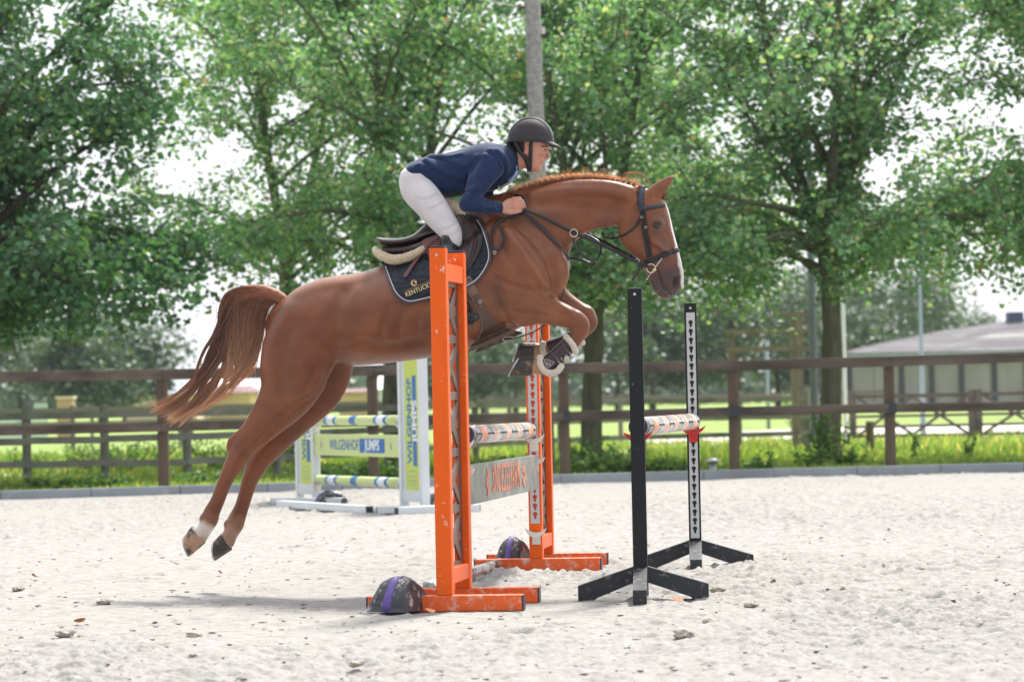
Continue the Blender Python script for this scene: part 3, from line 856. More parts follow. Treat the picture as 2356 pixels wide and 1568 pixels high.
tree("lime_tree", tpos(1912, 49.5), "leafy lime tree forking above a straight grey trunk, right of the black stands", TG, 43, .168, 3.3, 9.2, 3.5, 2.8, 34, 11, 12, 5, .088, LIME, LW, BARK, LEAF, trunk_top=4,
     extra_limbs=[((0, 0, 3.1), (-.5, -.2, 4.2), (-.95, -.4, 6.6), .085), ((0, 0, 3.2), (.25, -.2, 4.4), (.55, -.3, 6.8), .09), ((-.45, -.2, 4.1), (-.9, -.4, 4.7), (-1.6, -.6, 6.0), .05), ((.2, -.2, 4.2), (.8, -.4, 5.0), (1.3, -.6, 6.4), .05)])
tree("lime_tree", tpos(2520, 50.5), "lime tree at the right edge with low hanging sprays of leaves above the long barn", TG, 44, .18, 3.4, 9.2, 3.4, 3.2, 34, 11, 12, 5, .088, LIME, LW, BARK, LEAF)
tree("lime_tree", tpos(672, 56), "lime tree farther back with loose foliage between the dark oak and the rider", TG, 45, .15, 3.8, 9.6, 3.3, 3.35, 28, 9, 12, 5, .088, LIME, LW, BARK, LEAF)
tree("lime_tree", tpos(1466, 57), "slender lime tree farther back, hidden below behind the near black stand", TG, 46, .11, 3.8, 9.6, 3.2, 3.6, 24, 9, 12, 5, .088, LIME, LW, BARK, LEAF)
tree("oak_tree", tpos(-150, 46.5), "big dark green oak reaching in from the left edge over the fence", TG, 47, .34, 2.6, 9.6, 4.0, 2.35, 46, 12, 14, 6, .098, DARKC, DW, BARK2, LEAFO, limb_el=(15, 60), spread=.16,
     extra_limbs=[((0, 0, 2.4), (1.0, -.3, 4.1), (2.6, -.6, 4.9), .12), ((0, 0, 2.6), (.8, .2, 4.2), (2.2, .5, 6.2), .10)])

# distant trees, bluish with the air between
def far_crown(seed, w, h, nl, n, leaf, cols, wts):
    r = np.random.default_rng(seed)
    ls = []
    for k in range(nl):
        a = r.uniform(0, 6.28); q = r.random() ** .6
        ls.append((math.cos(a) * w * .62 * q, math.sin(a) * w * .5 * q, h * r.uniform(.38, .86), r.uniform(.22, .40) * w))
    P = []
    for x, y, z, s in ls:
        k = n // nl; v = r.normal(0, 1, (k, 3)); v /= np.linalg.norm(v, axis=1)[:, None]
        P.append(v * (s * r.random((k, 1)) ** .45) * np.array([1, 1, .8]) + np.array([x, y, z]))
    return leaves_mesh("crown", np.concatenate(P), leaf, r, cols, wts, .3)
FARC = [(0.045, 0.095, 0.05), (0.035, 0.075, 0.045), (0.09, 0.15, 0.06)]
def far_tree_proto(name, seed, w, h, nl=9, n=4200, leaf=.30):
    root = empty(name, (0, 0, 0))
    mb = MB(); mb.tube([(0, 0, -.1), (0.05, 0, h * .3), (0, .05, h * .62)], [.16 + h * .012, .14, .05], 8)
    for k in range(5):
        a = k * 1.3 + seed; mb.tube([(0, 0, h * (.28 + .05 * k)), (math.cos(a) * w * .3, math.sin(a) * w * .3, h * (.5 + .06 * k))], [.07, .02], 6)
    mb.build("trunk", BARK2, root, True)
    link("crown", far_crown(seed, w, h, nl, n, leaf, FARC, [.5, .35, .15]), LEAFO, root)
    return root
def copy_tree(o, parent=None):
    c = o.copy(); COL.objects.link(c)
    if parent is not None: c.parent = parent
    for ch in list(o.children): copy_tree(ch, c)
    return c
protos = [far_tree_proto("distant_tree", 61, 7.5, 7.0), far_tree_proto("distant_tree", 62, 9.0, 9.5), far_tree_proto("distant_tree", 63, 6.0, 5.0)]
far = [  # px, Y, proto, scale, label
 (-70, 118, 1, .85, "blue green distant tree at the far left edge behind the pale screen"),
 (45, 124, 0, .95, "rounded distant tree just right of the left edge, above the pale screen"),
 (150, 112, 2, 1.0, "low distant tree over the small tan shelter"),
 (232, 128, 0, 1.0, "distant tree half way between the tan shelter and the left fence post"),
 (285, 128, 1, .50, "taller loose distant tree left of the open sky gap"),
 (930, 140, 2, 1.0, "low distant tree beside the lime trunk at the white jump wing"),
 (1110, 125, 0, .72, "distant tree under the horse's girth"),
 (1185, 150, 2, 1.1, "hazy low tree left of the far orange wing"),
 (1420, 122, 1, .78, "distant tree right of the thick trunk behind the knees"),
 (1500, 118, 0, .95, "distant tree behind the near black stand"),
 (1600, 126, 0, 1.0, "distant tree behind the far black stand"),
 (1700, 120, 1, .80, "distant tree behind the left post of the timber frame"),
 (1790, 130, 0, 1.05, "distant tree behind the timber frame's cross rails"),
 (2000, 150, 1, 1.15, "tall blue green tree rising over the left end of the long barn"),
 (2075, 165, 1, 1.1, "tall blue green tree behind the middle of the barn roof"),
 (1965, 135, 2, 1.2, "low tree touching the barn's left corner"),
 (2175, 215, 1, 1.0, "pale rounded tree above the barn roof"),
 (2330, 225, 0, 1.1, "tree behind the barn roof near the right edge"),
]
used = set()
for px, Y, k, s, lab in far:
    Y *= 1.55
    o = protos[k] if k not in used else copy_tree(protos[k]); used.add(k)
    p = gx(px, Y, 2); o.location = (p.x, Y, 0); o.scale = (s, s, s); o.rotation_euler = (0, 0, px * .7)
    tag(o, lab, "tree", "distant trees beyond the meadow")
# farthest belt of woodland
r_ = np.random.default_rng(9)
n = 26000
X = r_.uniform(-105, 105, n); hh = 3.8 + 1.6 * vnoise(X * .09, X * 0, 3) + .9 * vnoise(X * .35, X * 0 + 4, 5)
gap = 1 - .6 * np.exp(-((X + 37) / 12) ** 4)
P = np.stack([X, r_.uniform(380, 420, n), hh * gap * r_.random(n) ** .8 + .2], -1)
o = link("far_woodland", leaves_mesh("far_woodland", P, .95, r_, FARC, [.5, .35, .15], .3), LEAFO)
tag(o, "hazy belt of woodland along the horizon", "woodland", kind="stuff")

# weeds and bushes
def weed(px, Y, h, wd, n, lab, seed, cols=((.11, .23, .06), (.08, .18, .05), (.17, .28, .08)), leaf=.06):
    r = np.random.default_rng(seed); p = gx(px, Y, .1)
    o = empty("weed_plant", (p.x, p.y, 0)); tag(o, lab, "weed", "weeds growing along the fence")
    ch, P = [], []
    for k in range(max(3, int(n / 22))):
        a = r.uniform(0, 6.28); q = r.random() ** .6 * wd; e = np.array([math.cos(a) * q, math.sin(a) * q * .6, h * r.uniform(.5, 1.0)])
        b = e * np.array([.45, .45, 0]) + np.array([0, 0, -.02]); c = bez(b, (b + e) / 2 + np.array([0, 0, .1 * h]), e, 6); ch.append((c, np.linspace(.006, .002, 6)))
        t = r.random(22); i = (t * 5).astype(int); P.append(c[i] * (1 - (t * 5 - i))[:, None] + c[np.minimum(i + 1, 5)] * (t * 5 - i)[:, None] + r.normal(0, .03, (22, 3)))
    V, F = tubes_np(ch, 4); link("stems", mesh_np("stems", V, F), BARK2, o)
    link("foliage", leaves_mesh("foliage", np.concatenate(P), leaf, r, list(cols), [.45, .3, .25], .2), GBL, o)
for i, (px, Y, h, wd, n, lab) in enumerate([
 (1360, 46.5, .75, .5, 700, "tall leafy weed at the foot of the thick trunk"),
 (1420, 43.6, .55, .5, 800, "bushy weed between the two fence posts right of the far orange wing"),
 (1340, 43.4, .40, .35, 500, "low weed against the fence post right of the far orange wing"),
 (1485, 43.6, .40, .4, 500, "low weed behind the near black stand"),
 (1545, 44, .34, .4, 400, "small weed between the two black stands"),
 (1760, 44, .42, .22, 160, "spindly tall weed left of the grey steel post"),
 (1728, 44.3, .28, .25, 150, "small weed right of the mushroom vent's fence post"),
 (1868, 46, .45, .25, 200, "feathery weed left of the straight grey trunk"),
 (1905, 48.6, .80, .4, 500, "weed climbing at the foot of the straight grey trunk"),
 (1960, 47, .35, .35, 300, "weed just right of the straight grey trunk"),
 (2105, 52, .5, .12, 90, "single thin weed stalk before the left gate"),
 (2230, 50, .45, .15, 90, "single thin weed stalk before the middle gate post"),
 (560, 55, .55, 1.1, 900, "low green bush behind the grey fence, below the tail"),
 (300, 56, .60, 1.3, 1000, "leafy bush mass between the second and third grey fence posts"),
 (225, 55, .45, .8, 600, "low bush behind the second grey fence post"),
 (20, 56, .4, .9, 600, "low bush at the left edge behind the grey fence"),
 (120, 43, .25, .5, 400, "low clump of weeds on the verge near the left edge"),
 (240, 43, .25, .4, 350, "low clump of weeds before the third grey fence post"),
 (470, 43.5, .30, .6, 500, "low clump of weeds right of the left brown fence post"),
 (850, 44, .42, .7, 800, "leafy weeds under the plank of the white jump"),
 (940, 45, .40, .6, 500, "leafy weeds behind the white wing with the writing"),
 (760, 45, .35, .5, 400, "weeds between the white jump's poles, left half"),
 (1110, 46, .40, .5, 500, "weeds behind the dark plank of the orange jump"),
 (1180, 44, .42, .5, 500, "weeds just left of the far orange wing"),
 (1850, 66, 1.3, .45, 900, "dense bright green bush behind the timber frame")]):
    weed(px, Y, h * (.72 if Y < 48 else 1), wd, n, lab, 200 + i)
# ================================================================= JUMPS
ORANGE = mat("orange_paint", (0.82, 0.115, 0.004), 0.42, spec=.3, var=0.06, vscale=3, dirt=(0.72, 0.66, 0.60), dirt_scale=24, dirt_lo=0.635, dirt_hi=0.69)
ORANGED = mat("orange_paint_dusty", (0.80, 0.12, 0.015), 0.5, dirt=(0.66, 0.60, 0.55), dirt_scale=22, dirt_lo=0.52, dirt_hi=0.70)
NAVYCAP = mat("navy_cap", (0.02, 0.025, 0.045), 0.4)
LATT = mat("lattice_board", (0.115, 0.10, 0.095), 0.32, 0.55, var=0.2, vscale=8)
STRIP = mat("hole_strip", (0.55, 0.58, 0.60), 0.35, 0.35, dirt=(0.42, 0.40, 0.38), dirt_scale=20, dirt_lo=0.6, dirt_hi=0.8)
HOLEO = mat("hole_orange", (0.50, 0.045, 0.01), 0.6)
HOLEB = mat("hole_black", (0.006, 0.007, 0.009), 0.6)
BLACKM = mat("black_powder_coat", (0.010, 0.012, 0.016), 0.42, spec=.3, dirt=(0.40, 0.40, 0.42), dirt_scale=34, dirt_lo=0.645, dirt_hi=0.76)
BLACKLEG = mat("black_leg_dusty", (0.017, 0.021, 0.028), 0.38, dirt=(0.40, 0.40, 0.42), dirt_scale=26, dirt_lo=0.56, dirt_hi=0.78)
SCREW = mat("screw", (0.7, 0.7, 0.7), 0.3, 0.8)
WHITEP = mat("white_cup_plastic", (0.74, 0.71, 0.66), 0.45)
REDP = mat("red_cup_plastic", (0.62, 0.03, 0.025), 0.4)

JANG = 8.0   # the poles run away from the camera, turned this much to the right
def jdir(a=JANG): return Vector((math.sin(R(a)), math.cos(R(a)), 0))

def keyholes(parent, z0, z1, step, m, y, t, s=-1):
    """one mesh of keyhole slots on a strip face at local y"""
    mb = MB(); z = z0
    while z < z1:
        pts = []
        for i in range(15):
            a = R(-60 + 300 * i / 14); pts.append((0.0125 * math.cos(a + R(0)), z + 0.0125 * math.sin(a)))
        pts = [(0.0135 * math.cos(R(-55 + 290 * i / 14)), z + 0.0135 * math.sin(R(-55 + 290 * i / 14))) for i in range(15)]
        pts += [(-0.0065, z - 0.028), (0, z - 0.0315), (0.0065, z - 0.028)]
        M = Matrix(((1, 0, 0, 0), (0, 0, s, y), (0, 1, 0, 0), (0, 0, 0, 1)))
        mb.prism(pts, t, M); z += step
    return mb.build("keyholes", m, parent)

def cup(name, parent_loc, rz, m, lab, wid=0.105, up=0.0, flat=False):
    """jump cup: back plate with a curved tray standing out from it (towards local -y)"""
    o = empty(name, parent_loc, rz); tag(o, lab, "jump cup", "cups that carry the poles")
    mb = MB(); mb.box((-.026, -.012, -.075), (.026, -.004, -.004), bev=.003); mb.build("plate", m, o)
    mb = MB(); n = 12; prof = []
    for i in range(n + 1):
        x = -wid / 2 * 1.25 + wid * 1.25 * i / n; z = (x / (wid * .62)) ** 2 * (0.027 if not flat else .012); prof.append((x, z))
    poly = prof + [(x * .80, z - .022 - .012 * (1 - abs(x) / wid)) for x, z in reversed(prof)]
    M = Matrix(((1, 0, 0, 0), (0, 0, -1, -.004), (0, 1, 0, 0), (0, 0, 0, 1)))
    mb.prism(poly, .055, M); mb.build("tray", m, o)
    return o

def orange_wing(name, pa, pb, foot_len, lab, H=1.87, holes_on_b=False, strip_z=(0.30, 1.80)):
    """pa / pb: ground points of the outer and inner post"""
    o = empty(name, (pa + pb) / 2); tag(o, lab, "jump wing", "orange wings of the front jump")
    c = (pa + pb) / 2; u = (pb - pa); Lw = u.length; u = u.normalized(); ang = math.atan2(u.x, u.y)
    o.rotation_euler = (0, 0, -ang)       # local +y runs from post a to post b
    h = Lw / 2; t = .0415
    for k, y in enumerate((-h, h)):
        mb = MB(); mb.box((-t, y - t, 0.082), (t, y + t, H - .008), bev=.006); p = mb.build("upright", ORANGE, o)
        mb = MB(); mb.box((-t + .002, y - t + .002, H - .008), (t - .002, y + t - .002, H + .002), bev=.002); mb.build("end_cap", NAVYCAP, p)
        mb = MB(); mb.tube([(-.004, y - t - .003, H - .045), (-.004, y - t + .001, H - .045)], .007, 10); mb.build("screw", SCREW, p)
        fx = foot_len[k]
        mb = MB(); mb.box((fx[0], y - t, 0.0), (fx[1], y + t, 0.0815), bev=.005); f = mb.build("foot", ORANGED, o)
        for xa_, xb_ in ((fx[1], fx[1] + .008), (fx[0] - .008, fx[0])):
            mb = MB(); mb.box((xa_, y - t + .003, 0.003), (xb_, y + t - .003, 0.079)); mb.build("end_cap", NAVYCAP, f)
    for z0, z1 in ((H - .175, H - .085), (.135, .215)):
        mb = MB(); mb.box((-t + .006, -h + t, z0), (t - .006, h - t, z1), bev=.003); mb.build("cross_beam", ORANGE, o)
    # lattice board between the uprights
    mb = MB(); z0, z1 = .215, H - .175; w = h - t; bt = .006
    mb.box((-bt, -w, z0), (bt, -w + .03, z1)); mb.box((-bt, w - .03, z0), (bt, w, z1))
    n = 5; dz = (z1 - z0) / n
    for k in range(n + 1):
        zz = z0 + dz * k; mb.box((-bt + .0004, -w + .03, max(z0, zz - .022)), (bt - .0004, w - .03, min(z1, zz + .022)))
    for k in range(n):
        za, zb = z0 + dz * k + .022, z0 + dz * (k + 1) - .022
        ya, yb = -w + .03, w - .03
        mb.bar((0, ya, za), (0, yb, zb), .055, .0105, up=(1, 0, 0)); mb.bar((0.0003, yb, za), (0.0003, ya, zb), .055, .0100, up=(1, 0, 0))
        ym = (ya + yb) / 2
        if k % 2: mb.bar((0, ya, (za + zb) / 2), (0, ym, (za + zb) / 2), .05, .0095, up=(1, 0, 0))
        else: mb.bar((0, yb, (za + zb) / 2), (0, ym, (za + zb) / 2), .05, .0095, up=(1, 0, 0))
    for f in mb.bm.faces: pass
    mb.build("lattice_panel", LATT, o)
    # strip with keyholes on the pole side
    if holes_on_b: y, s = h + t, 1
    else: y, s = -h - t, -1
    mb = MB(); mb.box((-.029, min(y, y + s * .003), strip_z[0]), (.029, max(y, y + s * .003), strip_z[1])); st = mb.build("hole_strip", STRIP, o)
    keyholes(st, strip_z[0] + .06, strip_z[1] - .02, .0535, HOLEO, y + s * .003, .0012, s)
    return o

A0 = gx(1025, 16.75, .1); A0.z = 0; A1 = gx(1067, 17.36, .1); A1.z = 0
nearw = orange_wing("orange_wing", A0, A1, ((-.40, .40), (-.40, .40)), "near orange jump wing standing in front of the horse and rider", holes_on_b=True)
B0 = gx(1235, 20.40, .1); B0.z = 0; B1 = gx(1259.5, 21.05, .1); B1.z = 0
farw = orange_wing("orange_wing", B0, B1, ((-.385, .40), (-.385, .385)), "far orange jump wing behind the horse's folded forelegs", holes_on_b=False)

def jump_pole(name, a, b, r, bands, lab, m, capm, group=None):
    o = empty(name, a); tag(o, lab, "jump pole", group)
    d = b - a
    mb = MB(); mb.tube([d * 0.004, d * .25, d * .5, d * .75, d * 0.996], r, 32); mb.build("pole", m, o, True)
    u = d.normalized()
    for s, e in ((0, -1), (1, 1)):
        mb = MB(); c = d * s; mb.tube([c - u * e * .012, c + u * e * .004, c + u * e * .006], [r * 1.015, r * 1.015, r * .9], 32)
        mb.build("end_cap", capm, o, False)
    return o

def band_mat(name, axis_len, y0, bands, base, gloss=.2, dirt=None, gleamlo=.5, gleamhi=.75):
    """colour bands along the object's Y coordinate; bands: (start, end, colour)"""
    m = bpy.data.materials.new(name); m.use_nodes = True; N = m.node_tree.nodes; Lk = m.node_tree.links; b = N["Principled BSDF"]
    b.inputs["Roughness"].default_value = gloss
    t = N.new("ShaderNodeTexCoord"); s = N.new("ShaderNodeSeparateXYZ"); Lk.new(t.outputs["Object"], s.inputs[0])
    cr = N.new("ShaderNodeValToRGB"); cr.color_ramp.interpolation = 'CONSTANT'
    mr = N.new("ShaderNodeMapRange"); mr.inputs[1].default_value = y0; mr.inputs[2].default_value = y0 + axis_len
    Lk.new(s.outputs[1], mr.inputs[0]); Lk.new(mr.outputs[0], cr.inputs[0])
    el = cr.color_ramp.elements; el[0].position = 0; el[0].color = (*base, 1); el.remove(el[1])
    for a, c, col in bands:
        e = el.new(a); e.color = (*col, 1)
        if c < 1: e = el.new(c); e.color = (*base, 1)
    src = cr.outputs[0]
    if dirt:  # on the front poles these patches are painted sky reflection
        n = N.new("ShaderNodeTexNoise"); n.inputs["Scale"].default_value = 14; n.inputs["Detail"].default_value = 8
        Lk.new(t.outputs["Object"], n.inputs["Vector"]); r2 = N.new("ShaderNodeMapRange"); r2.inputs[1].default_value = gleamlo; r2.inputs[2].default_value = gleamhi
        Lk.new(n.outputs["Fac"], r2.inputs[0]); mu = N.new("ShaderNodeMix"); mu.data_type = 'RGBA'; mu.inputs["B"].default_value = (*dirt, 1)
        Lk.new(r2.outputs[0], mu.inputs["Factor"]); Lk.new(src, mu.inputs["A"]); src = mu.outputs["Result"]
    Lk.new(src, b.inputs["Base Color"]); return m
ORG = (0.88, 0.30, 0.14); DK = (0.20, 0.205, 0.21)
def front_pole(name, a, b, lab):
    L = (b - a).length; yl = (b - a).y
    bands = []
    n = 5
    for k in range(n):
        s = .12 + k * .185; bands.append((s, s + .075, ORG))
    m = band_mat("pole_wrap", yl, 0.0, bands, DK, .22, (0.62, 0.61, 0.60), .46, .60)  # pale base and patches paint the sky's reflection into the pole's colour
    return jump_pole(name, a, b, .051, None, lab, m, NAVYCAP, "banded poles of the front jump")
pa = at(1069, 1000, 17.47); pb = at(1216, 989.5, 20.30)
fp = front_pole("banded_pole", pa, pb, "dark pole with orange bands resting between the two orange wings")
qa = at(1468, 981.5, 17.47); qb = at(1592, 969.5, 20.28)
fp2 = front_pole("banded_pole", qa, qb, "dark pole with orange bands resting between the two black stands")
# faint writing rows on the poles
for o, a, b in ((fp, pa, pb), (fp2, qa, qb)):
    d = b - a; u = d.normalized()
    side = Vector((-u.y, u.x, 0)) * -1
    nl = (Vector((0, 0, CAM_H)) - (a + b) / 2); nl = (nl - u * nl.dot(u)).normalized(); up_ = u.cross(nl)
    for k in range(6):
        s0 = (.03 if k == 0 else .12 + (k - 1) * .185 + .082); s1 = min(.99, .12 + k * .185 - .008)
        if s1 - s0 < .02: continue
        mb = MB(); r2 = random.Random(k); q = s0
        while q < s1:
            w2 = r2.uniform(.006, .014); p_ = d * q + nl * .0505
            mb.bar(p_, d * min(q + w2 * .7, s1) + nl * .0505, .014 * r2.uniform(.6, 1), .002, up=nl); q += w2
        mb.build("small_print", HOLEB, o)

# plank hanging between the orange wings
PLK = mat("plank_board", (0.045, 0.05, 0.05), 0.33, dirt=(0.36, 0.36, 0.35), dirt_scale=7, dirt_lo=.34, dirt_hi=.72, var=.3, vscale=20, bump=.15, bscale=60)
ORT = mat("orange_print", (0.62, 0.20, 0.10), 0.5, dirt=(.36, .34, .33), dirt_scale=16, dirt_lo=.55, dirt_hi=.75)
la = at(1070, 1112, 17.45); lb = at(1231, 1085, 20.28)
la.z = lb.z = .622
o = empty("jump_plank", la); tag(o, "dark dusty plank with orange writing hanging below the banded pole between the orange wings", "plank")
d = lb - la; u = d.normalized(); Ld = d.length
Mx = frame_M((0, 0, 0), u, (0, 0, 1))      # local x along the plank, y up, z = towards +x side or camera
mb = MB(); mb.box((0, -.108, -.012), (Ld, .108, .012), Mx, bev=.003); mb.build("board", PLK, o)
zf = 0.0135
nrm = (Mx.to_3x3() @ Vector((0, 0, 1)))
flip = nrm.dot(Vector((0, CAM_H * 0, 0)) + (Vector((0, 0, CAM_H)) - la)) < 0
MT = frame_M(u * (Ld * .525), u, (0, 0, 1)) @ Matrix.Translation((0, 0, zf))
if flip: MT = frame_M(u * (Ld * .525), -u, (0, 0, 1)) @ Matrix.Translation((0, 0, zf))
t = text_mesh("lettering", "SNOEZELFARM", ORT, o, MT, size=.225, sx=.76, bold=.002)
for s in (-1, 1):   # feather like emblem at each end of the name
    mb = MB()
    for k, (yy, rr, ox) in enumerate(((.062, .020, 0), (.034, .030, -.045 * s), (.018, .018, .03 * s), (-.012, .022, .035 * s), (-.034, .034, -.03 * s), (-.066, .018, 0))):
        poly = [(s * .76 + ox + rr * 1.8 * math.cos(i * .628), yy + rr * .75 * math.sin(i * .628)) for i in range(10)]
        mb.prism(poly, .001 + .0002 * k, MT)
    mb.build("emblem", ORT, o)

# cups of the orange wings
ucup = math.atan2(-(pb - pa).x, (pb - pa).y)
def cups(p, inner_dir, rzv, m, labs, **k): return cup("jump_cup", p, rzv, m, labs, **k)
yA = A1.y + .0415
cup("jump_cup", (A1.x, yA + .003, .835), R(180) + ucup, WHITEP, "white cup under the near end of the banded pole, on the near orange wing")
cup("jump_cup", (B0.x, B0.y - .0445, .828), ucup, WHITEP, "white cup under the far end of the banded pole, on the far orange wing")
cup("jump_cup", (A1.x, yA + .003, .70), R(180) + ucup, WHITEP, "white cup holding the near end of the dark plank", flat=True)
cup("jump_cup", (B0.x, B0.y - .0445, .700), ucup, WHITEP, "white cup holding the far end of the dark plank", flat=True)
cup("jump_cup", (B0.x, B0.y - .0445, .245), ucup, WHITEP, "empty white cup low on the far orange wing")

# ---- black stands
def black_stand(px, Y, lab, strip, top=1.655):
    p = gx(px, Y, .9); o = empty("black_stand", (p.x, p.y, 0)); tag(o, lab, "jump stand", "black stands of the second element")
    o.rotation_euler = (0, 0, -R(3.0))
    t = .0385
    mb = MB(); mb.box((-t, -t, .045), (t, t, top), bev=.004); up = mb.build("upright", BLACKM, o)
    mb = MB(); mb.tube([(0, -t - .002, top - .032), (0, -t + .001, top - .032)], .0075, 10); mb.build("screw", SCREW, up)
    s = 1 if strip == 'back' else -1
    mb = MB(); y = s * t; mb.box((-.027, min(y, y + s * .003), .19), (.027, max(y, y + s * .003), top - .06)); st = mb.build("hole_strip", STRIP, o)
    keyholes(st, .25, top - .08, .0535, HOLEB, y + s * .003, .0012, s)
    for k, (dx, dy, L) in enumerate(((-1, 0, .335), (1, 0, .36), (0, -1, .50), (0, 1, .45))):
        mb = MB()
        x0, x1 = t + .001, L; zt0, zt1, zb0, zb1 = .175, .076, .09, 0.0
        prof = [(x0, zb0), (x1 - .10, .012), (x1 - .085, 0.0), (x1, 0.0), (x1, .078), (x0, zt0)]
        th = .036 * 2
        ex = Vector((dx, dy, 0)); ez = Vector((0, 0, 1)); ey = ez.cross(ex)
        M = Matrix(((ex.x, ez.x, -ey.x, 0), (ex.y, ez.y, -ey.y, 0), (ex.z, ez.z, -ey.z, 0), (0, 0, 0, 1))) @ Matrix.Translation((0, 0, -th / 2))
        mb.prism(prof, th, M); mb.build("leg", BLACKLEG, o)
    return o
black_stand(1467, 17.38, "near black stand with a plain front face, directly below the horse's muzzle", 'back')
black_stand(1594, 20.38, "far black stand with a white strip of keyholes facing the camera", 'front')
pn = gx(1467, 17.38, .9); pf = gx(1594, 20.38, .9); uc2 = math.atan2(-(qb - qa).x, (qb - qa).y)
cup("jump_cup", (pn.x, pn.y + .0385 + .003, .865), R(180) + uc2, REDP, "red cup behind the near black stand under the pole's near end", wid=.13)
cup("jump_cup", (pf.x, pf.y - .0385 - .003, .862), uc2, REDP, "red cup on the far black stand under the pole's far end", wid=.13)

# ---- sandbags lying on the feet
BAG = mat("black_rubber", (0.028, 0.032, 0.040), 0.42, var=.3, vscale=8, bump=.5, bscale=24, dirt=(0.50, 0.47, 0.44), dirt_scale=16, dirt_lo=.56, dirt_hi=.68)
BAGP = mat("purple_band", (0.10, 0.06, 0.28), 0.5, dirt=(0.50, 0.47, 0.44), dirt_scale=20, dirt_lo=.60, dirt_hi=.72)
def sandbag(p, L, W, H, rz, seed, lab, tilt=0.0):
    r = np.random.default_rng(seed); n, mrow = 44, 30
    o = empty("sandbag", p, rz); tag(o, lab, "sandbag", "weights on the jumps' feet")
    def sheet(top, off=0.0, band=None):
        V = []
        us = np.linspace(-1, 1, n); vs = np.linspace(-1, 1, mrow) if band is None else np.linspace(band[0], band[1], 6)
        U, Vv = np.meshgrid(us, vs, indexing='ij')
        # arch: bag draped over the foot, ends pinched
        body = np.clip(1 - np.abs(U) ** 3.2, 0, 1) ** .55 * np.clip(1 - np.abs(Vv) ** 4, 0, 1) ** .5
        arch = H * (1 - np.abs(U) ** 2.4) * .66 * np.clip(1 - np.abs(Vv) ** 5, 0, 1) ** .45
        wr = .013 * vnoise(U * 3 + seed, Vv * 4, 8) + .004 * vnoise(U * 13, Vv * 11 + seed, 9)
        X = U * L / 2 * (1 - .06 * np.abs(Vv) ** 2); Y = Vv * W / 2 * (.82 + .18 * np.abs(U) ** 3)
        Z = arch + (body * H * .42 + wr * body + off if top else -arch) + .012
        return np.stack([X, Y, np.maximum(Z, .004 + off)], -1), n, len(vs)
    Vt, a, b = sheet(True); Vb, _, _ = sheet(False)
    idx = np.arange(a * b).reshape(a, b); Q = np.stack([idx[:-1, :-1], idx[1:, :-1], idx[1:, 1:], idx[:-1, 1:]], -1).reshape(-1, 4)
    k = a * b
    ring = np.concatenate([idx[0, :], idx[1:, -1], idx[-1, -2::-1], idx[-2:0:-1, 0]])
    r2 = np.roll(ring, -1); W4 = np.stack([ring, ring + k, r2 + k, r2], -1)
    me = mesh_np("bag", np.concatenate([Vt.reshape(-1, 3), Vb.reshape(-1, 3)]), [Q, Q[:, ::-1] + k, W4])
    link("bag", me, BAG, o)
    Vp, a, b = sheet(True, .0035, (-.22, .18))
    idx = np.arange(a * b).reshape(a, b); Q = np.stack([idx[:-1, :-1], idx[1:, :-1], idx[1:, 1:], idx[:-1, 1:]], -1).reshape(-1, 4)
    bo = link("band", mesh_np("band", Vp.reshape(-1, 3), [Q]), BAGP, o)
    sd = bo.modifiers.new("t", 'SOLIDIFY'); sd.thickness = .002; sd.offset = -1
    return o
p = ground(926, 1400); sandbag((p.x, 16.72, .0), .36, .25, .15, R(66), 3, "near black sandbag with a purple band draped over the near orange wing's foot")
p = gx(1182, 20.75, .1); sandbag((p.x, 20.75, .0), .36, .20, .17, R(75), 4, "far black sandbag with a purple band between the far orange wing's feet")

# wrapped board lying on the ground between the orange wings
FOIL = mat("wrapped_board", (0.05, 0.05, 0.052), 0.25, var=.3, vscale=6, bump=1.0, bscale=9, dirt=(0.62, 0.60, 0.58), dirt_scale=7, dirt_lo=.42, dirt_hi=.56)
REDS = mat("dull_red_stripe", (0.20, 0.05, 0.05), .5, dirt=(0.45, 0.42, 0.40), dirt_scale=9, dirt_lo=.5, dirt_hi=.7)
ga, gb = ground(985, 1366), ground(1150, 1311)
o = empty("wrapped_board", ga); tag(o, "dark board in crumpled clear wrap lying on the sand between the orange wings", "board")
d = gb - ga; mb = MB()
n = 26
for i in range(n):
    pass
V = []
us = np.linspace(0, 1, 60); L = d.length; prof = [(-.035, 0), (-.036, .03), (-.03, .066), (0, .074), (.03, .066), (.036, .035), (.035, 0)]
for i, t in enumerate(us):
    for j, (x, z) in enumerate(prof):
        w = vnoise(np.array([t * 22.0]), np.array([j * 1.3]), 4)[0] * .007
        V.append((x * (1 + w * 6) + w, t * L, max(0, z + w)))
idx = np.arange(60 * 7).reshape(60, 7); Q = np.stack([idx[:-1, :-1], idx[:-1, 1:], idx[1:, 1:], idx[1:, :-1]], -1).reshape(-1, 4)
me = mesh_np("wrap", V, [Q[:, ::-1], np.array([list(range(7))]), np.array([list(range(59 * 7, 60 * 7))[::-1]])], smooth=True)
wr = link("wrap", me, FOIL, o); wr.rotation_euler = (0, 0, math.atan2(-d.x, d.y))
mb = MB(); mb.box((.0385, .1, .022), (.0405, L - .05, .040)); st = mb.build("red_stripe", REDS, o); st.rotation_euler = wr.rotation_euler

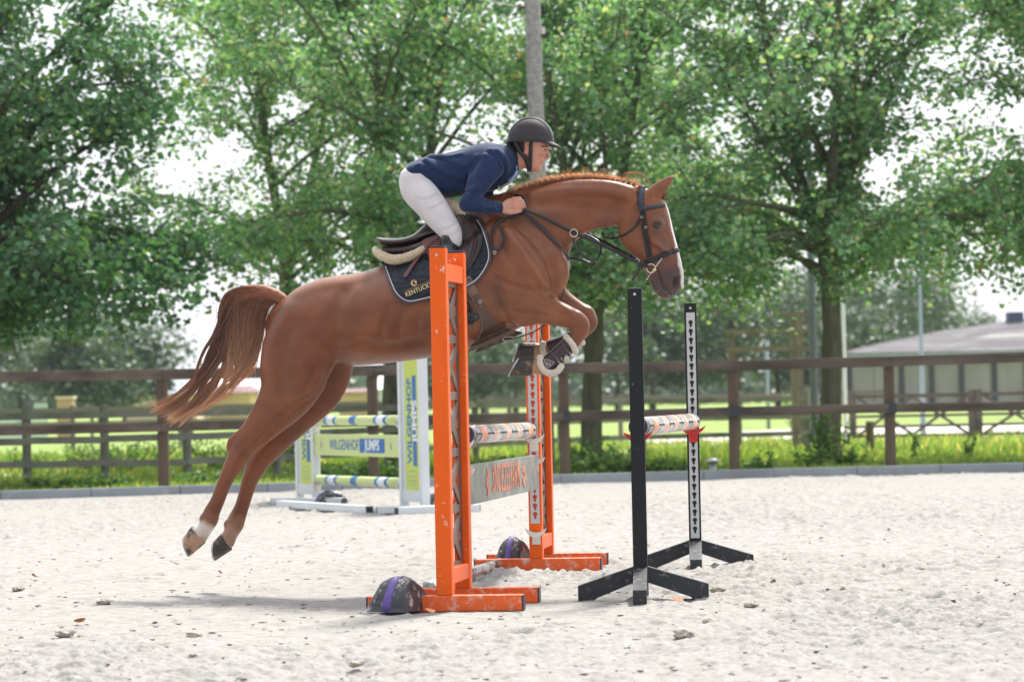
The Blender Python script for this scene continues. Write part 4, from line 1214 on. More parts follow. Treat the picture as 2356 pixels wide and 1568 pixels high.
# ---- white jump with lime panels further back
WH = mat("white_wing_paint", (0.66, 0.70, 0.73), 0.45, var=.05, vscale=3, dirt=(0.50, .50, .48), dirt_scale=9, dirt_lo=.6, dirt_hi=.8)
LIMEP = mat("lime_panel", (0.52, 0.62, 0.10), 0.5); LIMEB = mat("pale_lime_board", (0.58, 0.68, 0.28), 0.45)
BLUE = mat("blue_print", (0.012, 0.13, 0.42), 0.5); WT = mat("white_print", (0.78, 0.80, 0.82), 0.5); SEAL = mat("seal_print", (.32, .42, .28), .6)
UW = Vector((.298, -.954, 0)).normalized()    # along the poles, towards the camera
def white_wing(pin, s, lab, feet, texts=True):
    """pin: ground point of the inner post; s=+1: wing runs towards the camera, -1: away from it"""
    o = empty("white_wing", (pin.x, pin.y, 0)); tag(o, lab, "jump wing", "white wings of the jump by the kerb")
    ang = math.atan2(UW.y, UW.x); o.rotation_euler = (0, 0, ang)     # local +x = towards the camera along the poles
    Wd = .74 * s; t = .042; H = 1.72
    for k, x in enumerate((0, Wd)):
        mb = MB(); mb.box((x - t, -t, .0), (x + t, t, H), bev=.006); mb.build("upright", WH, o)
    x0, x1 = sorted((t * s, Wd - t * s))
    for z0, z1 in ((.09, .20), (H - .2, H - .09)):
        mb = MB(); mb.box((x0, -.03, z0), (x1, .03, z1)); mb.build("cross_beam", WH, o)
    mb = MB(); mb.box((x0 + .07, -.012, .20), (x1 - .07, .012, H - .2)); pn = mb.build("lime_panel", LIMEP, o)
    for xx in (x0, x1 - .07):
        mb = MB(); mb.box((xx, -.016, .20), (xx + .07, .016, H - .2)); mb.build("side_board", WH, o)
    # writing reads from bottom to top on the face towards the camera (local -y)
    xc = (x0 + x1) / 2
    def T(name, txt, m, xo, z, size, sx, lift, **k):
        M = frame_M((xc + xo, -.0135 - lift, z), (0, 0, 1), (-1, 0, 0))
        return text_mesh(name, txt, m, pn, M, size=size, sx=sx, **k)
    T("lettering", "WILGENHOF", BLUE, -.085, .885, .225, .64, 0, bold=.007)
    mb = MB(); mb.box((xc + .03, -.0142, .44), (xc + .17, -.0122, 1.33)); mb.build("blue_bar", BLUE, pn)
    T("lettering", "JUMPS", WT, .115, .885, .215, .70, .002, bold=.008)
    for k, (z, tx) in enumerate(((.385, ""), (.33, ""), (.29, ""), (.25, ""))):
        mb = MB(); wv = (.16, .20, .20, .12)[k]; mb.box((xc - wv, -.0140, z), (xc + wv * .7, -.0122, z + .010)); mb.build("small_print", SEAL, pn)
    # carriers for the cups on the inner post
    ic = s * -1
    mb = MB(); mb.box((ic * t if ic > 0 else ic * t - .003, -.028, .2), (ic * t + .003 if ic > 0 else ic * t, .028, H - .05)); mb.build("hole_strip", STRIP, o)
    bpy.context.view_layer.update()
    for a, b in feet:
        a = Vector(a); b = Vector(b); mb = MB(); Minv = o.matrix_world.inverted()
        mb.bar(Minv @ (a + Vector((0, 0, .036))), Minv @ (b + Vector((0, 0, .036))), .08, .072, bev=.005); f = mb.build("foot", WH, o)
        for e, d in ((a, a - b), (b, b - a)):
            mb = MB(); d = d.normalized(); mb.bar(Minv @ (e + d * .001 + Vector((0, 0, .036))), Minv @ (e + d * .008 + Vector((0, 0, .036))), .072, .064)
            mb.build("end_cap", NAVYCAP, f)
    return o
def flatp(px, Y): p = gx(px, Y, .3); return Vector((p.x, p.y, 0))
wi_r = flatp(930, 32.45); wi_l = flatp(727, 35.25)
white_wing(wi_l, -1, "white jump wing partly hidden behind the horse's hind leg, left end of the lime poles", [(ground(628, 1160), ground(790, 1160)), (ground(644, 1166), ground(850, 1180))])
# right wing runs towards the camera from its inner post
white_wing(wi_r, 1, "white jump wing with blue writing directly left of the near orange wing", [(ground(869, 1181), ground(1040, 1178)), (ground(913, 1183.5), ground(1100, 1176))])
# poles and plank of the white jump
LI = (0.56, 0.66, 0.28); BL = (.02, .14, .42); WW = (.74, .77, .78)
def lime_pole(zl, zr, lab):
    a = wi_l + UW * .06; b = wi_r - UW * .06; a.z = zl; b.z = zr; d = b - a; a = a + Vector((.0, 0, 0))
    bands = [(.15, .18, BL), (.18, .26, WW), (.26, .29, BL), (.46, .53, BL), (.74, .77, BL), (.77, .85, WW), (.85, .88, BL)]
    bl = []
    m = bpy.data.materials.new("lime_pole_paint")
    # bands run along the pole, which falls in y from a to b
    bands2 = sorted([(1 - e, 1 - s, c) for s, e, c in bands])
    m = band_mat("lime_pole_paint", abs(d.y), d.y, [], LI, .35)
    el = m.node_tree.nodes["Color Ramp"].color_ramp.elements
    for s, e, c in bands2:
        q = el.new(s); q.color = (*c, 1)
        if not any(abs(s2 - e) < 1e-6 for s2, _, _ in bands2): q = el.new(e); q.color = (*LI, 1)
    return jump_pole("lime_pole", a, b, .05, None, lab, m, WH, "lime poles of the white jump")
def zat(py, px, Y): return at(px, py, Y).z
lime_pole(zat(967, 730, 35.2), zat(966, 925, 32.5), "upper lime green pole with blue and white bands on the white jump")
lime_pole(zat(1102, 730, 35.2), zat(1110, 925, 32.5), "lower lime green pole with blue and white bands on the white jump")
a = wi_l + UW * .05; b = wi_r - UW * .05; a.z = zat(1022, 730, 35.2); b.z = zat(1026, 925, 32.5)
o = empty("lime_plank", a); tag(o, "pale lime plank with blue writing hanging between the two white wings", "plank")
d = b - a; L = d.length; u = d.normalized(); M0 = frame_M((0, 0, 0), u, (0, 0, 1))
mb = MB(); mb.box((0, -.112, -.02), (L, .112, .02), M0, bev=.004); mb.build("board", LIMEB, o)
MF = frame_M((0, 0, 0), u, (0, 0, 1)) @ Matrix.Translation((0, 0, .0215))
text_mesh("lettering", "WILGENHOF", BLUE, o, MF @ Matrix.Translation((L * .36, .0, 0)), size=.155, sx=1.12, bold=.001)
mb = MB(); mb.box((L * .545, -.072, 0), (L * .83, .072, .0015), MF); mb.build("blue_box", BLUE, o)
text_mesh("lettering", "JUMPS", WT, o, MF @ Matrix.Translation((L * .69, .0, .002)), size=.15, sx=1.15, bold=.004)
for f in (.085, .90):
    mb = MB()
    for k in range(14):
        a_ = k * 2 * math.pi / 14; mb.box((L * f + .10 * math.cos(a_) - .008, .07 * math.sin(a_) - .004, 0), (L * f + .10 * math.cos(a_) + .008, .07 * math.sin(a_) + .004, .001), MF)
    mb.build("seal", SEAL, o)
    mb = MB(); mb.box((L * f - .012, -.035, 0), (L * f + .012, .035, .0012), MF); mb.build("seal_mark", BLUE, o)
for (P, s, rz) in ((wi_l, 1, 0), (wi_r, -1, math.pi)):
    for k, (zz, nm) in enumerate((((967, 966), "upper pole"), ((1008, 1010), "plank"), ((1102, 1110), "lower pole"))):
        z = zat(zz[0], 730, 35.2) if s > 0 else zat(zz[1], 925, 32.5)
        q = P + UW * .046 * s
        cup("jump_cup", (q.x, q.y, z - .052), math.atan2(UW.y, UW.x) + (R(90) if s > 0 else R(-90)), WHITEP, "cream cup at the %s end of the %s of the white jump" % ("far left" if s > 0 else "near right", nm))
# weights on its feet
WB = (0, 0)
p = ground(760, 1160); sandbag((p.x, p.y + .1, 0), .36, .24, .12, R(20), 6, "dusty sandbag lying right of the left white wing's foot")
p = ground(1000, 1168); sandbag((p.x + .05, p.y + .1, 0), .34, .22, .13, R(20), 7, "sandbag at the right white wing, peeping out left of the orange upright")
# ================================================================= SOLID MODELLING HELPERS
HEAD_DEG = 6.0                       # the horse heads right and this much towards the camera
H_Y = 18.75
_o = at(1000, 700, H_Y)
HO = np.array([_o.x, _o.y, 0.0])
_h = R(HEAD_DEG)
HX = np.array([math.cos(_h), -math.sin(_h), 0.0]); HY = np.array([math.sin(_h), math.cos(_h), 0.0]); HZ = np.array([0, 0, 1.0])
HM = np.stack([HX, HY, HZ], 1)       # local -> world rotation
S = 1.0 / (FPX / H_Y)                # metres per picture unit in the horse's plane

def hp(px, py, lat=0.0):
    """picture point -> horse frame (x forward, y away from the camera, z up) on the plane y=lat"""
    v = HM.T @ ray(px, py); o = HM.T @ (np.array([0, 0, CAM_H]) - HO)
    t = (lat - o[1]) / v[1]
    return o + v * t

def catmull(N, sub):
    N = np.asarray(N, float); n = len(N)
    if n < 3: return np.concatenate([N[:1] * (1 - t) + N[1:] * t for t in np.linspace(0, 1, sub + 1)]) if n == 2 else N
    out = []
    for i in range(n - 1):
        p0 = N[max(i - 1, 0)]; p1 = N[i]; p2 = N[i + 1]; p3 = N[min(i + 2, n - 1)]
        for t in np.arange(sub) / sub:
            out.append(.5 * ((2 * p1) + (-p0 + p2) * t + (2 * p0 - 5 * p1 + 4 * p2 - p3) * t * t + (-p0 + 3 * p1 - 3 * p2 + p3) * t ** 3))
    out.append(N[-1]); return np.array(out)

class Field:
    def __init__(s, lo, hi, h):
        s.lo = np.array(lo, float); s.h = h
        s.n = np.ceil((np.array(hi) - s.lo) / h).astype(int) + 1
        s.F = np.full(s.n, 0.25, dtype=np.float32)
        s.ax = [s.lo[i] + h * np.arange(s.n[i]) for i in range(3)]
    def _box(s, lo, hi):
        a = np.clip(np.floor((lo - s.lo) / s.h).astype(int), 0, s.n); b = np.clip(np.ceil((hi - s.lo) / s.h).astype(int) + 1, 0, s.n)
        return a, b
    def _merge(s, a, b, D, k, op):
        sl = tuple(slice(a[i], b[i]) for i in range(3)); F = s.F[sl]
        if op == 'u':
            if k > 0:
                hh = np.maximum(k - np.abs(F - D), 0) / k; s.F[sl] = np.minimum(F, D) - hh * hh * k * .25
            else: s.F[sl] = np.minimum(F, D)
        else:      # carve
            D = -D
            if k > 0:
                hh = np.maximum(k - np.abs(F - D), 0) / k; s.F[sl] = np.maximum(F, D) + hh * hh * k * .25
            else: s.F[sl] = np.maximum(F, D)
    def tube(s, nodes, k=.02, sub=3, op='u', lat=(0, 1, 0)):
        """nodes: (x, y, z, radius in plane, radius sideways)"""
        N = catmull(nodes, sub) if len(nodes) > 2 else np.asarray(nodes, float)
        m = N[:, 3:].max() + k + .03
        a, b = s._box((N[:, :3].min(0) - m), (N[:, :3].max(0) + m))
        if np.any(b <= a): return
        D = np.full(b - a, .25, dtype=np.float32); ey = np.array(lat, float)
        for i in range(len(N) - 1):
            p, q = N[i], N[i + 1]; rm = max(p[3:].max(), q[3:].max()) + k + .03
            a2, b2 = s._box(np.minimum(p[:3], q[:3]) - rm, np.maximum(p[:3], q[:3]) + rm)
            if np.any(b2 <= a2): continue
            X = (s.ax[0][a2[0]:b2[0]] - p[0])[:, None, None]; Y = (s.ax[1][a2[1]:b2[1]] - p[1])[None, :, None]; Z = (s.ax[2][a2[2]:b2[2]] - p[2])[None, None, :]
            d = q[:3] - p[:3]; L = np.linalg.norm(d) + 1e-9; t = d / L
            nn = np.cross(ey, t)
            if np.linalg.norm(nn) < .15: nn = np.cross(np.array([0, 0, 1.0]), t)
            if np.linalg.norm(nn) < .15: nn = np.array([1.0, 0, 0])
            nn /= np.linalg.norm(nn); bb = np.cross(t, nn)
            al = X * t[0] + Y * t[1] + Z * t[2]
            hc = np.clip(al / L, 0, 1); dt = al - hc * L
            rn = p[3] + (q[3] - p[3]) * hc; rb = p[4] + (q[4] - p[4]) * hc
            dn = X * nn[0] + Y * nn[1] + Z * nn[2]; db = X * bb[0] + Y * bb[1] + Z * bb[2]
            rt = np.minimum(rn, rb)
            k0 = np.sqrt((dn / rn) ** 2 + (db / rb) ** 2 + (dt / rt) ** 2) + 1e-6
            k1 = np.sqrt((dn / rn ** 2) ** 2 + (db / rb ** 2) ** 2 + (dt / rt ** 2) ** 2) + 1e-6
            dist = (k0 * (k0 - 1) / k1).astype(np.float32)
            sl = tuple(slice(a2[j] - a[j], b2[j] - a[j]) for j in range(3))
            D[sl] = np.minimum(D[sl], dist)
        s._merge(a, b, D, k, op)
    def ball(s, c, r, k=.01, op='u', rot=None):
        """ellipsoid with radii r along x, y, z (or along the columns of rot)"""
        r = np.array(r, float) if np.ndim(r) else np.array([r] * 3, float)
        m = r.max() + k + .03; c = np.asarray(c, float)
        a, b = s._box(c - m, c + m)
        if np.any(b <= a): return
        X = (s.ax[0][a[0]:b[0]] - c[0])[:, None, None]; Y = (s.ax[1][a[1]:b[1]] - c[1])[None, :, None]; Z = (s.ax[2][a[2]:b[2]] - c[2])[None, None, :]
        Rm = np.eye(3) if rot is None else np.asarray(rot, float)
        u = [X * Rm[0, j] + Y * Rm[1, j] + Z * Rm[2, j] for j in range(3)]
        k0 = np.sqrt(sum((u[j] / r[j]) ** 2 for j in range(3))) + 1e-6; k1 = np.sqrt(sum((u[j] / r[j] ** 2) ** 2 for j in range(3))) + 1e-6
        s._merge(a, b, (k0 * (k0 - 1) / k1).astype(np.float32), k, op)
    def smooth(s, it=1):
        for _ in range(it):
            for ax in range(3):
                F = s.F; G = F.copy()
                sl = [slice(None)] * 3; l = list(sl); r = list(sl); c = list(sl)
                l[ax] = slice(0, -2); r[ax] = slice(2, None); c[ax] = slice(1, -1)
                G[tuple(c)] = .5 * F[tuple(c)] + .25 * (F[tuple(l)] + F[tuple(r)]); s.F = G
    def sample(s, P):
        P = np.asarray(P, float); q = (P - s.lo) / s.h; q = np.clip(q, 0, s.n - 1.001); i = q.astype(int); f = q - i
        o = 0
        for dx in (0, 1):
            for dy in (0, 1):
                for dz in (0, 1):
                    wt = (f[..., 0] if dx else 1 - f[..., 0]) * (f[..., 1] if dy else 1 - f[..., 1]) * (f[..., 2] if dz else 1 - f[..., 2])
                    o = o + wt * s.F[i[..., 0] + dx, i[..., 1] + dy, i[..., 2] + dz]
        return o
    def mesh(s):
        F = s.F; n = np.array(F.shape)
        ins = F < 0
        c = [ins[dx:n[0] - 1 + dx, dy:n[1] - 1 + dy, dz:n[2] - 1 + dz] for dx in (0, 1) for dy in (0, 1) for dz in (0, 1)]
        sm = sum(x.astype(np.int8) for x in c); act = np.argwhere((sm > 0) & (sm < 8))
        offs = np.array([(dx, dy, dz) for dx in (0, 1) for dy in (0, 1) for dz in (0, 1)])
        fv = np.stack([F[act[:, 0] + o[0], act[:, 1] + o[1], act[:, 2] + o[2]] for o in offs], 1)
        acc = np.zeros((len(act), 3)); cnt = np.zeros(len(act))
        for a in range(8):
            for b in range(a + 1, 8):
                if np.abs(offs[a] - offs[b]).sum() != 1: continue
                fa, fb = fv[:, a], fv[:, b]; m = (fa < 0) != (fb < 0)
                t = np.where(m, fa / np.where(m, fa - fb, 1), 0)
                acc += np.where(m[:, None], offs[a] + t[:, None] * (offs[b] - offs[a]), 0); cnt += m
        V = (act + acc / cnt[:, None]) * s.h + s.lo
        ids = np.full(n, -1, dtype=np.int64); ids[act[:, 0], act[:, 1], act[:, 2]] = np.arange(len(act))
        Q = []
        for ax in range(3):
            e = np.zeros(3, int); e[ax] = 1
            A = ins[:n[0] - e[0], :n[1] - e[1], :n[2] - e[2]]; B = ins[e[0]:, e[1]:, e[2]:]
            E = np.argwhere(A != B); u, v = [(1, 2), (2, 0), (0, 1)][ax]
            E = E[(E[:, u] > 0) & (E[:, v] > 0)]
            fl = A[E[:, 0], E[:, 1], E[:, 2]]
            def g(du, dv):
                G = E.copy(); G[:, u] -= du; G[:, v] -= dv; return ids[G[:, 0], G[:, 1], G[:, 2]]
            q = np.stack([g(1, 1), g(0, 1), g(0, 0), g(1, 0)], 1)
            q[~fl] = q[~fl][:, ::-1]; q = q[(q >= 0).all(1)]; Q.append(q)
        return V, np.concatenate(Q)

def side_y(F, x, z, sgn=-1, y0=None):
    """outermost surface of a field at (x, z) coming from the side sgn (-1: camera side)"""
    ys = F.ax[1] if sgn < 0 else F.ax[1][::-1]
    P = np.stack([np.full(len(ys), x), ys, np.full(len(ys), z)], -1); f = F.sample(P)
    i = np.argmax(f < 0)
    if not (f < 0).any(): return None
    if i == 0: return ys[0]
    t = f[i - 1] / (f[i - 1] - f[i]); return ys[i - 1] + (ys[i] - ys[i - 1]) * t

def surf(F, px, py, off=0.0, sgn=-1, fallback=None):
    """point on the camera side of a body seen at a picture point (sgn=+1: its mirror on the far side)"""
    y = -.2
    for _ in range(5):
        p = hp(px, py, y); yy = side_y(F, p[0], p[2], -1)
        if yy is None: yy = fallback if fallback is not None else y
        y = yy
    p = hp(px, py, y)
    if sgn > 0:
        yy = side_y(F, p[0], p[2], 1); p = np.array([p[0], (yy if yy is not None else -y) + off, p[2]])
    else: p = p + np.array([0, -off, 0])
    return p
# ================================================================= HORSE
def T(F, pts, lat, k=.02, sub=3, op='u', sgn=1):
    """pts: (px, py, r_plane, r_side[, lat]) in picture units"""
    N = []
    for p in pts:
        la = (p[4] if len(p) > 4 else lat) * S; c = hp(p[0], p[1], la)
        N.append((*c, p[2] * S, p[3] * S))
    F.tube(N, k, sub, op)

HF = Field(hp(395, 1310, -.0) - np.array([0, .40, 0]), hp(1590, 390, 0) + np.array([0, .42, .02]), .0072)
F = HF
# --- trunk
T(F, [(672, 752, 62, 74), (735, 742, 92, 98), (800, 739, 102, 108), (870, 731, 106, 114), (950, 712, 115, 118), (1030, 690, 123, 116), (1105, 658, 126, 104), (1172, 628, 121, 88), (1226, 608, 100, 72), (1256, 606, 62, 56)], 0, .03, 4)
T(F, [(1030, 560, 26, 20), (1080, 520, 36, 26), (1130, 500, 46, 28), (1180, 490, 50, 30), (1235, 480, 52, 32)], 0, .05)          # withers
T(F, [(700, 690, 26, 60), (760, 665, 26, 66), (830, 656, 26, 64), (920, 632, 30, 54)], 0, .04)                                     # loin and croup
# --- neck
T(F, [(1160, 560, 98, 66), (1228, 527, 96, 56), (1282, 492, 76, 46), (1335, 472, 64, 38), (1395, 466, 55, 34), (1445, 470, 50, 32), (1482, 478, 42, 30)], 0, .035, 4)
for sg in (-1, 1):
    T(F, [(1225, 470, 22, 16), (1300, 440, 22, 15), (1390, 434, 20, 14), (1450, 446, 18, 14)], 26 * sg, .03)                       # crest muscle
    T(F, [(1268, 590, 20, 16), (1300, 545, 20, 14), (1345, 520, 18, 12), (1400, 505, 16, 12)], 24 * sg, .025)                       # brachiocephalic
    # jugular groove
    T(F, [(1290, 572, 3.5, 5), (1325, 538, 3, 5), (1370, 519, 3, 4)], 40 * sg, .012, 3, 'd')
# --- head
T(F, [(1478, 468, 36, 30), (1494, 492, 42, 37), (1501, 520, 44, 38), (1509, 552, 42, 32), (1520, 585, 37, 26), (1532, 618, 31, 21), (1541, 642, 28, 21), (1546, 655, 24, 20)], 0, .015, 4)
T(F, [(1522, 470, 10, 22), (1534, 520, 8, 20), (1547, 560, 9, 17), (1556, 600, 11, 15), (1562, 635, 11, 14), (1560, 655, 11, 13)], 0, .02)   # nose bridge
T(F, [(1552, 664, 12, 15), (1540, 668, 12, 16), (1528, 664, 11, 15)], 0, .008)
T(F, [(1542, 677, 9, 12), (1530, 677, 10, 14), (1518, 669, 11, 14), (1509, 655, 11, 12), (1500, 630, 11, 11), (1488, 606, 12, 14)], 0, .015)                       # lower lip, chin, jaw bar
for sg in (-1, 1):
    T(F, [(1452, 500, 30, 14, 20 * sg), (1460, 540, 36, 14, 20 * sg), (1478, 575, 24, 12, 18 * sg), (1500, 600, 12, 10, 14 * sg)], 0, .025)    # cheek disc
    T(F, [(1500, 556, 4, 5, 34 * sg), (1530, 575, 3.5, 5, 28 * sg), (1545, 590, 3, 4, 22 * sg)], 0, .012)                                     # facial crest
    F.ball(hp(1511, 516, 33 * sg * S), (.040, .022, .034), .02)                                      # brow and orbit
    F.ball(hp(1512, 520, 45 * sg * S), (.020, .014, .016), .008, 'd')
    T(F, [(1490, 585, 1.2, 1.2, 22 * sg), (1490, 586, 1.2, 1.2, 22 * sg)], 0, 0)
    # ears
    base, tip = hp(1499, 453, 19 * sg * S), hp(1549 if sg < 0 else 1553, 402, 15 * sg * S)
    dd = tip - base
    N = [(*(base + dd * t), r1, r2) for t, r1, r2 in ((-.15, .046, .026), (.15, .045, .026), (.45, .038, .022), (.75, .022, .014), (1.0, .003, .003))]
    F.tube(N, .012, 4)
    off = np.array([.020, -.015, -.019])
    N = [(*(base + dd * t + off * np.array([1, 1, 1])), r1, r1 * .7) for t, r1 in ((.10, .020), (.40, .022), (.70, .013), (.90, .005))]
    F.tube(N, .006, 4, 'd')
# --- shoulder, chest
for sg in (-1, 1):
    T(F, [(1120, 545, 55, 20, 62 * sg), (1165, 590, 60, 26, 70 * sg), (1205, 635, 56, 30, 66 * sg), (1236, 660, 44, 30, 56 * sg)], 0, .04)
    T(F, [(1180, 560, 12, 9, 84 * sg), (1212, 600, 13, 9, 86 * sg), (1240, 640, 12, 9, 78 * sg)], 0, .02)                            # scapula ridge
    T(F, [(1268, 590, 30, 24, 34 * sg), (1280, 630, 30, 24, 34 * sg), (1268, 662, 26, 22, 34 * sg)], 0, .025)                        # pectorals
    T(F, [(1170, 690, 52, 28, 62 * sg), (1205, 700, 44, 28, 58 * sg)], 0, .04)                                                        # triceps
# --- near foreleg (camera side)
T(F, [(1205, 700, 52, 36, -54), (1240, 706, 40, 30, -50), (1270, 717, 31, 25, -46), (1302, 727, 25.5, 22, -42), (1322, 737, 23, 20, -40)], 0, .03, 4)
T(F, [(1230, 684, 14, 12, -62), (1275, 702, 10, 10, -60), (1312, 720, 8, 8, -54)], 0, .018)                                           # extensor
T(F, [(1225, 728, 12, 12, -62), (1270, 735, 9, 9, -58), (1305, 742, 7, 7, -50)], 0, .018)
T(F, [(1324, 735, 22, 18, -39), (1336, 746, 21, 19, -38), (1334, 762, 19, 17, -38), (1322, 783, 15, 13, -38)], 0, .014)                # knee
F.ball(hp(1319, 752, -38 * S), (.028, .032, .030), .015)
T(F, [(1322, 783, 14.5, 12, -38), (1300, 806, 13.5, 11, -38), (1280, 827, 14, 12, -38), (1264, 840, 18, 15, -38)], 0, .012)            # cannon
T(F, [(1264, 840, 18, 15, -38), (1250, 846, 16, 14, -38), (1236, 843, 18, 15, -38), (1226, 840, 20, 17, -38)], 0, .012)                # fetlock, pastern
# --- far foreleg
T(F, [(1240, 660, 40, 30, 46), (1290, 694, 30, 25, 44), (1326, 714, 24, 21, 42), (1348, 724, 21, 19, 40)], 0, .03, 4)
T(F, [(1348, 722, 20, 18, 40), (1356, 736, 19, 18, 40), (1354, 748, 18, 16, 40), (1338, 766, 14, 13, 40)], 0, .014)
T(F, [(1338, 766, 13.5, 12, 40), (1305, 782, 12.5, 11, 40), (1275, 795, 14, 12, 40), (1260, 802, 18, 15, 40)], 0, .012)
T(F, [(1260, 802, 17, 15, 40), (1246, 806, 16, 14, 40), (1232, 806, 18, 15, 40)], 0, .012)
# --- near hind leg
T(F, [(716, 745, 78, 50, -46), (692, 800, 88, 52, -50), (676, 850, 80, 48, -50), (668, 888, 70, 43, -48), (645, 928, 56, 36, -46), (612, 968, 43, 28, -43), (580, 1005, 33, 24, -41), (560, 1030, 27, 21, -40)], 0, .03, 4)
T(F, [(722, 880, 26, 24, -52), (700, 905, 20, 20, -54)], 0, .03)                                                                       # stifle
T(F, [(612, 945, 10, 10, -42), (580, 972, 9, 9, -41), (548, 1000, 9, 9, -40), (533, 1014, 9.5, 10, -40), (529, 1030, 9, 9, -40)], 0, .014) # Achilles and point of hock
T(F, [(560, 1028, 25, 21, -40), (549, 1048, 25, 20, -40), (535, 1072, 21, 16, -40), (517, 1108, 17, 13, -40), (501, 1150, 16.5, 13, -40), (487, 1178, 19, 15.5, -40), (482, 1194, 20.5, 17, -40), (472, 1214, 17.5, 15, -40), (458, 1232, 20, 18, -40)], 0, .015, 3)
# --- far hind leg
T(F, [(730, 750, 78, 50, 46), (735, 810, 82, 52, 50), (735, 860, 74, 46, 50), (722, 905, 60, 38, 48), (690, 950, 44, 30, 44), (652, 995, 34, 25, 42), (618, 1035, 28, 21, 40), (600, 1055, 25, 20, 40)], 0, .03, 4)
T(F, [(660, 985, 9, 9, 42), (615, 1020, 8, 9, 40), (578, 1048, 9, 9, 40), (571, 1062, 9, 9, 40)], 0, .014)
T(F, [(600, 1054, 24, 20, 40), (588, 1076, 24, 19, 40), (576, 1100, 20, 15, 40), (567, 1130, 17.5, 13, 40), (556, 1166, 17, 13, 40), (546, 1190, 20, 16, 40), (540, 1206, 21.5, 17, 40), (531, 1226, 17.5, 15, 40), (521, 1244, 20, 18, 40)], 0, .015, 3)
# flank hollow, buttock crease, belly line
for sg in (-1, 1):
    T(F, [(800, 790, 22, 10, 112 * sg), (792, 830, 22, 10, 108 * sg)], 0, .04, 3, 'd')
T(F, [(640, 712, 10, 14), (655, 700, 10, 14)], 0, .03)
def onF(px, py, dep=0.0):
    return surf(F, px, py, 0, fallback=-.06)[1] / S + dep
def vein(pts, r=1.5, k=.006, dep=.6, op='u'):
    N = [(p[0], p[1], r, r, onF(p[0], p[1], dep)) for p in pts]
    T(F, N, 0, k, 3, op)
    if min(p[0] for p in pts) > 1060: T(F, [(n[0], n[1], n[2], n[3], -n[4]) for n in N], 0, k, 3, op)
# nostrils, mouth, cheek, creases laid on the finished surface
vein([(1546, 640), (1552, 632), (1560, 637), (1563, 650), (1557, 664), (1548, 664)], 3.8, .012, 1.0)
vein([(1556, 640), (1554, 650), (1550, 659)], 5.4, .006, 0.5, 'd')
vein([(1511, 618), (1517, 632), (1520, 648), (1526, 663)], 2.6, .006, .2, 'd')
vein([(1512, 612), (1520, 622), (1527, 640)], 2.6, .012, .4)
vein([(1526, 664), (1537, 671.5), (1549, 672), (1558, 671)], 2.8, .006, 1.0, 'd')
vein([(1500, 508), (1508, 504), (1519, 507), (1526, 514)], 2.2, .008, .6)          # upper lid fold
vein([(1502, 530), (1512, 533), (1522, 529)], 1.6, .006, .4)
vein([(1519, 532), (1530, 548), (1536, 570), (1538, 592)], 2.0, .010, .6)          # facial crest and vein
vein([(1500, 545), (1516, 563), (1530, 590)], 2.2, .012, .6)
vein([(1434, 582), (1452, 592), (1470, 596)], 2.0, .010, -.4, 'd')
vein([(1470, 440), (1466, 470), (1464, 500), (1470, 520)], 3.0, .018, -.6, 'd')     # behind the jaw
vein([(1400, 516), (1425, 500), (1445, 478), (1462, 460)], 4, .03, 1.0)             # wing of the atlas
vein([(1390, 528), (1350, 537), (1318, 560), (1300, 588)], 3.5, .016, -1.0, 'd')    # jugular groove
vein([(1200, 500), (1250, 530), (1290, 560), (1306, 585)], 5, .03, -1.5, 'd')       # front edge of the shoulder
vein([(1240, 470), (1300, 470), (1370, 480), (1420, 478)], 5, .035, -2.0, 'd')
vein([(1225, 450), (1300, 440), (1390, 440), (1440, 450)], 6, .035, 1.5)
vein([(1165, 530), (1195, 575), (1225, 620), (1250, 655)], 7, .03, 2.0)             # scapular spine
vein([(1150, 560), (1178, 605), (1205, 645)], 5, .028, -2.0, 'd')
vein([(1140, 640), (1170, 655), (1200, 662), (1232, 668)], 4.5, .022, -1.5, 'd')    # triceps line
vein([(1180, 715), (1215, 722), (1255, 728)], 2.5, .014, -.8, 'd')
vein([(1228, 664), (1250, 680), (1280, 697), (1312, 716)], 3.4, .014, 1.0)
vein([(1236, 700), (1275, 716), (1310, 730)], 2.2, .012, -.8, 'd')
vein([(1262, 610), (1272, 640), (1270, 665)], 4, .02, -1.4, 'd')
vein([(1284, 600), (1292, 630), (1288, 655)], 2.6, .014, .8)
vein([(1150, 700), (1170, 735), (1200, 752)], 4, .022, -1.4, 'd')                   # behind the elbow
for pts in ([(1190, 540), (1206, 556), (1212, 580), (1230, 600), (1236, 622)], [(1212, 580), (1200, 600), (1196, 630)], [(1170, 575), (1182, 566), (1206, 556)], [(1240, 560), (1250, 590), (1247, 620), (1256, 640)],
            [(1120, 700), (1080, 730), (1030, 745)], [(700, 800), (715, 850), (712, 890)], [(1205, 690), (1240, 708), (1275, 720)], [(500, 1120), (512, 1090), (530, 1060)]):
    vein(pts, 1.15, .004, .35)
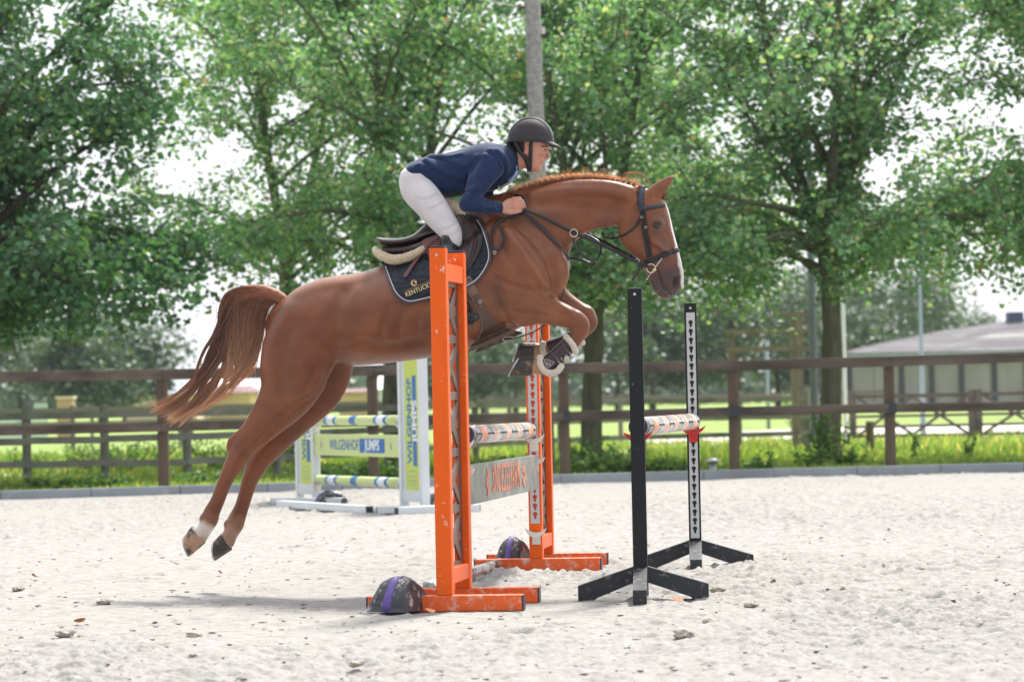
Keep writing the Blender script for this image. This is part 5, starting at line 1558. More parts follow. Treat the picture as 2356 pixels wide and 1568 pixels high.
# croup, hip and thigh modelling
vein([(790, 668), (775, 700), (770, 740), (780, 780)], 9, .05, -3.5, 'd')           # flank hollow behind the ribs
vein([(672, 745), (650, 800), (642, 860), (652, 900)], 8, .07, -4.5, 'd')
vein([(735, 860), (715, 900), (690, 920)], 5, .03, 2.0)                              # stifle
vein([(700, 925), (665, 945), (630, 985), (600, 1020)], 4, .025, -1.4, 'd')
vein([(596, 985), (572, 1008), (552, 1030)], 3.4, .014, -1.2, 'd')                   # hollow before the Achilles tendon
vein([(520, 1075), (506, 1110), (494, 1150), (476, 1178)], 1.6, .009, -.8, 'd')      # between cannon bone and tendon
vein([(565, 1015), (548, 1045), (535, 1070)], 3.0, .014, .8)
vein([(830, 790), (900, 800), (980, 780), (1050, 750)], 8, .05, -2.0, 'd')
for k_ in range(5):
    x_ = 880 + k_ * 42; vein([(x_ + 16, 705 - k_ * 10), (x_, 745 - k_ * 8), (x_ - 6, 785 - k_ * 8)], 3.5, .03, -1.1, 'd')
# ergots and fetlock tufts
F.ball(hp(465, 1192, -40 * S), (.014, .020, .020), .02); F.ball(hp(521, 1205, 40 * S), (.016, .020, .020), .02)
F.smooth(1)
V, Q = F.mesh()
# --- coat colours: markings, darker patches, and shade painted into nostril and mouth
x, y, z = V[:, 0], V[:, 1], V[:, 2]
C = np.tile(np.array([0.200, 0.063, 0.022]), (len(V), 1))
def dist_poly(pts):
    """distance in the side view (m) from a polyline given in picture units, and height along it"""
    P = np.array([hp(p[0], p[1], (p[2] if len(p) > 2 else 0) * S) for p in pts]); best = np.full(len(V), 9.0)
    for a, b in zip(P[:-1], P[1:]):
        ab = b - a; t = np.clip(((V - a) @ ab) / (ab @ ab), 0, 1); best = np.minimum(best, np.linalg.norm(V - a - t[:, None] * ab, axis=1))
    return best
def blend(m, col): 
    global C
    m = np.clip(m, 0, 1)[:, None]; C = C * (1 - m) + np.array(col) * m
nz = vnoise(x * 6 + 40, z * 6 + y * 3, 5); nf = vnoise(x * 30, z * 30 + y * 20, 6)
blend(.55 * np.clip(.4 + nz * 1.2, 0, 1), (0.135, 0.040, 0.017)); n3 = vnoise(x * 3 + 9, z * 3 + y * 2, 15); blend(.35 * np.clip(n3 * 1.5, 0, 1), (0.24, 0.095, 0.042))
# lighter belly and inner leg, richer flank
p1 = hp(900, 790); blend(.55 * np.clip((hp(900, 800)[2] - z) / .12, 0, 1) * ((x > hp(800, 0)[0]) & (x < hp(1110, 0)[0])), (0.30, 0.125, 0.055))
# grey brown muzzle
dm = np.linalg.norm((V - hp(1545, 660)) * np.array([1, .8, 1]), axis=1); blend(.9 * np.clip((.20 - dm + .02 * nz) / .10, 0, 1), (0.060, 0.042, 0.043))
def d2(pts):
    P_ = np.array([hp(p[0], p[1], -22 * S) for p in pts]); best = np.full(len(V), 9.0)
    for a, b in zip(P_[:-1], P_[1:]):
        ab = (b - a)[[0, 2]]; q = V[:, [0, 2]] - a[[0, 2]]; t = np.clip((q @ ab) / (ab @ ab), 0, 1); best = np.minimum(best, np.linalg.norm(q - t[:, None] * ab, axis=1))
    return best
blend(.85 * np.clip((.016 - d2([(1555, 642), (1552, 657)])) / .007, 0, 1), (0.016, 0.011, 0.011))  # shade inside the nostril put into the colour
blend(.7 * np.clip((.007 - d2([(1511, 618), (1517, 632), (1520, 648), (1526, 663), (1537, 671), (1551, 668)])) / .005, 0, 1), (0.03, 0.02, 0.02))  # shade along the mouth line put into the colour
dk = dist_poly([(1513, 520, -36), (1530, 590, -20)]); blend(.5 * np.clip((.07 - dk) / .05, 0, 1), (0.12, 0.06, 0.045))
# white blaze down the front of the face
bl = dist_poly([(1530, 478), (1541, 512), (1551, 545), (1560, 580), (1569, 618), (1574, 648)])
wdt = np.interp(z, [hp(0 + 1560, 650)[2], hp(1550, 600)[2], hp(1540, 520)[2], hp(1530, 480)[2]], [.044, .036, .036, .030])
blend(np.clip((wdt + .006 * nf - bl) / .008, 0, 1) * (x > hp(1512, 500)[0]) , (0.62, 0.56, 0.54))
# ears: dark rims and pale fuzz
# hooves' pasterns
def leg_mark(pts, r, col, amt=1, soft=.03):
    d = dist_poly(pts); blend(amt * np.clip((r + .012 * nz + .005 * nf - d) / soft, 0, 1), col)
leg_mark([(470, 1216, -40), (452, 1236, -40)], .066, (0.60, 0.52, 0.47), 1, .02)      # white sock
leg_mark([(484, 1186, -40), (478, 1200, -40)], .05, (0.32, 0.165, 0.09), .6)
leg_mark([(530, 1225, 40), (515, 1245, 40)], .07, (0.42, 0.27, 0.19), .8)
leg_mark([(541, 1195, 40), (540, 1206, 40)], .055, (0.36, 0.20, 0.12), .7)
leg_mark([(1240, 842, -38), (1225, 845, -38)], .072, (0.46, 0.27, 0.16), .85)
leg_mark([(1245, 805, 40), (1225, 808, 40)], .072, (0.46, 0.28, 0.18), .85)
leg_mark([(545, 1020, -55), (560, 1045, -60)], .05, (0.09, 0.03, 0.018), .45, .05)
leg_mark([(1140, 660, -95), (1150, 690, -95)], .055, (0.08, 0.03, 0.018), .6, .07)    # darker patch behind the shoulder
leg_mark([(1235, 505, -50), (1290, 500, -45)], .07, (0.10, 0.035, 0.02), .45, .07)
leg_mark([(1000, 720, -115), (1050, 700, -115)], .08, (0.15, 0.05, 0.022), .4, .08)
# ear inside
leg_mark([(1512, 440, -28), (1538, 412, -24)], .012, (0.30, 0.14, 0.075), .7, .01)
COAT = mat("chestnut_coat", (0.2, 0.07, 0.03), 0.37, attr="coat", var=0.20, vscale=9, bump=0.14, bscale=240, spec=0.5)
horse = empty("horse"); horse.matrix_world = Matrix.Translation(Vector(HO)) @ Matrix(HM.tolist()).to_4x4()
tag(horse, "chestnut horse with a white blaze leaping over the orange and black jump", "horse")
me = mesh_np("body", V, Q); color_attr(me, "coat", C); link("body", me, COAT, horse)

# --- hooves
HOOFD = mat("dark_hoof", (0.045, 0.040, 0.036), 0.5, var=.3, vscale=30, dirt=(0.42, 0.28, 0.18), dirt_scale=18, dirt_lo=.57, dirt_hi=.72, bump=.3, bscale=60)
HOOFT = mat("tan_hoof", (0.42, 0.25, 0.15), 0.5, dirt=(0.035, 0.035, 0.04), dirt_scale=9, dirt_lo=.485, dirt_hi=.56, bump=.3, bscale=60)
SHOE = mat("horseshoe", (0.42, 0.43, 0.46), 0.35, 0.75, var=.2, vscale=20)
FROG = mat("hoof_sole", (0.20, 0.17, 0.15), .9, var=.3, vscale=30)
def hoof(Cf, Ch, Tt, Hb, lat, m, wc=17, ws=21, shoe=True):
    """Cf, Ch: coronet at front and heel; Tt, Hb: toe and heel on the sole"""
    q = [hp(*p, lat * S) for p in (Cf, Ch, Tt, Hb)]
    nr, n = 7, 28; V = []
    for i in range(nr):
        t = i / (nr - 1)
        f = q[0] * (1 - t) + q[2] * t; h = q[1] * (1 - t) + q[3] * t; wd = (wc * (1 - t) + ws * t) * S * (1 + .04 * math.sin(t * 3.14))
        c = (f + h) / 2; a = (f - h) / 2
        for k in range(n):
            th = 2 * math.pi * k / n; cx, sx = math.cos(th), math.sin(th)
            cx2 = cx if cx > 0 else cx * (.92 - .12 * math.exp(-(sx / .3) ** 2)); V.append(c + a * cx2 + np.array([0, 1, 0]) * wd * sx * (1 if cx > -.3 else 1 - .25 * (-.3 - cx)))
    V = np.array(V); idx = np.arange(nr * n).reshape(nr, n); j = np.roll(idx, -1, 1)
    Qh = np.stack([idx[:-1], idx[1:], j[1:], j[:-1]], -1).reshape(-1, 4)
    me = mesh_np("hoof", V, [Qh, np.array([list(idx[0])]), np.array([list(idx[-1][::-1])])]); o = link("hoof", me, m, horse)
    ax = np.cross(q[2] - q[3], np.array([0, 1, 0])); ax /= np.linalg.norm(ax)
    if np.dot(ax, (q[2] + q[3]) / 2 - (q[0] + q[1]) / 2) < 0: ax = -ax
    ring = V[-n:]; c = ring.mean(0)
    if shoe:
        # open ring, worn over the sole's rim
        ks = [k for k in range(n) if abs(((k + n // 2) % n) - n // 2) <= n * .40]; ks.sort(key=lambda k: ((k + n // 2) % n))
        mb = MB(); rows = []
        for k in ks:
            p = ring[k]; d = c - p; d /= np.linalg.norm(d); rows.append([mb.bm.verts.new(p + d * a + ax * b) for a, b in ((.001, .0005), (-.0005, .009), (.020, .009), (.022, .0005))])
        for r0, r1 in zip(rows[:-1], rows[1:]):
            for a in range(4): mb.bm.faces.new((r0[a], r0[(a + 1) % 4], r1[(a + 1) % 4], r1[a]))
        mb.bm.faces.new(rows[0]); mb.bm.faces.new(rows[-1][::-1])
        mb.build("horseshoe", SHOE, o)
    return o
hoof((1224, 864), (1231, 816), (1172, 867), (1200, 818), -38, HOOFD, 19, 23)
hoof((1228, 829), (1230, 784), (1182, 833), (1202, 783), 40, HOOFD, 19, 23)
hoof((473, 1248), (439, 1206), (437, 1279), (422, 1231), -40, HOOFT, 19, 23)
hoof((534, 1264), (508, 1222), (496, 1289), (492, 1241), 40, HOOFD, 19, 23)

# --- eyes
EYE = mat("eye", (0.010, 0.007, 0.006), 0.06, spec=.8)
for sg in (-1, 1):
    c = hp(1511, 519, 36.5 * sg * S); mb = MB(); mb.ico(c, .0215, 3, (1.1, .9, .85)); mb.build("eye", EYE, horse, True)
    LID = mat("eyelid", (.06, .035, .03), .5)
    mb = MB(); pts = [c + np.array([.024 * math.cos(a), sg * (.0085 + .005 * math.sin(a)), .014 * math.sin(a) + .004]) for a in np.linspace(.15, 3.0, 9)]
    mb.tube(pts, [.002, .004, .005, .0055, .006, .0055, .005, .004, .002], 6); mb.build("eyelid", LID, horse, True)

# --- hair: strands as thin tapering ribbons of real width
HAIR = leaf_mat("horse_hair", 0.42, 0.12, thru=(1.15, 1.1, 1.0))
def strands(name, curves, rad, cols, parent, nside=3, label=None):
    """curves (n,k,3); rad (n,k)"""
    n, k, _ = curves.shape
    t = np.gradient(curves, axis=1); t /= np.linalg.norm(t, axis=2, keepdims=True) + 1e-9
    ref = np.array([.1, 1, .05]); xx = np.cross(t, ref); xx /= np.linalg.norm(xx, axis=2, keepdims=True) + 1e-9; yy = np.cross(t, xx)
    a = np.arange(nside) * 2 * np.pi / nside
    V = curves[:, :, None] + (xx[:, :, None] * np.cos(a)[None, None, :, None] + yy[:, :, None] * np.sin(a)[None, None, :, None]) * rad[:, :, None, None]
    V = V.reshape(-1, 3); idx = np.arange(n * k * nside).reshape(n, k, nside); j = np.roll(idx, -1, 2)
    Qs = np.stack([idx[:, :-1], j[:, :-1], j[:, 1:], idx[:, 1:]], -1).reshape(-1, 4)
    me = mesh_np(name, V, Qs); color_attr(me, "tint", np.repeat(cols.reshape(-1, 3), nside, 0)); o = link(name, me, HAIR, parent)
    return o
def resample(P, k):
    P = catmull(P, 8); d = np.r_[0, np.cumsum(np.linalg.norm(np.diff(P, axis=0), axis=1))]; s = np.linspace(0, d[-1], k)
    return np.stack([np.interp(s, d, P[:, i]) for i in range(3)], -1)
rh = np.random.default_rng(77)
G = [  # flow lines of the tail: picture points and sideways place, from the leading (upper left) edge to the trailing one
 [(650, 690), (612, 668), (565, 659), (530, 668), (511, 690), (501, 742), (483, 800), (456, 858), (424, 895), (388, 920), (346, 938)],
 [(650, 692), (612, 671), (568, 664), (536, 678), (518, 710), (508, 760), (490, 812), (462, 866), (430, 905), (392, 933), (352, 951)],
 [(650, 694), (612, 675), (572, 672), (544, 695), (530, 740), (514, 790), (495, 832), (470, 880), (440, 915), (405, 944), (368, 962)],
 [(650, 696), (614, 679), (580, 684), (560, 715), (545, 765), (530, 812), (512, 850), (488, 890), (456, 925), (420, 950), (384, 972)],
 [(650, 698), (618, 684), (592, 694), (578, 730), (566, 780), (556, 825), (540, 862), (512, 892), (478, 925), (440, 952), (398, 988)],
 [(650, 700), (624, 690), (606, 706), (597, 742), (588, 780), (578, 820), (562, 855), (532, 885), (496, 918), (456, 945), (408, 985)],
 [(648, 702), (630, 696), (616, 716), (612, 745), (604, 785), (594, 825), (574, 858), (545, 880), (520, 900), (492, 925), (470, 945)],
]
K = 44
GC = np.stack([resample(np.array([hp(p[0], p[1], 0) for p in g]), K) for g in G])
def tail(n, spread, wv, r0, seed, latw, colf, pickf, cut=(0.8, 1.0)):
    r = np.random.default_rng(seed); g = np.clip(pickf(r, n), 0, len(G) - 1.001)
    nc = 20; cg = np.clip(pickf(r, nc), 0, len(G) - 1.001)            # locks
    own = r.integers(0, nc, n)
    t = np.linspace(0, 1, K)[None]
    lockp = np.clip((t - .12) * 2.2, 0, .965)
    gg = g[:, None] * (1 - lockp) + cg[own][:, None] * lockp
    i = gg.astype(int); f = (gg - i)[..., None]; kk = np.arange(K)[None].repeat(n, 0)
    P = GC[i, kk] * (1 - f) + GC[i + 1, kk] * f
    clat = r.normal(0, latw, nc); lat = (r.normal(0, latw, n)[:, None] * (1 - lockp) + clat[own][:, None] * lockp) * (.35 + .9 * t)
    P[..., 1] += lat
    ph = r.uniform(0, 6.28, nc)[own][:, None]; fr = r.uniform(9, 17, nc)[own][:, None]; am = wv * r.uniform(.4, 1.4, nc)[own][:, None]
    wob = 1.5 * am * np.sin(ph + fr * t) * np.clip(t * 2 - .3, 0, 1); P[..., 0] += wob; P[..., 2] += .5 * am * np.sin(ph * 2 + fr * .8 * t) * np.clip(t * 2 - .3, 0, 1)
    P += r.normal(0, spread, (n, 1, 3)) * (.5 + .35 * t[..., None])
    ph2 = r.uniform(0, 6.28, (n, 1)); P[..., 0] += .0035 * np.sin(ph2 + 25 * t) * t; P[..., 2] += .0035 * np.cos(ph2 * 1.7 + 22 * t) * t
    c = r.uniform(*cut, n)
    # shorten strands by resampling along their own length
    idx = t * c[:, None] * (K - 1); i0 = np.minimum(idx.astype(int), K - 2); ff = (idx - i0)[..., None]; nn = np.arange(n)[:, None]
    P = P[nn, i0] * (1 - ff) + P[nn, i0 + 1] * ff
    rad = r0 * r.uniform(.7, 1.3, (n, 1)) * np.clip(1.15 - t ** 3, .12, 1)
    return P, rad, colf(r, n, t * c[:, None], gg)
def tcol(r, n, t, gg):
    base = np.array([0.42, 0.165, 0.075]); dark = np.array([0.075, 0.026, 0.020]); blond = np.array([0.92, 0.60, 0.36])
    k = r.random(n)[:, None]
    dk = np.exp(-((gg - 1.1) / 1.0) ** 2) * np.clip((t - .22) * 5, 0, 1) * np.clip((.80 - t) * 5, 0, 1) * (k < .8)
    bd = np.clip((gg - 1.8) / 2.6, 0, 1) * np.clip((t - .2) * 3, 0, 1) + np.clip((t - .72) * 2.4, 0, .55)
    lk = (np.sin(np.floor(gg[:, -1:] * 9.0) * 12.9898) * .5 + .5)
    bd = bd * (.35 + .5 * k + .6 * lk)
    c = base * (1 - np.clip(bd, 0, 1)[..., None]) + blond * np.clip(bd, 0, 1)[..., None]
    c = c * (1 - .9 * dk[..., None]) + dark * .9 * dk[..., None]
    return c * r.uniform(.75, 1.25, (n, 1, 1))
P1, R1_, C1 = tail(1900, .0040, .012, .0013, 5, .030, tcol, lambda r, n: r.beta(.95, 1.9, n) * 5.8, (.82, 1.0))
P2, R2_, C2 = tail(420, .006, .020, .0010, 6, .036, tcol, lambda r, n: r.uniform(3.0, 6.0, n), (.45, 1.0))
P3, R3_, C3 = tail(90, .035, .03, .0009, 7, .05, tcol, lambda r, n: r.uniform(0, 6.0, n), (.6, 1.0))
strands("tail", np.concatenate([P1, P2, P3]), np.concatenate([R1_, R2_, R3_]), np.concatenate([C1, C2, C3]), horse)
TF_ = Field(hp(470, 780) - np.array([0, .1, 0]), hp(670, 640) + np.array([0, .1, 0]), .006)
T(TF_, [(662, 700, 13, 13), (635, 682, 17, 15), (600, 674, 20, 15), (566, 676, 18, 13), (542, 694, 13, 10), (528, 725, 7, 6)], 0, .01)
V, Q = TF_.mesh(); link("tail_dock", mesh_np("tail_dock", V, Q), mat("dock_hair", (0.27, 0.095, 0.042), .6, var=.3, vscale=60, bump=.6, bscale=120, stretch=(.4, 1, 1)), horse)

# --- mane: short tufted hair along the crest
CR = [(1150, 462), (1175, 446), (1210, 432), (1250, 419), (1295, 411), (1339, 408), (1380, 410), (1420, 416), (1450, 423), (1478, 433)]
cp = resample(np.array([hp(*p, 0) for p in CR]), 400)
def mane(n, seed, L0, L1, r0, tuft, latm):
    r = np.random.default_rng(seed); u = r.random(n); i = (u * 398).astype(int); o = cp[i].copy()
    tg = cp[np.minimum(i + 3, 399)] - cp[np.maximum(i - 3, 0)]; tg /= np.linalg.norm(tg, axis=1)[:, None]
    nn = np.stack([-tg[:, 2], np.zeros(n), tg[:, 0]], -1)
    ntuft = 27; ft = (u * ntuft) % 1; env = np.abs(np.sin(ft * np.pi)) ** .5
    o[:, 1] += r.normal(0, latm, n); o -= nn * .012
    L = (L0 + (L1 - L0) * r.random(n)) * (.48 + .52 * env if tuft else 1)
    L = L * np.where(u > .97, .8, 1) * np.where(u < .05, .7, 1)
    k = 6; t = np.linspace(0, 1, k)[None, :, None]
    d = nn + tg * (.25 * (0.5 - ft) + r.normal(0, .10 if tuft else .5, n))[:, None] + np.array([0, 1, 0]) * (r.normal(0, .35, n) + (o[:, 1] / .03) * .5)[:, None]
    d /= np.linalg.norm(d, axis=1)[:, None]
    bend = np.stack([-.10 * np.ones(n), -.35 * np.ones(n) * np.sign(r.random(n) - .35), -.35 * np.ones(n)], -1)
    P = o[:, None] + (d[:, None] * t + bend[:, None] * t ** 2 * (.7 if tuft else .3)) * L[:, None, None]
    rad = r0 * np.clip(1.2 - t[..., 0], .2, 1) * np.ones((n, 1))
    c = np.array([0.60, 0.40, 0.25])[None, None] * r.uniform(.6, 1.5, (n, 1, 1)) * (1 + .5 * t); c = np.repeat(c, 1, 1)
    return P, rad, np.broadcast_to(c, (n, k, 3)).copy()
a = mane(11000, 3, .042, .054, .0010, True, .014); b = mane(420, 4, .06, .095, .0006, False, .010)
o = strands("mane", np.concatenate([a[0], b[0]]), np.concatenate([a[1], b[1]]), np.concatenate([a[2], b[2]]), horse)
# loose forelock strand over the poll, and the plaited forelock between the ears
def lock(name, pts, n, w, r0, col, seed, lat=0):
    r = np.random.default_rng(seed); g = resample(np.array([hp(p[0], p[1], (p[2] if len(p) > 2 else lat) * S) for p in pts]), 16); t = np.linspace(0, 1, 16)[None, :, None]
    P = g[None] + r.normal(0, w, (n, 1, 3)) * (.4 + t); rad = np.full((n, 16), r0) * np.clip(1.1 - t[..., 0] ** 2, .2, 1)
    return strands(name, P, rad, np.broadcast_to(np.array(col), (n, 16, 3)) * r.uniform(.6, 1.4, (n, 1, 1)), horse)
lock("forelock_strand", [(1500, 432), (1490, 414), (1474, 402), (1455, 397), (1438, 399)], 40, .003, .0009, (.6, .36, .2), 8)
lock("forelock", [(1505, 440), (1520, 442), (1527, 449), (1521, 456)], 260, .006, .0012, (.36, .15, .07), 9)
# whiskers on chin and muzzle
r = np.random.default_rng(12); n = 55; k = 6; t = np.linspace(0, 1, k)[None, :, None]
o0 = np.array([surf(HF, a_, b_, .0, fallback=-.04) for a_, b_ in zip(r.uniform(1508, 1552, n), r.uniform(664, 683, n))])
d = np.stack([r.normal(-.2, .6, n), r.normal(-.5, .5, n), r.uniform(-1, -.3, n)], -1); d /= np.linalg.norm(d, axis=1)[:, None]; L = r.uniform(.008, .035, n)
P = o0[:, None] + d[:, None] * t * L[:, None, None] + np.array([0, 0, .004]) * t ** 2
strands("whiskers", P, np.full((n, k), .0004), np.broadcast_to(np.array([.6, .5, .42]), (n, k, 3)).copy(), horse)
# ================================================================= RIDER
person = empty("person"); person.matrix_world = horse.matrix_world.copy()
tag(person, "rider in navy sweater, white breeches and dark helmet leaning forward over the horse's neck", "person")
# surface that saddle, pad and legs rest on: the horse plus the saddle's mass
SF = Field(HF.lo, HF.lo + HF.h * (HF.n - 1), HF.h); SF.F = HF.F.copy()
T(SF, [(884, 606, 20, 62), (930, 598, 30, 64), (985, 578, 40, 62), (1035, 548, 52, 60), (1080, 530, 52, 54), (1112, 525, 40, 42)], 0, .03)

def lat_of(px, py, out=0.0, fb=-.2): return surf(SF, px, py, out, fallback=fb)[1] / S
kl = lat_of(1046, 548, .05); fl = lat_of(1075, 715, .045)
sl = min(kl, fl) ; ml = lat_of(1048, 640, .05)
SKIN = mat("skin", (0.50, 0.235, 0.165), 0.5, var=.12, vscale=14, bump=.12, bscale=180, spec=.4)
SKIN.node_tree.nodes["Principled BSDF"].inputs["Subsurface Weight"].default_value = 0.12
SKIN.node_tree.nodes["Principled BSDF"].inputs["Subsurface Radius"].default_value = (0.02, 0.008, 0.004)
B = Field(hp(905, 775, 0) - np.array([0, .40, 0]), hp(1285, 262, 0) + np.array([0, .40, .02]), .0044)
# torso
T(B, [(958, 412, 24, 44), (1000, 400, 28, 40), (1055, 390, 34, 46), (1105, 380, 36, 50), (1142, 372, 28, 50)], 0, .02)
T(B, [(1142, 372, 26, 42), (1168, 369, 24, 26), (1192, 370, 22, 20), (1212, 358, 24, 20)], 0, .02)
# skull and face
B.ball(hp(1219, 320), (45 * S, 33 * S, 44 * S), .01)
T(B, [(1222, 330, 32, 27), (1226, 350, 31, 26), (1227, 366, 25, 22), (1229, 378, 16, 17)], 0, .02)
T(B, [(1205, 366, 9, 14), (1218, 381, 8, 17), (1234, 388, 8, 11)], 0, .015)                   # jaw line
B.ball(hp(1238, 387), (7.5 * S, 9 * S, 7.5 * S), .010)                                          # chin
T(B, [(1252, 336, 9, 17), (1256, 338, 8, 12)], 0, .012)                                         # forehead, brow
for sg in (-1, 1):
    T(B, [(1253, 338, 4.5, 5, 16 * sg), (1258, 337, 4.5, 5, 8 * sg)], 0, .008)                  # brow ridge
    B.ball(hp(1253.5, 344.5, 11.5 * sg * S), (6 * S, 6 * S, 3.6 * S), .006, 'd')                # eye socket
    B.ball(hp(1247, 352, 17 * sg * S), (8 * S, 5 * S, 6 * S), .012)                             # cheek bone
    B.ball(hp(1244, 374, 16 * sg * S), (10 * S, 4 * S, 10 * S), .01, 'd') if 0 else None
    B.ball(hp(1209, 343, 30 * sg * S), (8 * S, 4.5 * S, 13.5 * S), .004, rot=[[.96, 0, -.26], [0, 1, 0], [.26, 0, .96]])     # ear
    B.ball(hp(1209.5, 342, 34 * sg * S), (4.2 * S, 3.2 * S, 8.5 * S), .004, 'd', rot=[[.96, 0, -.26], [0, 1, 0], [.26, 0, .96]])
    B.ball(hp(1212, 344, 33 * sg * S), (2 * S, 2 * S, 3 * S), .003)
    B.ball(hp(1257.5, 363.0, 4.2 * sg * S), (3.6 * S, 2.8 * S, 3.0 * S), .006)                  # nostril wings
T(B, [(1256, 343, 4, 3.6), (1259.5, 352, 4, 3.6), (1262, 359, 4, 4.2), (1262.3, 361.5, 3.6, 4.6)], 0, .006)   # nose
T(B, [(1250.5, 367, 3.4, 7), (1249.5, 371.5, 3.0, 8)], 0, .005)                                 # upper lip
T(B, [(1245.5, 379.5, 3.2, 7), (1242, 380, 3, 8)], 0, .005)                                     # lower lip
T(B, [(1250, 375.6, 1.7, 8), (1240, 376.4, 1.6, 12)], 0, .003, 3, 'd')                          # open mouth
# arms
def arm(sh, el, wr, k=.02):
    T(B, [(*sh[:2], 16, 16, sh[2] * .8), (*[(sh[i] + el[i]) / 2 for i in (0, 1)], 13, 13, (sh[2] + el[2]) / 2 * .94), (*el[:2], 11, 11, el[2])], 0, k)
    T(B, [(*el[:2], 11, 11, el[2]), (*[el[i] * .6 + wr[i] * .4 for i in (0, 1)], 11, 10, el[2] * .6 + wr[2] * .4), (*wr[:2], 9.5, 8, wr[2])], 0, .012)
hl = -80
arm((1128, 384, -64), (1074, 470, -98), (1151, 478, hl))
arm((1138, 384, 62), (1106, 458, 98), (1160, 470, 76))
def hand(sg, ox, oy, L):
    T(B, [(1150 + ox, 478 + oy, 9.5, 8, L), (1160 + ox, 477 + oy, 12, 7.5, L), (1172 + ox, 472 + oy, 15, 7.5, L), (1181 + ox, 468 + oy, 13.5, 7, L)], 0, .008)
    for (x0, y0, x1, y1, r) in ((1181, 456.5, 1196, 455, 3.5), (1182, 463, 1202, 462, 3.9), (1181, 470, 1205, 469.5, 4.1), (1180, 477, 1206, 476.5, 4.0)):
        c = L + 1.5 * sg
        T(B, [(x0 + ox, y0 + oy, r * 1.15, r, L), ((x0 + x1) / 2 + ox, (y0 + y1) / 2 + oy, r, r, c + 1.2 * sg), (x1 + ox, y1 + oy, r * 1.04, r, c)], 0, .0025, 3)
        T(B, [(x1 + ox, y1 + oy, r * 1.0, r, c), (x1 + 1.5 + ox, y1 + 2 + oy, r * .95, r * .95, c - 8 * sg), (x1 - 6 + ox, y1 + 3 + oy, r * .9, r * .9, c - 13 * sg)], 0, .0025, 3)
        B.ball(hp(x0 + ox, y0 - .5 + oy, (L + 5.0 * sg) * S), (4.2 * S, 2.2 * S, 3.4 * S), .006)
    T(B, [(1160 + ox, 485 + oy, 6.5, 6, L), (1174 + ox, 488 + oy, 5.6, 5.4, L + sg), (1186 + ox, 487.5 + oy, 4.6, 4.6, L + 2 * sg), (1198 + ox, 484.5 + oy, 4.2, 3.8, L + sg)], 0, .005)
hand(-1, 0, 0, hl); hand(1, 10, -8, 76)
# legs (inside breeches and boots)
for sg in (-1, 1):
    k1, m1, f1 = (abs(kl), abs(ml), abs(fl))
    T(B, [(958, 424, 27, 24, 34 * sg), (985, 462, 26, 23, (34 + (k1 - 34) * .5) * sg), (1020, 508, 20, 18, (34 + (k1 - 34) * .85) * sg), (1041, 545, 12, 11, (k1 - 5) * sg)], 0, .02)
    T(B, [(1041, 545, 12, 11, (k1 - 5) * sg), (1033, 590, 11, 11, ((k1 + m1) / 2 - 3) * sg), (1042, 650, 10, 9, m1 * sg), (1052, 708, 8, 7, f1 * sg)], 0, .01)
    T(B, [(1052, 712, 10, 9, f1 * sg), (1070, 726, 9, 10, f1 * sg), (1092, 730, 6, 9, f1 * sg)], 0, .015)
B.smooth(1)
V, Q = B.mesh(); C = np.tile(np.array([0.55, 0.285, 0.21]), (len(V), 1))
def near_c(px, py, lat, r, col, amt, soft=.01):
    d = np.linalg.norm(V - hp(px, py, lat * S), axis=1); m = (np.clip((r - d) / soft, 0, 1) * amt)[:, None]; C[:] = C * (1 - m) + np.array(col) * m
for sg in (-1, 1):
    near_c(1209, 343, 32 * sg, .045, (0.56, 0.20, 0.15), .5, .02); near_c(1244, 358, 22 * sg, .04, (0.55, 0.20, 0.15), .35, .03)
near_c(1262, 361, 0, .022, (0.56, 0.19, 0.15), .6, .015); near_c(1249, 373, 0, .022, (0.50, 0.15, 0.13), .55, .01)
near_c(1244, 380, 0, .016, (0.50, 0.16, 0.14), .5, .008); near_c(1247, 376, 0, .014, (0.10, 0.03, 0.03), .0, .004)
for y0 in (456.5, 463, 470, 477): near_c(1182, y0, hl - 7, .018, (0.55, 0.19, 0.16), .5, .012); near_c(1203, y0, hl - 3, .016, (0.58, 0.26, 0.2), .5, .01)
# hair at the nape and temple, stubble on the jaw
zc = hp(1200, 352)[2]
hm = (V[:, 2] > zc) & (V[:, 0] < hp(1204, 0)[0]) & (V[:, 0] > hp(1165, 0)[0]) & (np.abs(V[:, 1]) < .12)
C[hm] = (0.035, 0.022, 0.016)
hm = (V[:, 2] > hp(0 + 1200, 336)[2]) & (V[:, 0] < hp(1214, 0)[0]) & (V[:, 0] > hp(1165, 0)[0]) & (np.abs(V[:, 1]) < 31.5 * S); C[hm] = (0.035, 0.022, 0.016)
me = mesh_np("body", V, Q); color_attr(me, "tone", C)
SK2 = mat("skin_tone", (0.5, 0.24, 0.17), 0.48, attr="tone", var=.10, vscale=30, bump=.10, bscale=220, spec=.4)
b_ = SK2.node_tree.nodes["Principled BSDF"]; b_.inputs["Subsurface Weight"].default_value = 0.10; b_.inputs["Subsurface Radius"].default_value = (0.012, 0.005, 0.003)
link("body", me, SK2, person)
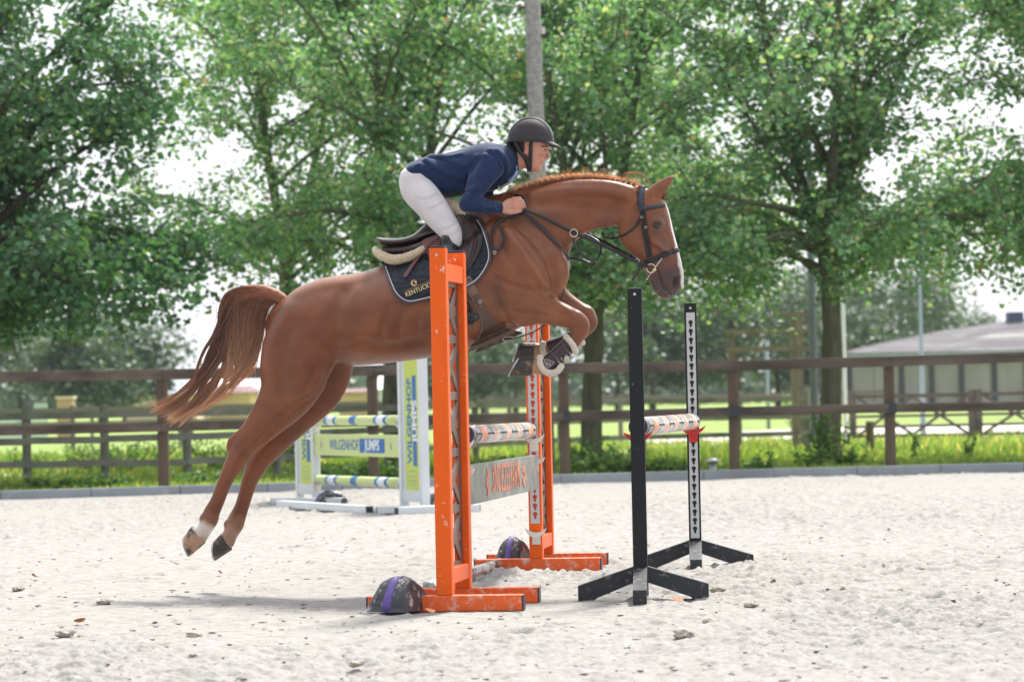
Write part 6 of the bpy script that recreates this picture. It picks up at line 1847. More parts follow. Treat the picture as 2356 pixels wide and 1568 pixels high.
# eyes and brows
EW = mat("eye_white", (0.62, 0.58, 0.55), .25); IR = mat("iris", (0.03, 0.035, 0.04), .2); HR = mat("dark_hair", (0.045, 0.028, 0.018), .7)
for sg in (-1, 1):
    c = hp(1250.6, 344.6, 11.2 * sg * S); mb = MB(); mb.ico(c, .0108, 2); e = mb.build("eye", EW, person, True)
    mb = MB(); mb.ico(c + np.array([.0075, sg * .004, -.0002]), .0052, 2); mb.build("iris", IR, e, True)
    mb = MB(); mb.tube([hp(1245, 341.8, 19.0 * sg * S), hp(1249, 340.8, 17.5 * sg * S), hp(1254.5, 341.6, 12.5 * sg * S), hp(1257, 342.8, 9 * sg * S)], [.0012, .0022, .0024, .0012], 6); mb.build("upper_lid", SKIN, e, True)
    mb = MB(); mb.tube([hp(1245, 338.5, 22.3 * sg * S), hp(1250, 336.6, 21.6 * sg * S), hp(1257, 337.2, 17.4 * sg * S), hp(1261.5, 338.8, 11.5 * sg * S)], [.0014, .0032, .0036, .0018], 6); mb.build("eyebrow", HR, person, True)

# --- sweater
SW = Field(hp(925, 510, 0) - np.array([0, .42, 0]), hp(1215, 315, 0) + np.array([0, .42, .02]), .0052)
T(SW, [(958, 398, 27, 60), (990, 396, 37, 58), (1030, 398, 46, 60), (1070, 392, 49, 66), (1110, 381, 51, 72), (1142, 374, 43, 74), (1160, 370, 35, 46)], 0, .03, 4)
T(SW, [(1000, 420, 26, 40), (1030, 430, 24, 42), (1075, 424, 24, 46), (1130, 414, 24, 40)], 0, .03)        # cloth hanging at the belly
T(SW, [(1158, 368, 32, 40), (1172, 372, 29, 32)], 0, .012)
T(SW, [(1115, 412, 26, 46), (1150, 404, 27, 40), (1174, 398, 18, 30), (1186, 396, 8, 22)], 0, .02)
def sleeve(sh, el, wr):
    T(SW, [(*sh[:2], 31, 27, sh[2] * .9), (*[sh[i] * .6 + el[i] * .4 for i in (0, 1)], 25, 23, sh[2] * .6 + el[2] * .4), (*[sh[i] * .2 + el[i] * .8 for i in (0, 1)], 20, 19, sh[2] * .2 + el[2] * .8), (*el[:2], 17.5, 17, el[2])], 0, .018)
    T(SW, [(*el[:2], 17.5, 17, el[2]), (*[el[i] * .65 + wr[i] * .35 for i in (0, 1)], 18.5, 17, el[2] * .65 + wr[2] * .35), (*[el[i] * .2 + wr[i] * .8 for i in (0, 1)], 14.5, 13, el[2] * .2 + wr[2] * .8), (*wr[:2], 14, 12.5, wr[2])], 0, .01)
sleeve((1128, 384, -64), (1074, 470, -98), (1149, 478, hl)); sleeve((1138, 384, 62), (1106, 456, 98), (1158, 470, 76))
# folds of the knit
def crease(Fd, pts, r=2.2, k=.012, op='d', dep=0.0):
    N = [(p[0], p[1], r, r, surf(Fd, p[0], p[1], 0, fallback=-.2)[1] / S + dep) for p in pts]; T(Fd, N, 0, k, 3, op)
for a in ([(975, 372), (1000, 392), (1035, 408), (1070, 414)], [(960, 384), (974, 404), (1000, 426), (1030, 436)], [(1010, 364), (1040, 378), (1068, 386)], [(1092, 366), (1080, 395), (1074, 425)], [(1112, 362), (1100, 396), (1090, 430)],
          [(1124, 350), (1140, 362), (1150, 388)], [(1140, 350), (1156, 370), (1160, 398)], [(1082, 450), (1078, 466), (1084, 486)], [(1096, 456), (1092, 472), (1096, 490)], [(1110, 460), (1107, 476), (1112, 491)],
          [(1122, 463), (1120, 478), (1124, 491)], [(1133, 464), (1131, 478), (1135, 490)], [(1010, 442), (1040, 440), (1066, 432)], [(1066, 446), (1080, 440), (1096, 436)], [(985, 362), (1020, 366), (1055, 360)]):
    crease(SW, a, 1.9, .020); crease(SW, [(p[0] + 5, p[1] - 4) for p in a], 3.0, .030, 'u', 1.5)
SW.smooth(1)
V, Q = SW.mesh()
# open the neck and the cuffs: drop faces inside the body
KNIT = mat("navy_knit", (0.013, 0.028, 0.080), 0.85, var=.18, vscale=30, bump=.12, bscale=300, sheen=.25, spec=.2)
link("sweater", mesh_np("sweater", V, Q), KNIT, person)
def ring_at(px, py, lat, rn, rb, dirp, r, m, name):
    c = hp(px, py, lat * S); c2 = hp(dirp[0], dirp[1], lat * S); t = c2 - c; t /= np.linalg.norm(t); n = np.cross([0, 1, 0], t); b = np.cross(t, n)
    mb = MB(); pts = [c + n * math.cos(a) * rn * S + b * math.sin(a) * rb * S for a in np.linspace(0, 2 * math.pi, 33)]
    mb.tube(pts, r * S, 8, cap=False); return mb.build(name, m, person, True)
CUFF = mat("navy_rib", (0.013, 0.026, 0.075), .8, bump=.5, bscale=300, sheen=.4)
for (a, b, l) in (((1141, 477.6), (1151, 478), hl), ((1151, 469.5), (1160, 470), 76)):
    c0, c1 = hp(*a, l * S), hp(*b, l * S); t = c1 - c0; t /= np.linalg.norm(t); n = np.cross([0, 1, 0], t); bb = np.cross(t, n); mb = MB(); rings = []
    n_ = 24
    pts = []
    for s, rr in ((-.012, 1.0), (0, 1.03), (.012, 1.02), (.0245, .98), (.026, .90), (.020, .82)):
        rings.append([mb.bm.verts.new(c0 + t * s + n * math.cos(q) * 14.6 * S * rr + bb * math.sin(q) * 13.1 * S * rr) for q in np.arange(n_) * 2 * math.pi / n_])
    for r0, r1 in zip(rings[:-1], rings[1:]):
        for q in range(n_): mb.bm.faces.new((r0[q], r0[(q + 1) % n_], r1[(q + 1) % n_], r1[q]))
    mb.build("cuff", CUFF, person, True)
# hem band
# --- shirt collar (pale blue) with the sweater's raised collar and zip
SHIRT = mat("blue_shirt", (0.30, 0.42, 0.62), .8, var=.15, vscale=80)
CO = Field(hp(1150, 425, 0) - np.array([0, .12, 0]), hp(1205, 325, 0) + np.array([0, .12, .01]), .0035)
T(CO, [(1170, 373, 30, 31), (1181, 377, 28, 27)], 0, .01); T(CO, [(1168, 373, 25, 26), (1196, 380, 24.5, 23)], 0, .004, 3, 'd')
CO.smooth(1); V, Q = CO.mesh(); link("sweater_collar", mesh_np("sweater_collar", V, Q), CUFF, person)
CO = Field(hp(1150, 425, 0) - np.array([0, .12, 0]), hp(1215, 325, 0) + np.array([0, .12, .01]), .0032)
T(CO, [(1178, 377, 25.0, 24), (1186, 379, 24.8, 22.5)], 0, .006); T(CO, [(1170, 375, 22.0, 21), (1200, 380, 21.8, 19.4)], 0, .003, 3, 'd')
CO.smooth(1)
V, Q = CO.mesh(); link("shirt_collar", mesh_np("shirt_collar", V, Q), SHIRT, person)
mb = MB(); mb.tube([hp(1189, 392, -20 * S), hp(1187, 400, -24 * S), hp(1181, 408, -25 * S), hp(1170, 416, -24 * S)], 4.6 * S, 8, flat=.4); mb.build("shirt_placket", SHIRT, person, True)
mb = MB(); mb.tube([hp(1184, 412, -27 * S), hp(1166, 423, -30 * S), hp(1148, 432, -36 * S)], .0022, 6); mb.tube([hp(1147.5, 427, -31 * S), hp(1146, 439, -33 * S)], .0038, 6); mb.build("zip", SCREW, person, True)

# --- breeches
BR = Field(hp(905, 590, 0) - np.array([0, .42, 0]), hp(1080, 365, 0) + np.array([0, .42, .02]), .0055)
T(BR, [(956, 414, 36, 60), (976, 408, 33, 56)], 0, .02)
for sg in (-1, 1):
    k1 = abs(kl)
    T(BR, [(950, 418, 30, 30, 30 * sg), (960, 436, 38, 34, 36 * sg), (986, 466, 36.5, 33, (34 + (k1 - 34) * .5) * sg), (1012, 500, 32, 28, (34 + (k1 - 34) * .8) * sg), (1036, 532, 26, 23, (34 + (k1 - 34) * .97) * sg), (1043, 553, 20, 20, k1 * sg)], 0, .03, 4)
    def lt_(px, py): return (34 + (k1 - 34) * np.clip((py - 420) / 125, 0, 1)) * sg
for a in ([(1012, 440), (998, 452), (984, 458), (968, 456)], [(1024, 462), (1008, 474), (988, 480)], [(1050, 512), (1034, 524), (1016, 526)], [(1056, 530), (1042, 540), (1026, 540)], [(975, 398), (990, 420), (1010, 446), (1030, 478), (1046, 510)]):
    crease(BR, a, 1.7, .012); crease(BR, [(p[0] - 3, p[1] - 4) for p in a], 2.0, .014, 'u', 1.0)
BR.smooth(1); V, Q = BR.mesh()
link("breeches", mesh_np("breeches", V, Q), mat("white_breeches", (0.62, 0.59, 0.61), 0.75, var=.07, vscale=12, bump=.25, bscale=160, dirt=(.45, .41, .40), dirt_scale=9, dirt_lo=.62, dirt_hi=.8, sheen=.2), person)

# --- boots
LEATH = mat("black_leather", (0.014, 0.016, 0.020), 0.24, var=.3, vscale=20, bump=.5, bscale=45)
for sg in (-1, 1):
    k1, m1, f1 = (abs(kl), abs(ml), abs(fl)); BT = Field(hp(1000, 775, k1 * sg * S) - np.array([0, .16, 0]), hp(1115, 520, k1 * sg * S) + np.array([0, .16, .02]), .005)
    T(BT, [(1029, 551, 16, 21, (k1 + 3) * sg), (1034, 572, 22, 23, (k1 + 3) * sg), (1037, 600, 20.5, 21, (k1 + m1) / 2 * sg), (1042, 650, 16.5, 15, m1 * sg), (1050, 695, 12.5, 11.5, f1 * sg), (1053, 714, 13, 12, f1 * sg)], 0, .012)
    T(BT, [(1053, 716, 12, 11.5, f1 * sg), (1070, 724, 11, 12, f1 * sg), (1087, 728, 9.5, 12, f1 * sg), (1096, 729, 7, 9.5, f1 * sg)], 0, .012)
    T(BT, [(1048, 733, 6, 9, f1 * sg), (1070, 737, 5, 11, f1 * sg), (1094, 736, 4, 10, f1 * sg)], 0, .004)
    BT.smooth(1); V, Q = BT.mesh(); bo = link("boot", mesh_np("boot", V, Q), LEATH, person)
    if sg < 0:
        mb = MB(); mb.ico(hp(1027.5, 547, (k1 * sg - 19) * S), .0075, 2); mb.build("stud", SCREW, bo, True)

# --- helmet
HEL = mat("velvet_shell", (0.030, 0.024, 0.028), 0.7, var=.2, vscale=40, sheen=.15, dirt=(.2, .18, .18), dirt_scale=30, dirt_lo=.72, dirt_hi=.8)
HGL = mat("gloss_strip", (0.05, 0.06, 0.075), 0.3); HBL = mat("black_harness", (0.009, 0.010, 0.013), .55, bump=.2, bscale=60)
hc = hp(1221, 326); a_, b__, c_ = 53.5 * S, 42 * S, 55.5 * S
def dome(u, v, g=0.0):
    """u: -1..1 across (far to near), v: angle from the back rim over the top to the front rim"""
    return None
n1, n2 = 56, 22; V = []
for i in range(n1):
    az = 2 * math.pi * i / n1; rim = -.03 + .055 * (math.cos(az) < -.2) * 0
    zr = -(1.5 + 4.5 * math.cos(az) * (1 if math.cos(az) > 0 else .2)) * S / c_
    for j in range(n2):
        t = zr + (1 - zr) * math.sin(j / (n2 - 1) * math.pi / 2) ** 1.0
        rr = math.sqrt(max(0, 1 - max(t, 0) ** 2.15)); V.append(hc + np.array([a_ * rr * math.cos(az), b__ * rr * math.sin(az), c_ * t]))
idx = np.arange(n1 * n2).reshape(n1, n2); jn = np.roll(idx, -1, 0); Qd = np.stack([idx[:, :-1], jn[:, :-1], jn[:, 1:], idx[:, 1:]], -1).reshape(-1, 4)
helm = link("helmet", mesh_np("helmet", V, Qd), HEL, person); sd = helm.modifiers.new("t", 'SOLIDIFY'); sd.thickness = .012; sd.offset = -1
# glossy strip over the crown
V = []; ths = np.linspace(-.02, .93 * math.pi, 40)
for th in ths:
    for w_ in np.linspace(-1, 1, 7):
        hw = 15 * S; y_ = w_ * hw; k_ = math.sqrt(max(0, 1 - (y_ / b__) ** 2)); t = math.sin(th); rr = math.sqrt(max(0, 1 - max(t, 0) ** 2.15)); sx = -math.copysign(1, math.cos(th))
        V.append(hc + np.array([(a_ + .0016) * rr * sx * k_, y_, (c_ + .0018) * t * (k_ ** .5) if t > 0 else (c_) * t]))
idx = np.arange(40 * 7).reshape(40, 7); Qd = np.stack([idx[:-1, :-1], idx[:-1, 1:], idx[1:, 1:], idx[1:, :-1]], -1).reshape(-1, 4)
st = link("crown_strip", mesh_np("crown_strip", V, Qd), HGL, helm)
mb = MB(); pts = []
for az in np.linspace(0, 2 * math.pi, 49): 
    zr = -(1.5 + 4.5 * math.cos(az) * (1 if math.cos(az) > 0 else .2)) * S; pts.append(hc + np.array([a_ * math.cos(az) * 1.004, b__ * math.sin(az) * 1.004, zr]))
mb.tube(pts, .0042, 8, cap=False); mb.build("rim", HBL, helm, True)
# peak
V = []; na, nr = 25, 6
for az in np.linspace(-1.12, 1.12, na):
    for q in np.linspace(0, 1, nr):
        ext = q * 16.5 * S * math.cos(az / 1.12 * math.pi / 2) ** .6; V.append(hc + np.array([(a_ + .001) * math.cos(az) + ext, (b__ + .001) * math.sin(az) * (1 - .12 * q), -(6.0 * math.cos(az)) * S - ext * .62 - q * .003 + .003]))
idx = np.arange(na * nr).reshape(na, nr); Qd = np.stack([idx[:-1, :-1], idx[1:, :-1], idx[1:, 1:], idx[:-1, 1:]], -1).reshape(-1, 4)
pk = link("peak", mesh_np("peak", V, Qd), HEL, helm); sd = pk.modifiers.new("t", 'SOLIDIFY'); sd.thickness = .004; sd.offset = -1
def ribbon(mb, pts, nrm, w_, th):
    """flat strap through pts; nrm: outward direction per point; w_: full width (number or list)"""
    pts = [np.array(p, float) for p in pts]; rows = []; n = len(pts)
    for i, p in enumerate(pts):
        t = pts[min(i + 1, n - 1)] - pts[max(i - 1, 0)]; t /= np.linalg.norm(t) + 1e-9; nn = np.array(nrm[i] if np.ndim(nrm) > 1 else nrm, float); nn = nn - t * nn.dot(t); nn /= np.linalg.norm(nn) + 1e-9; x_ = np.cross(t, nn)
        ww = (w_[i] if np.ndim(w_) else w_) / 2
        rows.append([mb.bm.verts.new(p + x_ * a * ww + nn * b * th) for a, b in ((-1, 0), (-.8, 1), (.8, 1), (1, 0))])
    for r0, r1 in zip(rows[:-1], rows[1:]):
        for k in range(4): mb.bm.faces.new((r0[k], r0[(k + 1) % 4], r1[(k + 1) % 4], r1[k]))
    mb.bm.faces.new(rows[0][::-1]); mb.bm.faces.new(rows[-1])
for sg in (-1, 1):
    mb = MB(); Lt = lambda l: l * sg * S
    ribbon(mb, catmull([hp(1222, 325, Lt(38)), hp(1221, 345, Lt(33)), hp(1220, 368, Lt(27)), hp(1219, 387, Lt(19))], 4), (0, sg, 0), 8.5 * S, .0035)
    ribbon(mb, catmull([hp(1185, 328, Lt(34)), hp(1197, 350, Lt(33)), hp(1209, 366, Lt(29)), hp(1216, 386, Lt(20))], 4), (0, sg, 0), 9 * S, .0035)
    ribbon(mb, catmull([hp(1212, 362, Lt(30)), hp(1214, 375, Lt(26)), hp(1217, 388, Lt(19)), hp(1218, 393, Lt(8)), hp(1218, 394, Lt(0))], 4), (0, sg, -.3), 11 * S, .004)
    mb.build("harness", HBL, helm, True)
NB = Field(hp(1160, 362, 0) - np.array([0, .1, 0]), hp(1200, 318, 0) + np.array([0, .1, .01]), .0042)
T(NB, [(1171, 329, 6, 30), (1176, 340, 7, 28), (1184, 350, 6, 24)], 0, .01); NB.smooth(1); V, Q = NB.mesh(); link("nape_guard", mesh_np("nape_guard", V, Q), HBL, helm)
# ================================================================= TACK
def frame_copy(name, label, cat, group=None):
    o = empty(name); o.matrix_world = horse.matrix_world.copy(); tag(o, label, cat, group); return o
BROWN = mat("brown_leather", (0.032, 0.017, 0.017), 0.30, var=.25, vscale=9, bump=.25, bscale=70)
BROWN2 = mat("reddish_leather", (0.115, 0.040, 0.034), 0.36, var=.25, vscale=9, bump=.25, bscale=70)
GIRTHL = mat("worn_girth_leather", (0.095, 0.058, 0.045), 0.48, var=.35, vscale=14, bump=.5, bscale=50, dirt=(.22, .17, .14), dirt_scale=26, dirt_lo=.56, dirt_hi=.74)
BLK = mat("black_strap", (0.009, 0.010, 0.013), 0.40, var=.2, vscale=20, bump=.2, bscale=80)
SLATE = mat("slate_strap", (0.022, 0.030, 0.044), 0.30, var=.2, vscale=20)
STEEL = mat("steel_fitting", (0.62, 0.60, 0.56), 0.22, 1.0)
FLEECE = mat("sheepskin", (0.60, 0.49, 0.34), 0.95, var=.12, vscale=40, bump=1.0, bscale=140, sheen=.4)
FLEECEW = mat("cream_fleece", (0.70, 0.64, 0.54), 0.95, var=.10, vscale=40, bump=1.0, bscale=140, sheen=.4)

def patch(name, outline, off, thick, m, parent, sgn=-1, F=None, step=5.0, disp=None, smoothb=True, lift=None):
    F = F or SF; P = [tuple(map(float, p)) for p in outline]
    # densify the outline
    D = []
    Pc = catmull(np.array(P + P[:3]), 4)[4 * 1: 4 * (len(P) + 1)] if smoothb else np.array(P)
    for a, b in zip(Pc, np.roll(Pc, -1, 0)):
        n = max(1, int(np.linalg.norm(b - a) / step)); D += [tuple(a + (b - a) * i / n) for i in range(n)]
    D = [D[i] for i in range(len(D)) if np.hypot(D[i][0] - D[i - 1][0], D[i][1] - D[i - 1][1]) > .6]
    A = np.array(D); x0, y0 = A.min(0); x1, y1 = A.max(0)
    def inside(x, y):
        xi, yi = A[:, 0], A[:, 1]; xj, yj = np.roll(xi, 1), np.roll(yi, 1)
        c = ((yi > y) != (yj > y)) & (x < (xj - xi) * (y - yi) / (yj - yi + 1e-12) + xi); return c.sum() % 2 == 1
    I = []
    for yy in np.arange(y0 + step * .5, y1, step):
        for k, xx in enumerate(np.arange(x0 + step * .5, x1, step)):
            if inside(xx, yy) and np.min(np.hypot(A[:, 0] - xx, A[:, 1] - yy)) > step * .55: I.append((xx, yy))
    vs = [Vector(p) for p in D + I]; nD = len(D)
    r = delaunay_2d_cdt(vs, [(i, (i + 1) % nD) for i in range(nD)], [list(range(nD))], 1, 1e-4)
    co = []; inn = []
    last = -.25
    for v in r[0]:
        dd = disp(v.x, v.y) if disp else 0.0
        p = surf(F, v.x, v.y, off + dd, sgn, fallback=-.18); co.append(p)
    co = np.array(co); fs = [list(f) for f in r[2]]
    # relax depth so that the sheet hangs smoothly
    nb = [[] for _ in co]
    for f in fs:
        for i in range(len(f)): nb[f[i]].append(f[(i + 1) % len(f)]); nb[f[(i + 1) % len(f)]].append(f[i])
    base = co[:, 1].copy()
    for _ in range(6):
        yn = np.array([co[n_, 1].mean() if n_ else co[i, 1] for i, n_ in enumerate(nb)]); yn = .5 * co[:, 1] + .5 * yn
        if disp is None: co[:, 1] = (np.minimum if sgn < 0 else np.maximum)(yn, base)
    me = bpy.data.meshes.new(name); me.from_pydata([tuple(c) for c in co], [], [f if sgn > 0 else f[::-1] for f in fs]); me.update()
    bm = bmesh.new(); bm.from_mesh(me); bmesh.ops.recalc_face_normals(bm, faces=bm.faces)
    av = sum((f.normal.y for f in bm.faces)) 
    if (av > 0) == (sgn < 0): bmesh.ops.reverse_faces(bm, faces=bm.faces)
    bm.to_mesh(me); bm.free()
    o = link(name, me, m, parent, True); sd = o.modifiers.new("t", 'SOLIDIFY'); sd.thickness = thick; sd.offset = -1
    return o

def spath(pts, off, sgn=-1, F=None, k=6):
    """points of a strap: (px, py) follow the body, (px, py, lat) hang free"""
    F = F or SF; out = []; nr = []
    dens = catmull(np.array([p[:2] for p in pts], float), k) if len(pts) > 2 else np.linspace(pts[0][:2], pts[1][:2], k + 1)
    lats = [(p[2] * S if len(p) > 2 else surf(F, p[0], p[1], off, -1, fallback=-.12)[1]) for p in pts]
    fre = [len(p) > 2 for p in pts]
    n = len(dens)
    for i, (x_, y_) in enumerate(dens):
        u = i / (n - 1) * (len(pts) - 1); i0 = min(int(u), len(pts) - 2); f = u - i0
        if fre[i0] or fre[i0 + 1]:
            l = lats[i0] * (1 - f) + lats[i0 + 1] * f
            if not (fre[i0] and fre[i0 + 1]):
                sp_ = surf(F, x_, y_, off, -1, fallback=0.0)[1]; l = min(l, sp_) if sp_ < 0 else l
            p = hp(x_, y_, l); p = np.array([p[0], abs(p[1]) * sgn if sgn > 0 else p[1], p[2]])
        else: p = surf(F, x_, y_, off, sgn, fallback=-.12)
        out.append(p)
    return np.array(out)
def strap(name, pts, w_, m, parent, off=.004, th=.004, sgn=-1, F=None, k=6, nrm=None):
    P = spath(pts, off, sgn, F, k); mb = MB()
    N = []
    for p in P:
        f = (F or SF); e = .012; g = np.array([f.sample(p + d) - f.sample(p - d) for d in (np.array([e, 0, 0]), np.array([0, e, 0]), np.array([0, 0, e]))])
        nn = g / (np.linalg.norm(g) + 1e-9) if np.linalg.norm(g) > 1e-4 else np.array([0, sgn, 0.0]); nn = nn + np.array([0, sgn * .8, 0]); N.append(nn)
    ribbon(mb, P, np.array(N) if nrm is None else nrm, w_ * S * 1.22, th); return mb.build(name, m, parent, True)
def ring(name, px, py, lat, R1, r1, m, parent, axis=(0, 1, 0)):
    mb = MB(); mb.torus(hp(px, py, lat * S), R1 * S, r1 * S, axis, 28, 8); return mb.build(name, m, parent, True)

# --- quilted saddle pad with its binding and lettering
PADM = mat("navy_quilt", (0.009, 0.013, 0.024), 0.62, sheen=.15, bump=.15, bscale=200, spec=.4)
BIND = mat("brown_binding", (0.075, 0.045, 0.055), .5); CORD = mat("silver_cord", (.55, .56, .60), .4)
pad = frame_copy("saddle_pad", "navy quilted saddle pad with brown binding lying under the brown saddle", "saddle pad")
OUT = [(1100, 500), (1113, 522), (1122, 550), (1128, 575), (1128, 597), (1116, 624), (1094, 650), (1062, 666), (1022, 680), (988, 687), (948, 696), (929, 692), (911, 676), (897, 647), (885, 614), (883, 600), (930, 592), (1000, 560), (1050, 522), (1075, 498)]
rq = np.random.default_rng(4); QC = [(x_ + rq.uniform(-4, 4), y_ + rq.uniform(-4, 4)) for x_ in range(870, 1150, 15) for y_ in range(480, 720, 15)]; QCA = np.array(QC)
def quilt(x_, y_):
    d = np.sort(np.hypot((QCA[:, 0] - x_), (QCA[:, 1] - y_)))[:2]; return .010 * min(1, (d[1] - d[0]) / 6.0) ** .7
for sg in (-1, 1):
    patch("quilt", OUT, .010, .010, PADM, pad, sg, step=2.6 if sg < 0 else 6, disp=quilt if sg < 0 else None)
    edge = [(1102, 502), (1114, 523), (1123, 550), (1129, 575), (1129, 597), (1117, 624), (1095, 650), (1062, 667), (1022, 681), (988, 688), (947, 697), (928, 693), (910, 677), (896, 647), (884, 613)]
    mb = MB(); P = spath(edge, .017, sg, SF, 5); mb.tube(P, 3.2 * S, 8, flat=.6); mb.build("binding", BIND, pad, True)
    e2 = [(x_ + (1000 - x_) * .035, y_ + (590 - y_) * .045) for x_, y_ in edge]
    mb = MB(); P = spath(e2, .0225, sg, SF, 5); mb.tube(P, 1.3 * S, 6); mb.build("cord", CORD, pad, True)
# writing and crescent
GOLD = mat("gold_thread", (0.62, 0.50, 0.28), .5); GOLD2 = mat("orange_gold_thread", (0.62, 0.34, 0.10), .5)
def on_pad(px, py, off=.020): return surf(SF, px, py, off, -1)
o0 = on_pad(933, 678, .02); o1 = on_pad(986, 656, .02); o2 = on_pad(955, 645, .02); xd = o1 - o0; yd = np.array([0, 0, 1.0]) + .35 * np.array([0, (o2 - o0)[1], 0])
mid = (on_pad(965, 666.0, .0225)); MK = frame_M(mid, xd, (yd[0], yd[1], yd[2]))
text_mesh("lettering", "KENTUCKY", GOLD, pad, MK, size=10.2 * S / .72, sx=.90, bold=.0006, space=1.0, extrude=.0006)
mb = MB(); mb.box((-.075, .0215, 0), (.075, .0232, .0008), MK); mb.build("underline", GOLD2, pad)
mb = MB(); r1 = 7.0 * S; pts = [(r1 * math.cos(a) - .012, r1 * math.sin(a) + .045) for a in np.linspace(.9, 5.4, 22)] + [(r1 * .72 * math.cos(a) - .012 + r1 * .22, r1 * .72 * math.sin(a) + .045) for a in np.linspace(5.1, 1.2, 18)]
mb.prism(pts, .0009, MK); mb.build("crescent", GOLD, pad)
mb = MB(); pts = [(-.004, .034), (.004, .036), (.003, .042), (.007, .046), (.004, .053), (-.001, .057), (-.006, .052), (-.009, .046), (-.006, .040)]; mb.prism(pts, .0012, MK); mb.build("horse_head_mark", GOLD2, pad)

# --- saddle
sad = frame_copy("saddle", "dark brown leather jumping saddle with a knee roll, under the rider", "saddle")
SE = Field(hp(850, 625, 0) - np.array([0, .24, 0]), hp(1110, 455, 0) + np.array([0, .24, .02]), .0052)
T(SE, [(872, 551, 5, 44), (884, 556, 9, 56), (905, 559, 11, 62), (935, 557, 11, 58), (960, 548, 12, 46), (985, 530, 15, 34), (1012, 515, 17, 30), (1040, 500, 15, 32), (1062, 490, 9, 34)], 0, .01, 4)
T(SE, [(960, 552, 7, 50), (990, 540, 9, 52), (1020, 532, 10, 54)], 0, .02)
SE.smooth(1); V, Q = SE.mesh(); link("seat", mesh_np("seat", V, Q), BROWN, sad)
PN = Field(hp(850, 640, 0) - np.array([0, .24, 0]), hp(1110, 455, 0) + np.array([0, .24, .02]), .0055)
for sg in (-1, 1): T(PN, [(888, 576, 9, 24, 30 * sg), (905, 577, 11, 26, 34 * sg), (940, 575, 12, 26, 36 * sg), (975, 566, 13, 26, 40 * sg), (1010, 552, 15, 22, 44 * sg), (1045, 530, 16, 18, 42 * sg)], 0, .01)
PN.smooth(1); V, Q = PN.mesh(); link("panel", mesh_np("panel", V, Q), BROWN, sad)
FLAP = [(972, 556), (980, 578), (992, 606), (1004, 632), (1022, 648), (1048, 646), (1072, 628), (1093, 600), (1108, 568), (1110, 545), (1100, 518), (1084, 497), (1066, 490), (1040, 510), (1010, 536)]
for sg in (-1, 1):
    fp_ = patch("flap", FLAP, .030, .007, BROWN, sad, sg, step=4.5 if sg < 0 else 8)
    if sg < 0:
        for off_, sc in ((.035, 0), (.035, 8)):
            mb = MB(); P = spath([(1066 - sc, 494), (1084 - sc, 512), (1095 - sc, 538), (1096 - sc, 566), (1086 - sc, 596), (1070 - sc, 622)], off_, -1, SF, 6); mb.tube(P, [.006] * len(P), 8, flat=.7); mb.build("knee_roll", BROWN2 if sc else BROWN, fp_, True)
    pk_ = [(972, 557), (1000, 546), (1024, 545), (1030, 570), (1022, 590), (1004, 596), (990, 590)]
    patch("skirt", pk_, .038, .006, BROWN2, sad, sg, step=4.5 if sg < 0 else 8)
strap("billet", [(1012, 545), (990, 560), (968, 586), (948, 615), (933, 638)], 8.0, BROWN2, sad, .040, .004)
strap("stirrup_leather", [(1028, 560), (1040, 600), (1056, 650), (1070, 690)], 7.5, BLK, sad, .047, .003)
# sheepskin half pad
FLE = Field(hp(845, 620, 0) - np.array([0, .26, 0]), hp(1100, 440, 0) + np.array([0, .26, .02]), .0052)
for sg in (-1, 1):
    T(FLE, [(868, 578, 10, 10, 20 * sg), (872, 583, 11, 12, 44 * sg), (888, 593, 11.5, 12, 62 * sg), (908, 597, 11.5, 12, 70 * sg), (932, 593, 11, 12, 72 * sg), (955, 584, 10, 12, 72 * sg), (975, 572, 9, 11, 70 * sg)], 0, .01)
    T(FLE, [(1030, 470, 14, 12, 22 * sg), (1050, 480, 16, 14, 34 * sg), (1068, 494, 12, 12, 44 * sg)], 0, .02)
T(FLE, [(868, 577, 10, 10, -22), (866, 576, 10.5, 10, 0), (868, 577, 10, 10, 22)], 0, .01)
T(FLE, [(1026, 466, 12, 10, -22), (1026, 464, 12, 10, 0), (1026, 466, 12, 10, 22)], 0, .01)
FLE.smooth(1); V, Q = FLE.mesh(); V = V + .0022 * np.stack([vnoise(V[:, 0] * 130, V[:, 2] * 130 + V[:, 1] * 70, q) for q in (1, 2, 3)], -1)
half = frame_copy("sheepskin_pad", "cream sheepskin pad rolled out round the back of the saddle", "half pad"); link("fleece", mesh_np("fleece", V, Q), FLEECE, half)
# stirrups
for sg in (-1, 1):
    L_ = abs(fl) * sg; mb = MB(); c = [hp(1072, 692, L_ * S), hp(1082, 700, (L_ + 13 * sg) * S), hp(1086, 718, (L_ + 16 * sg) * S), hp(1084, 741, (L_ + 15 * sg) * S)]
    mb.tube(catmull(c, 4), .006, 8); c = [hp(1072, 692, L_ * S), hp(1080, 700, (L_ - 13 * sg) * S), hp(1084, 718, (L_ - 15 * sg) * S), hp(1083, 741, (L_ - 14 * sg) * S)]
    mb.tube(catmull(c, 4), .006, 8)
    a, b = hp(1083, 744, (L_ - 16 * sg) * S), hp(1084, 744, (L_ + 16 * sg) * S); mb.bar(a, b, .034, .014, bev=.004); mb.build("stirrup", BLK, sad, True)

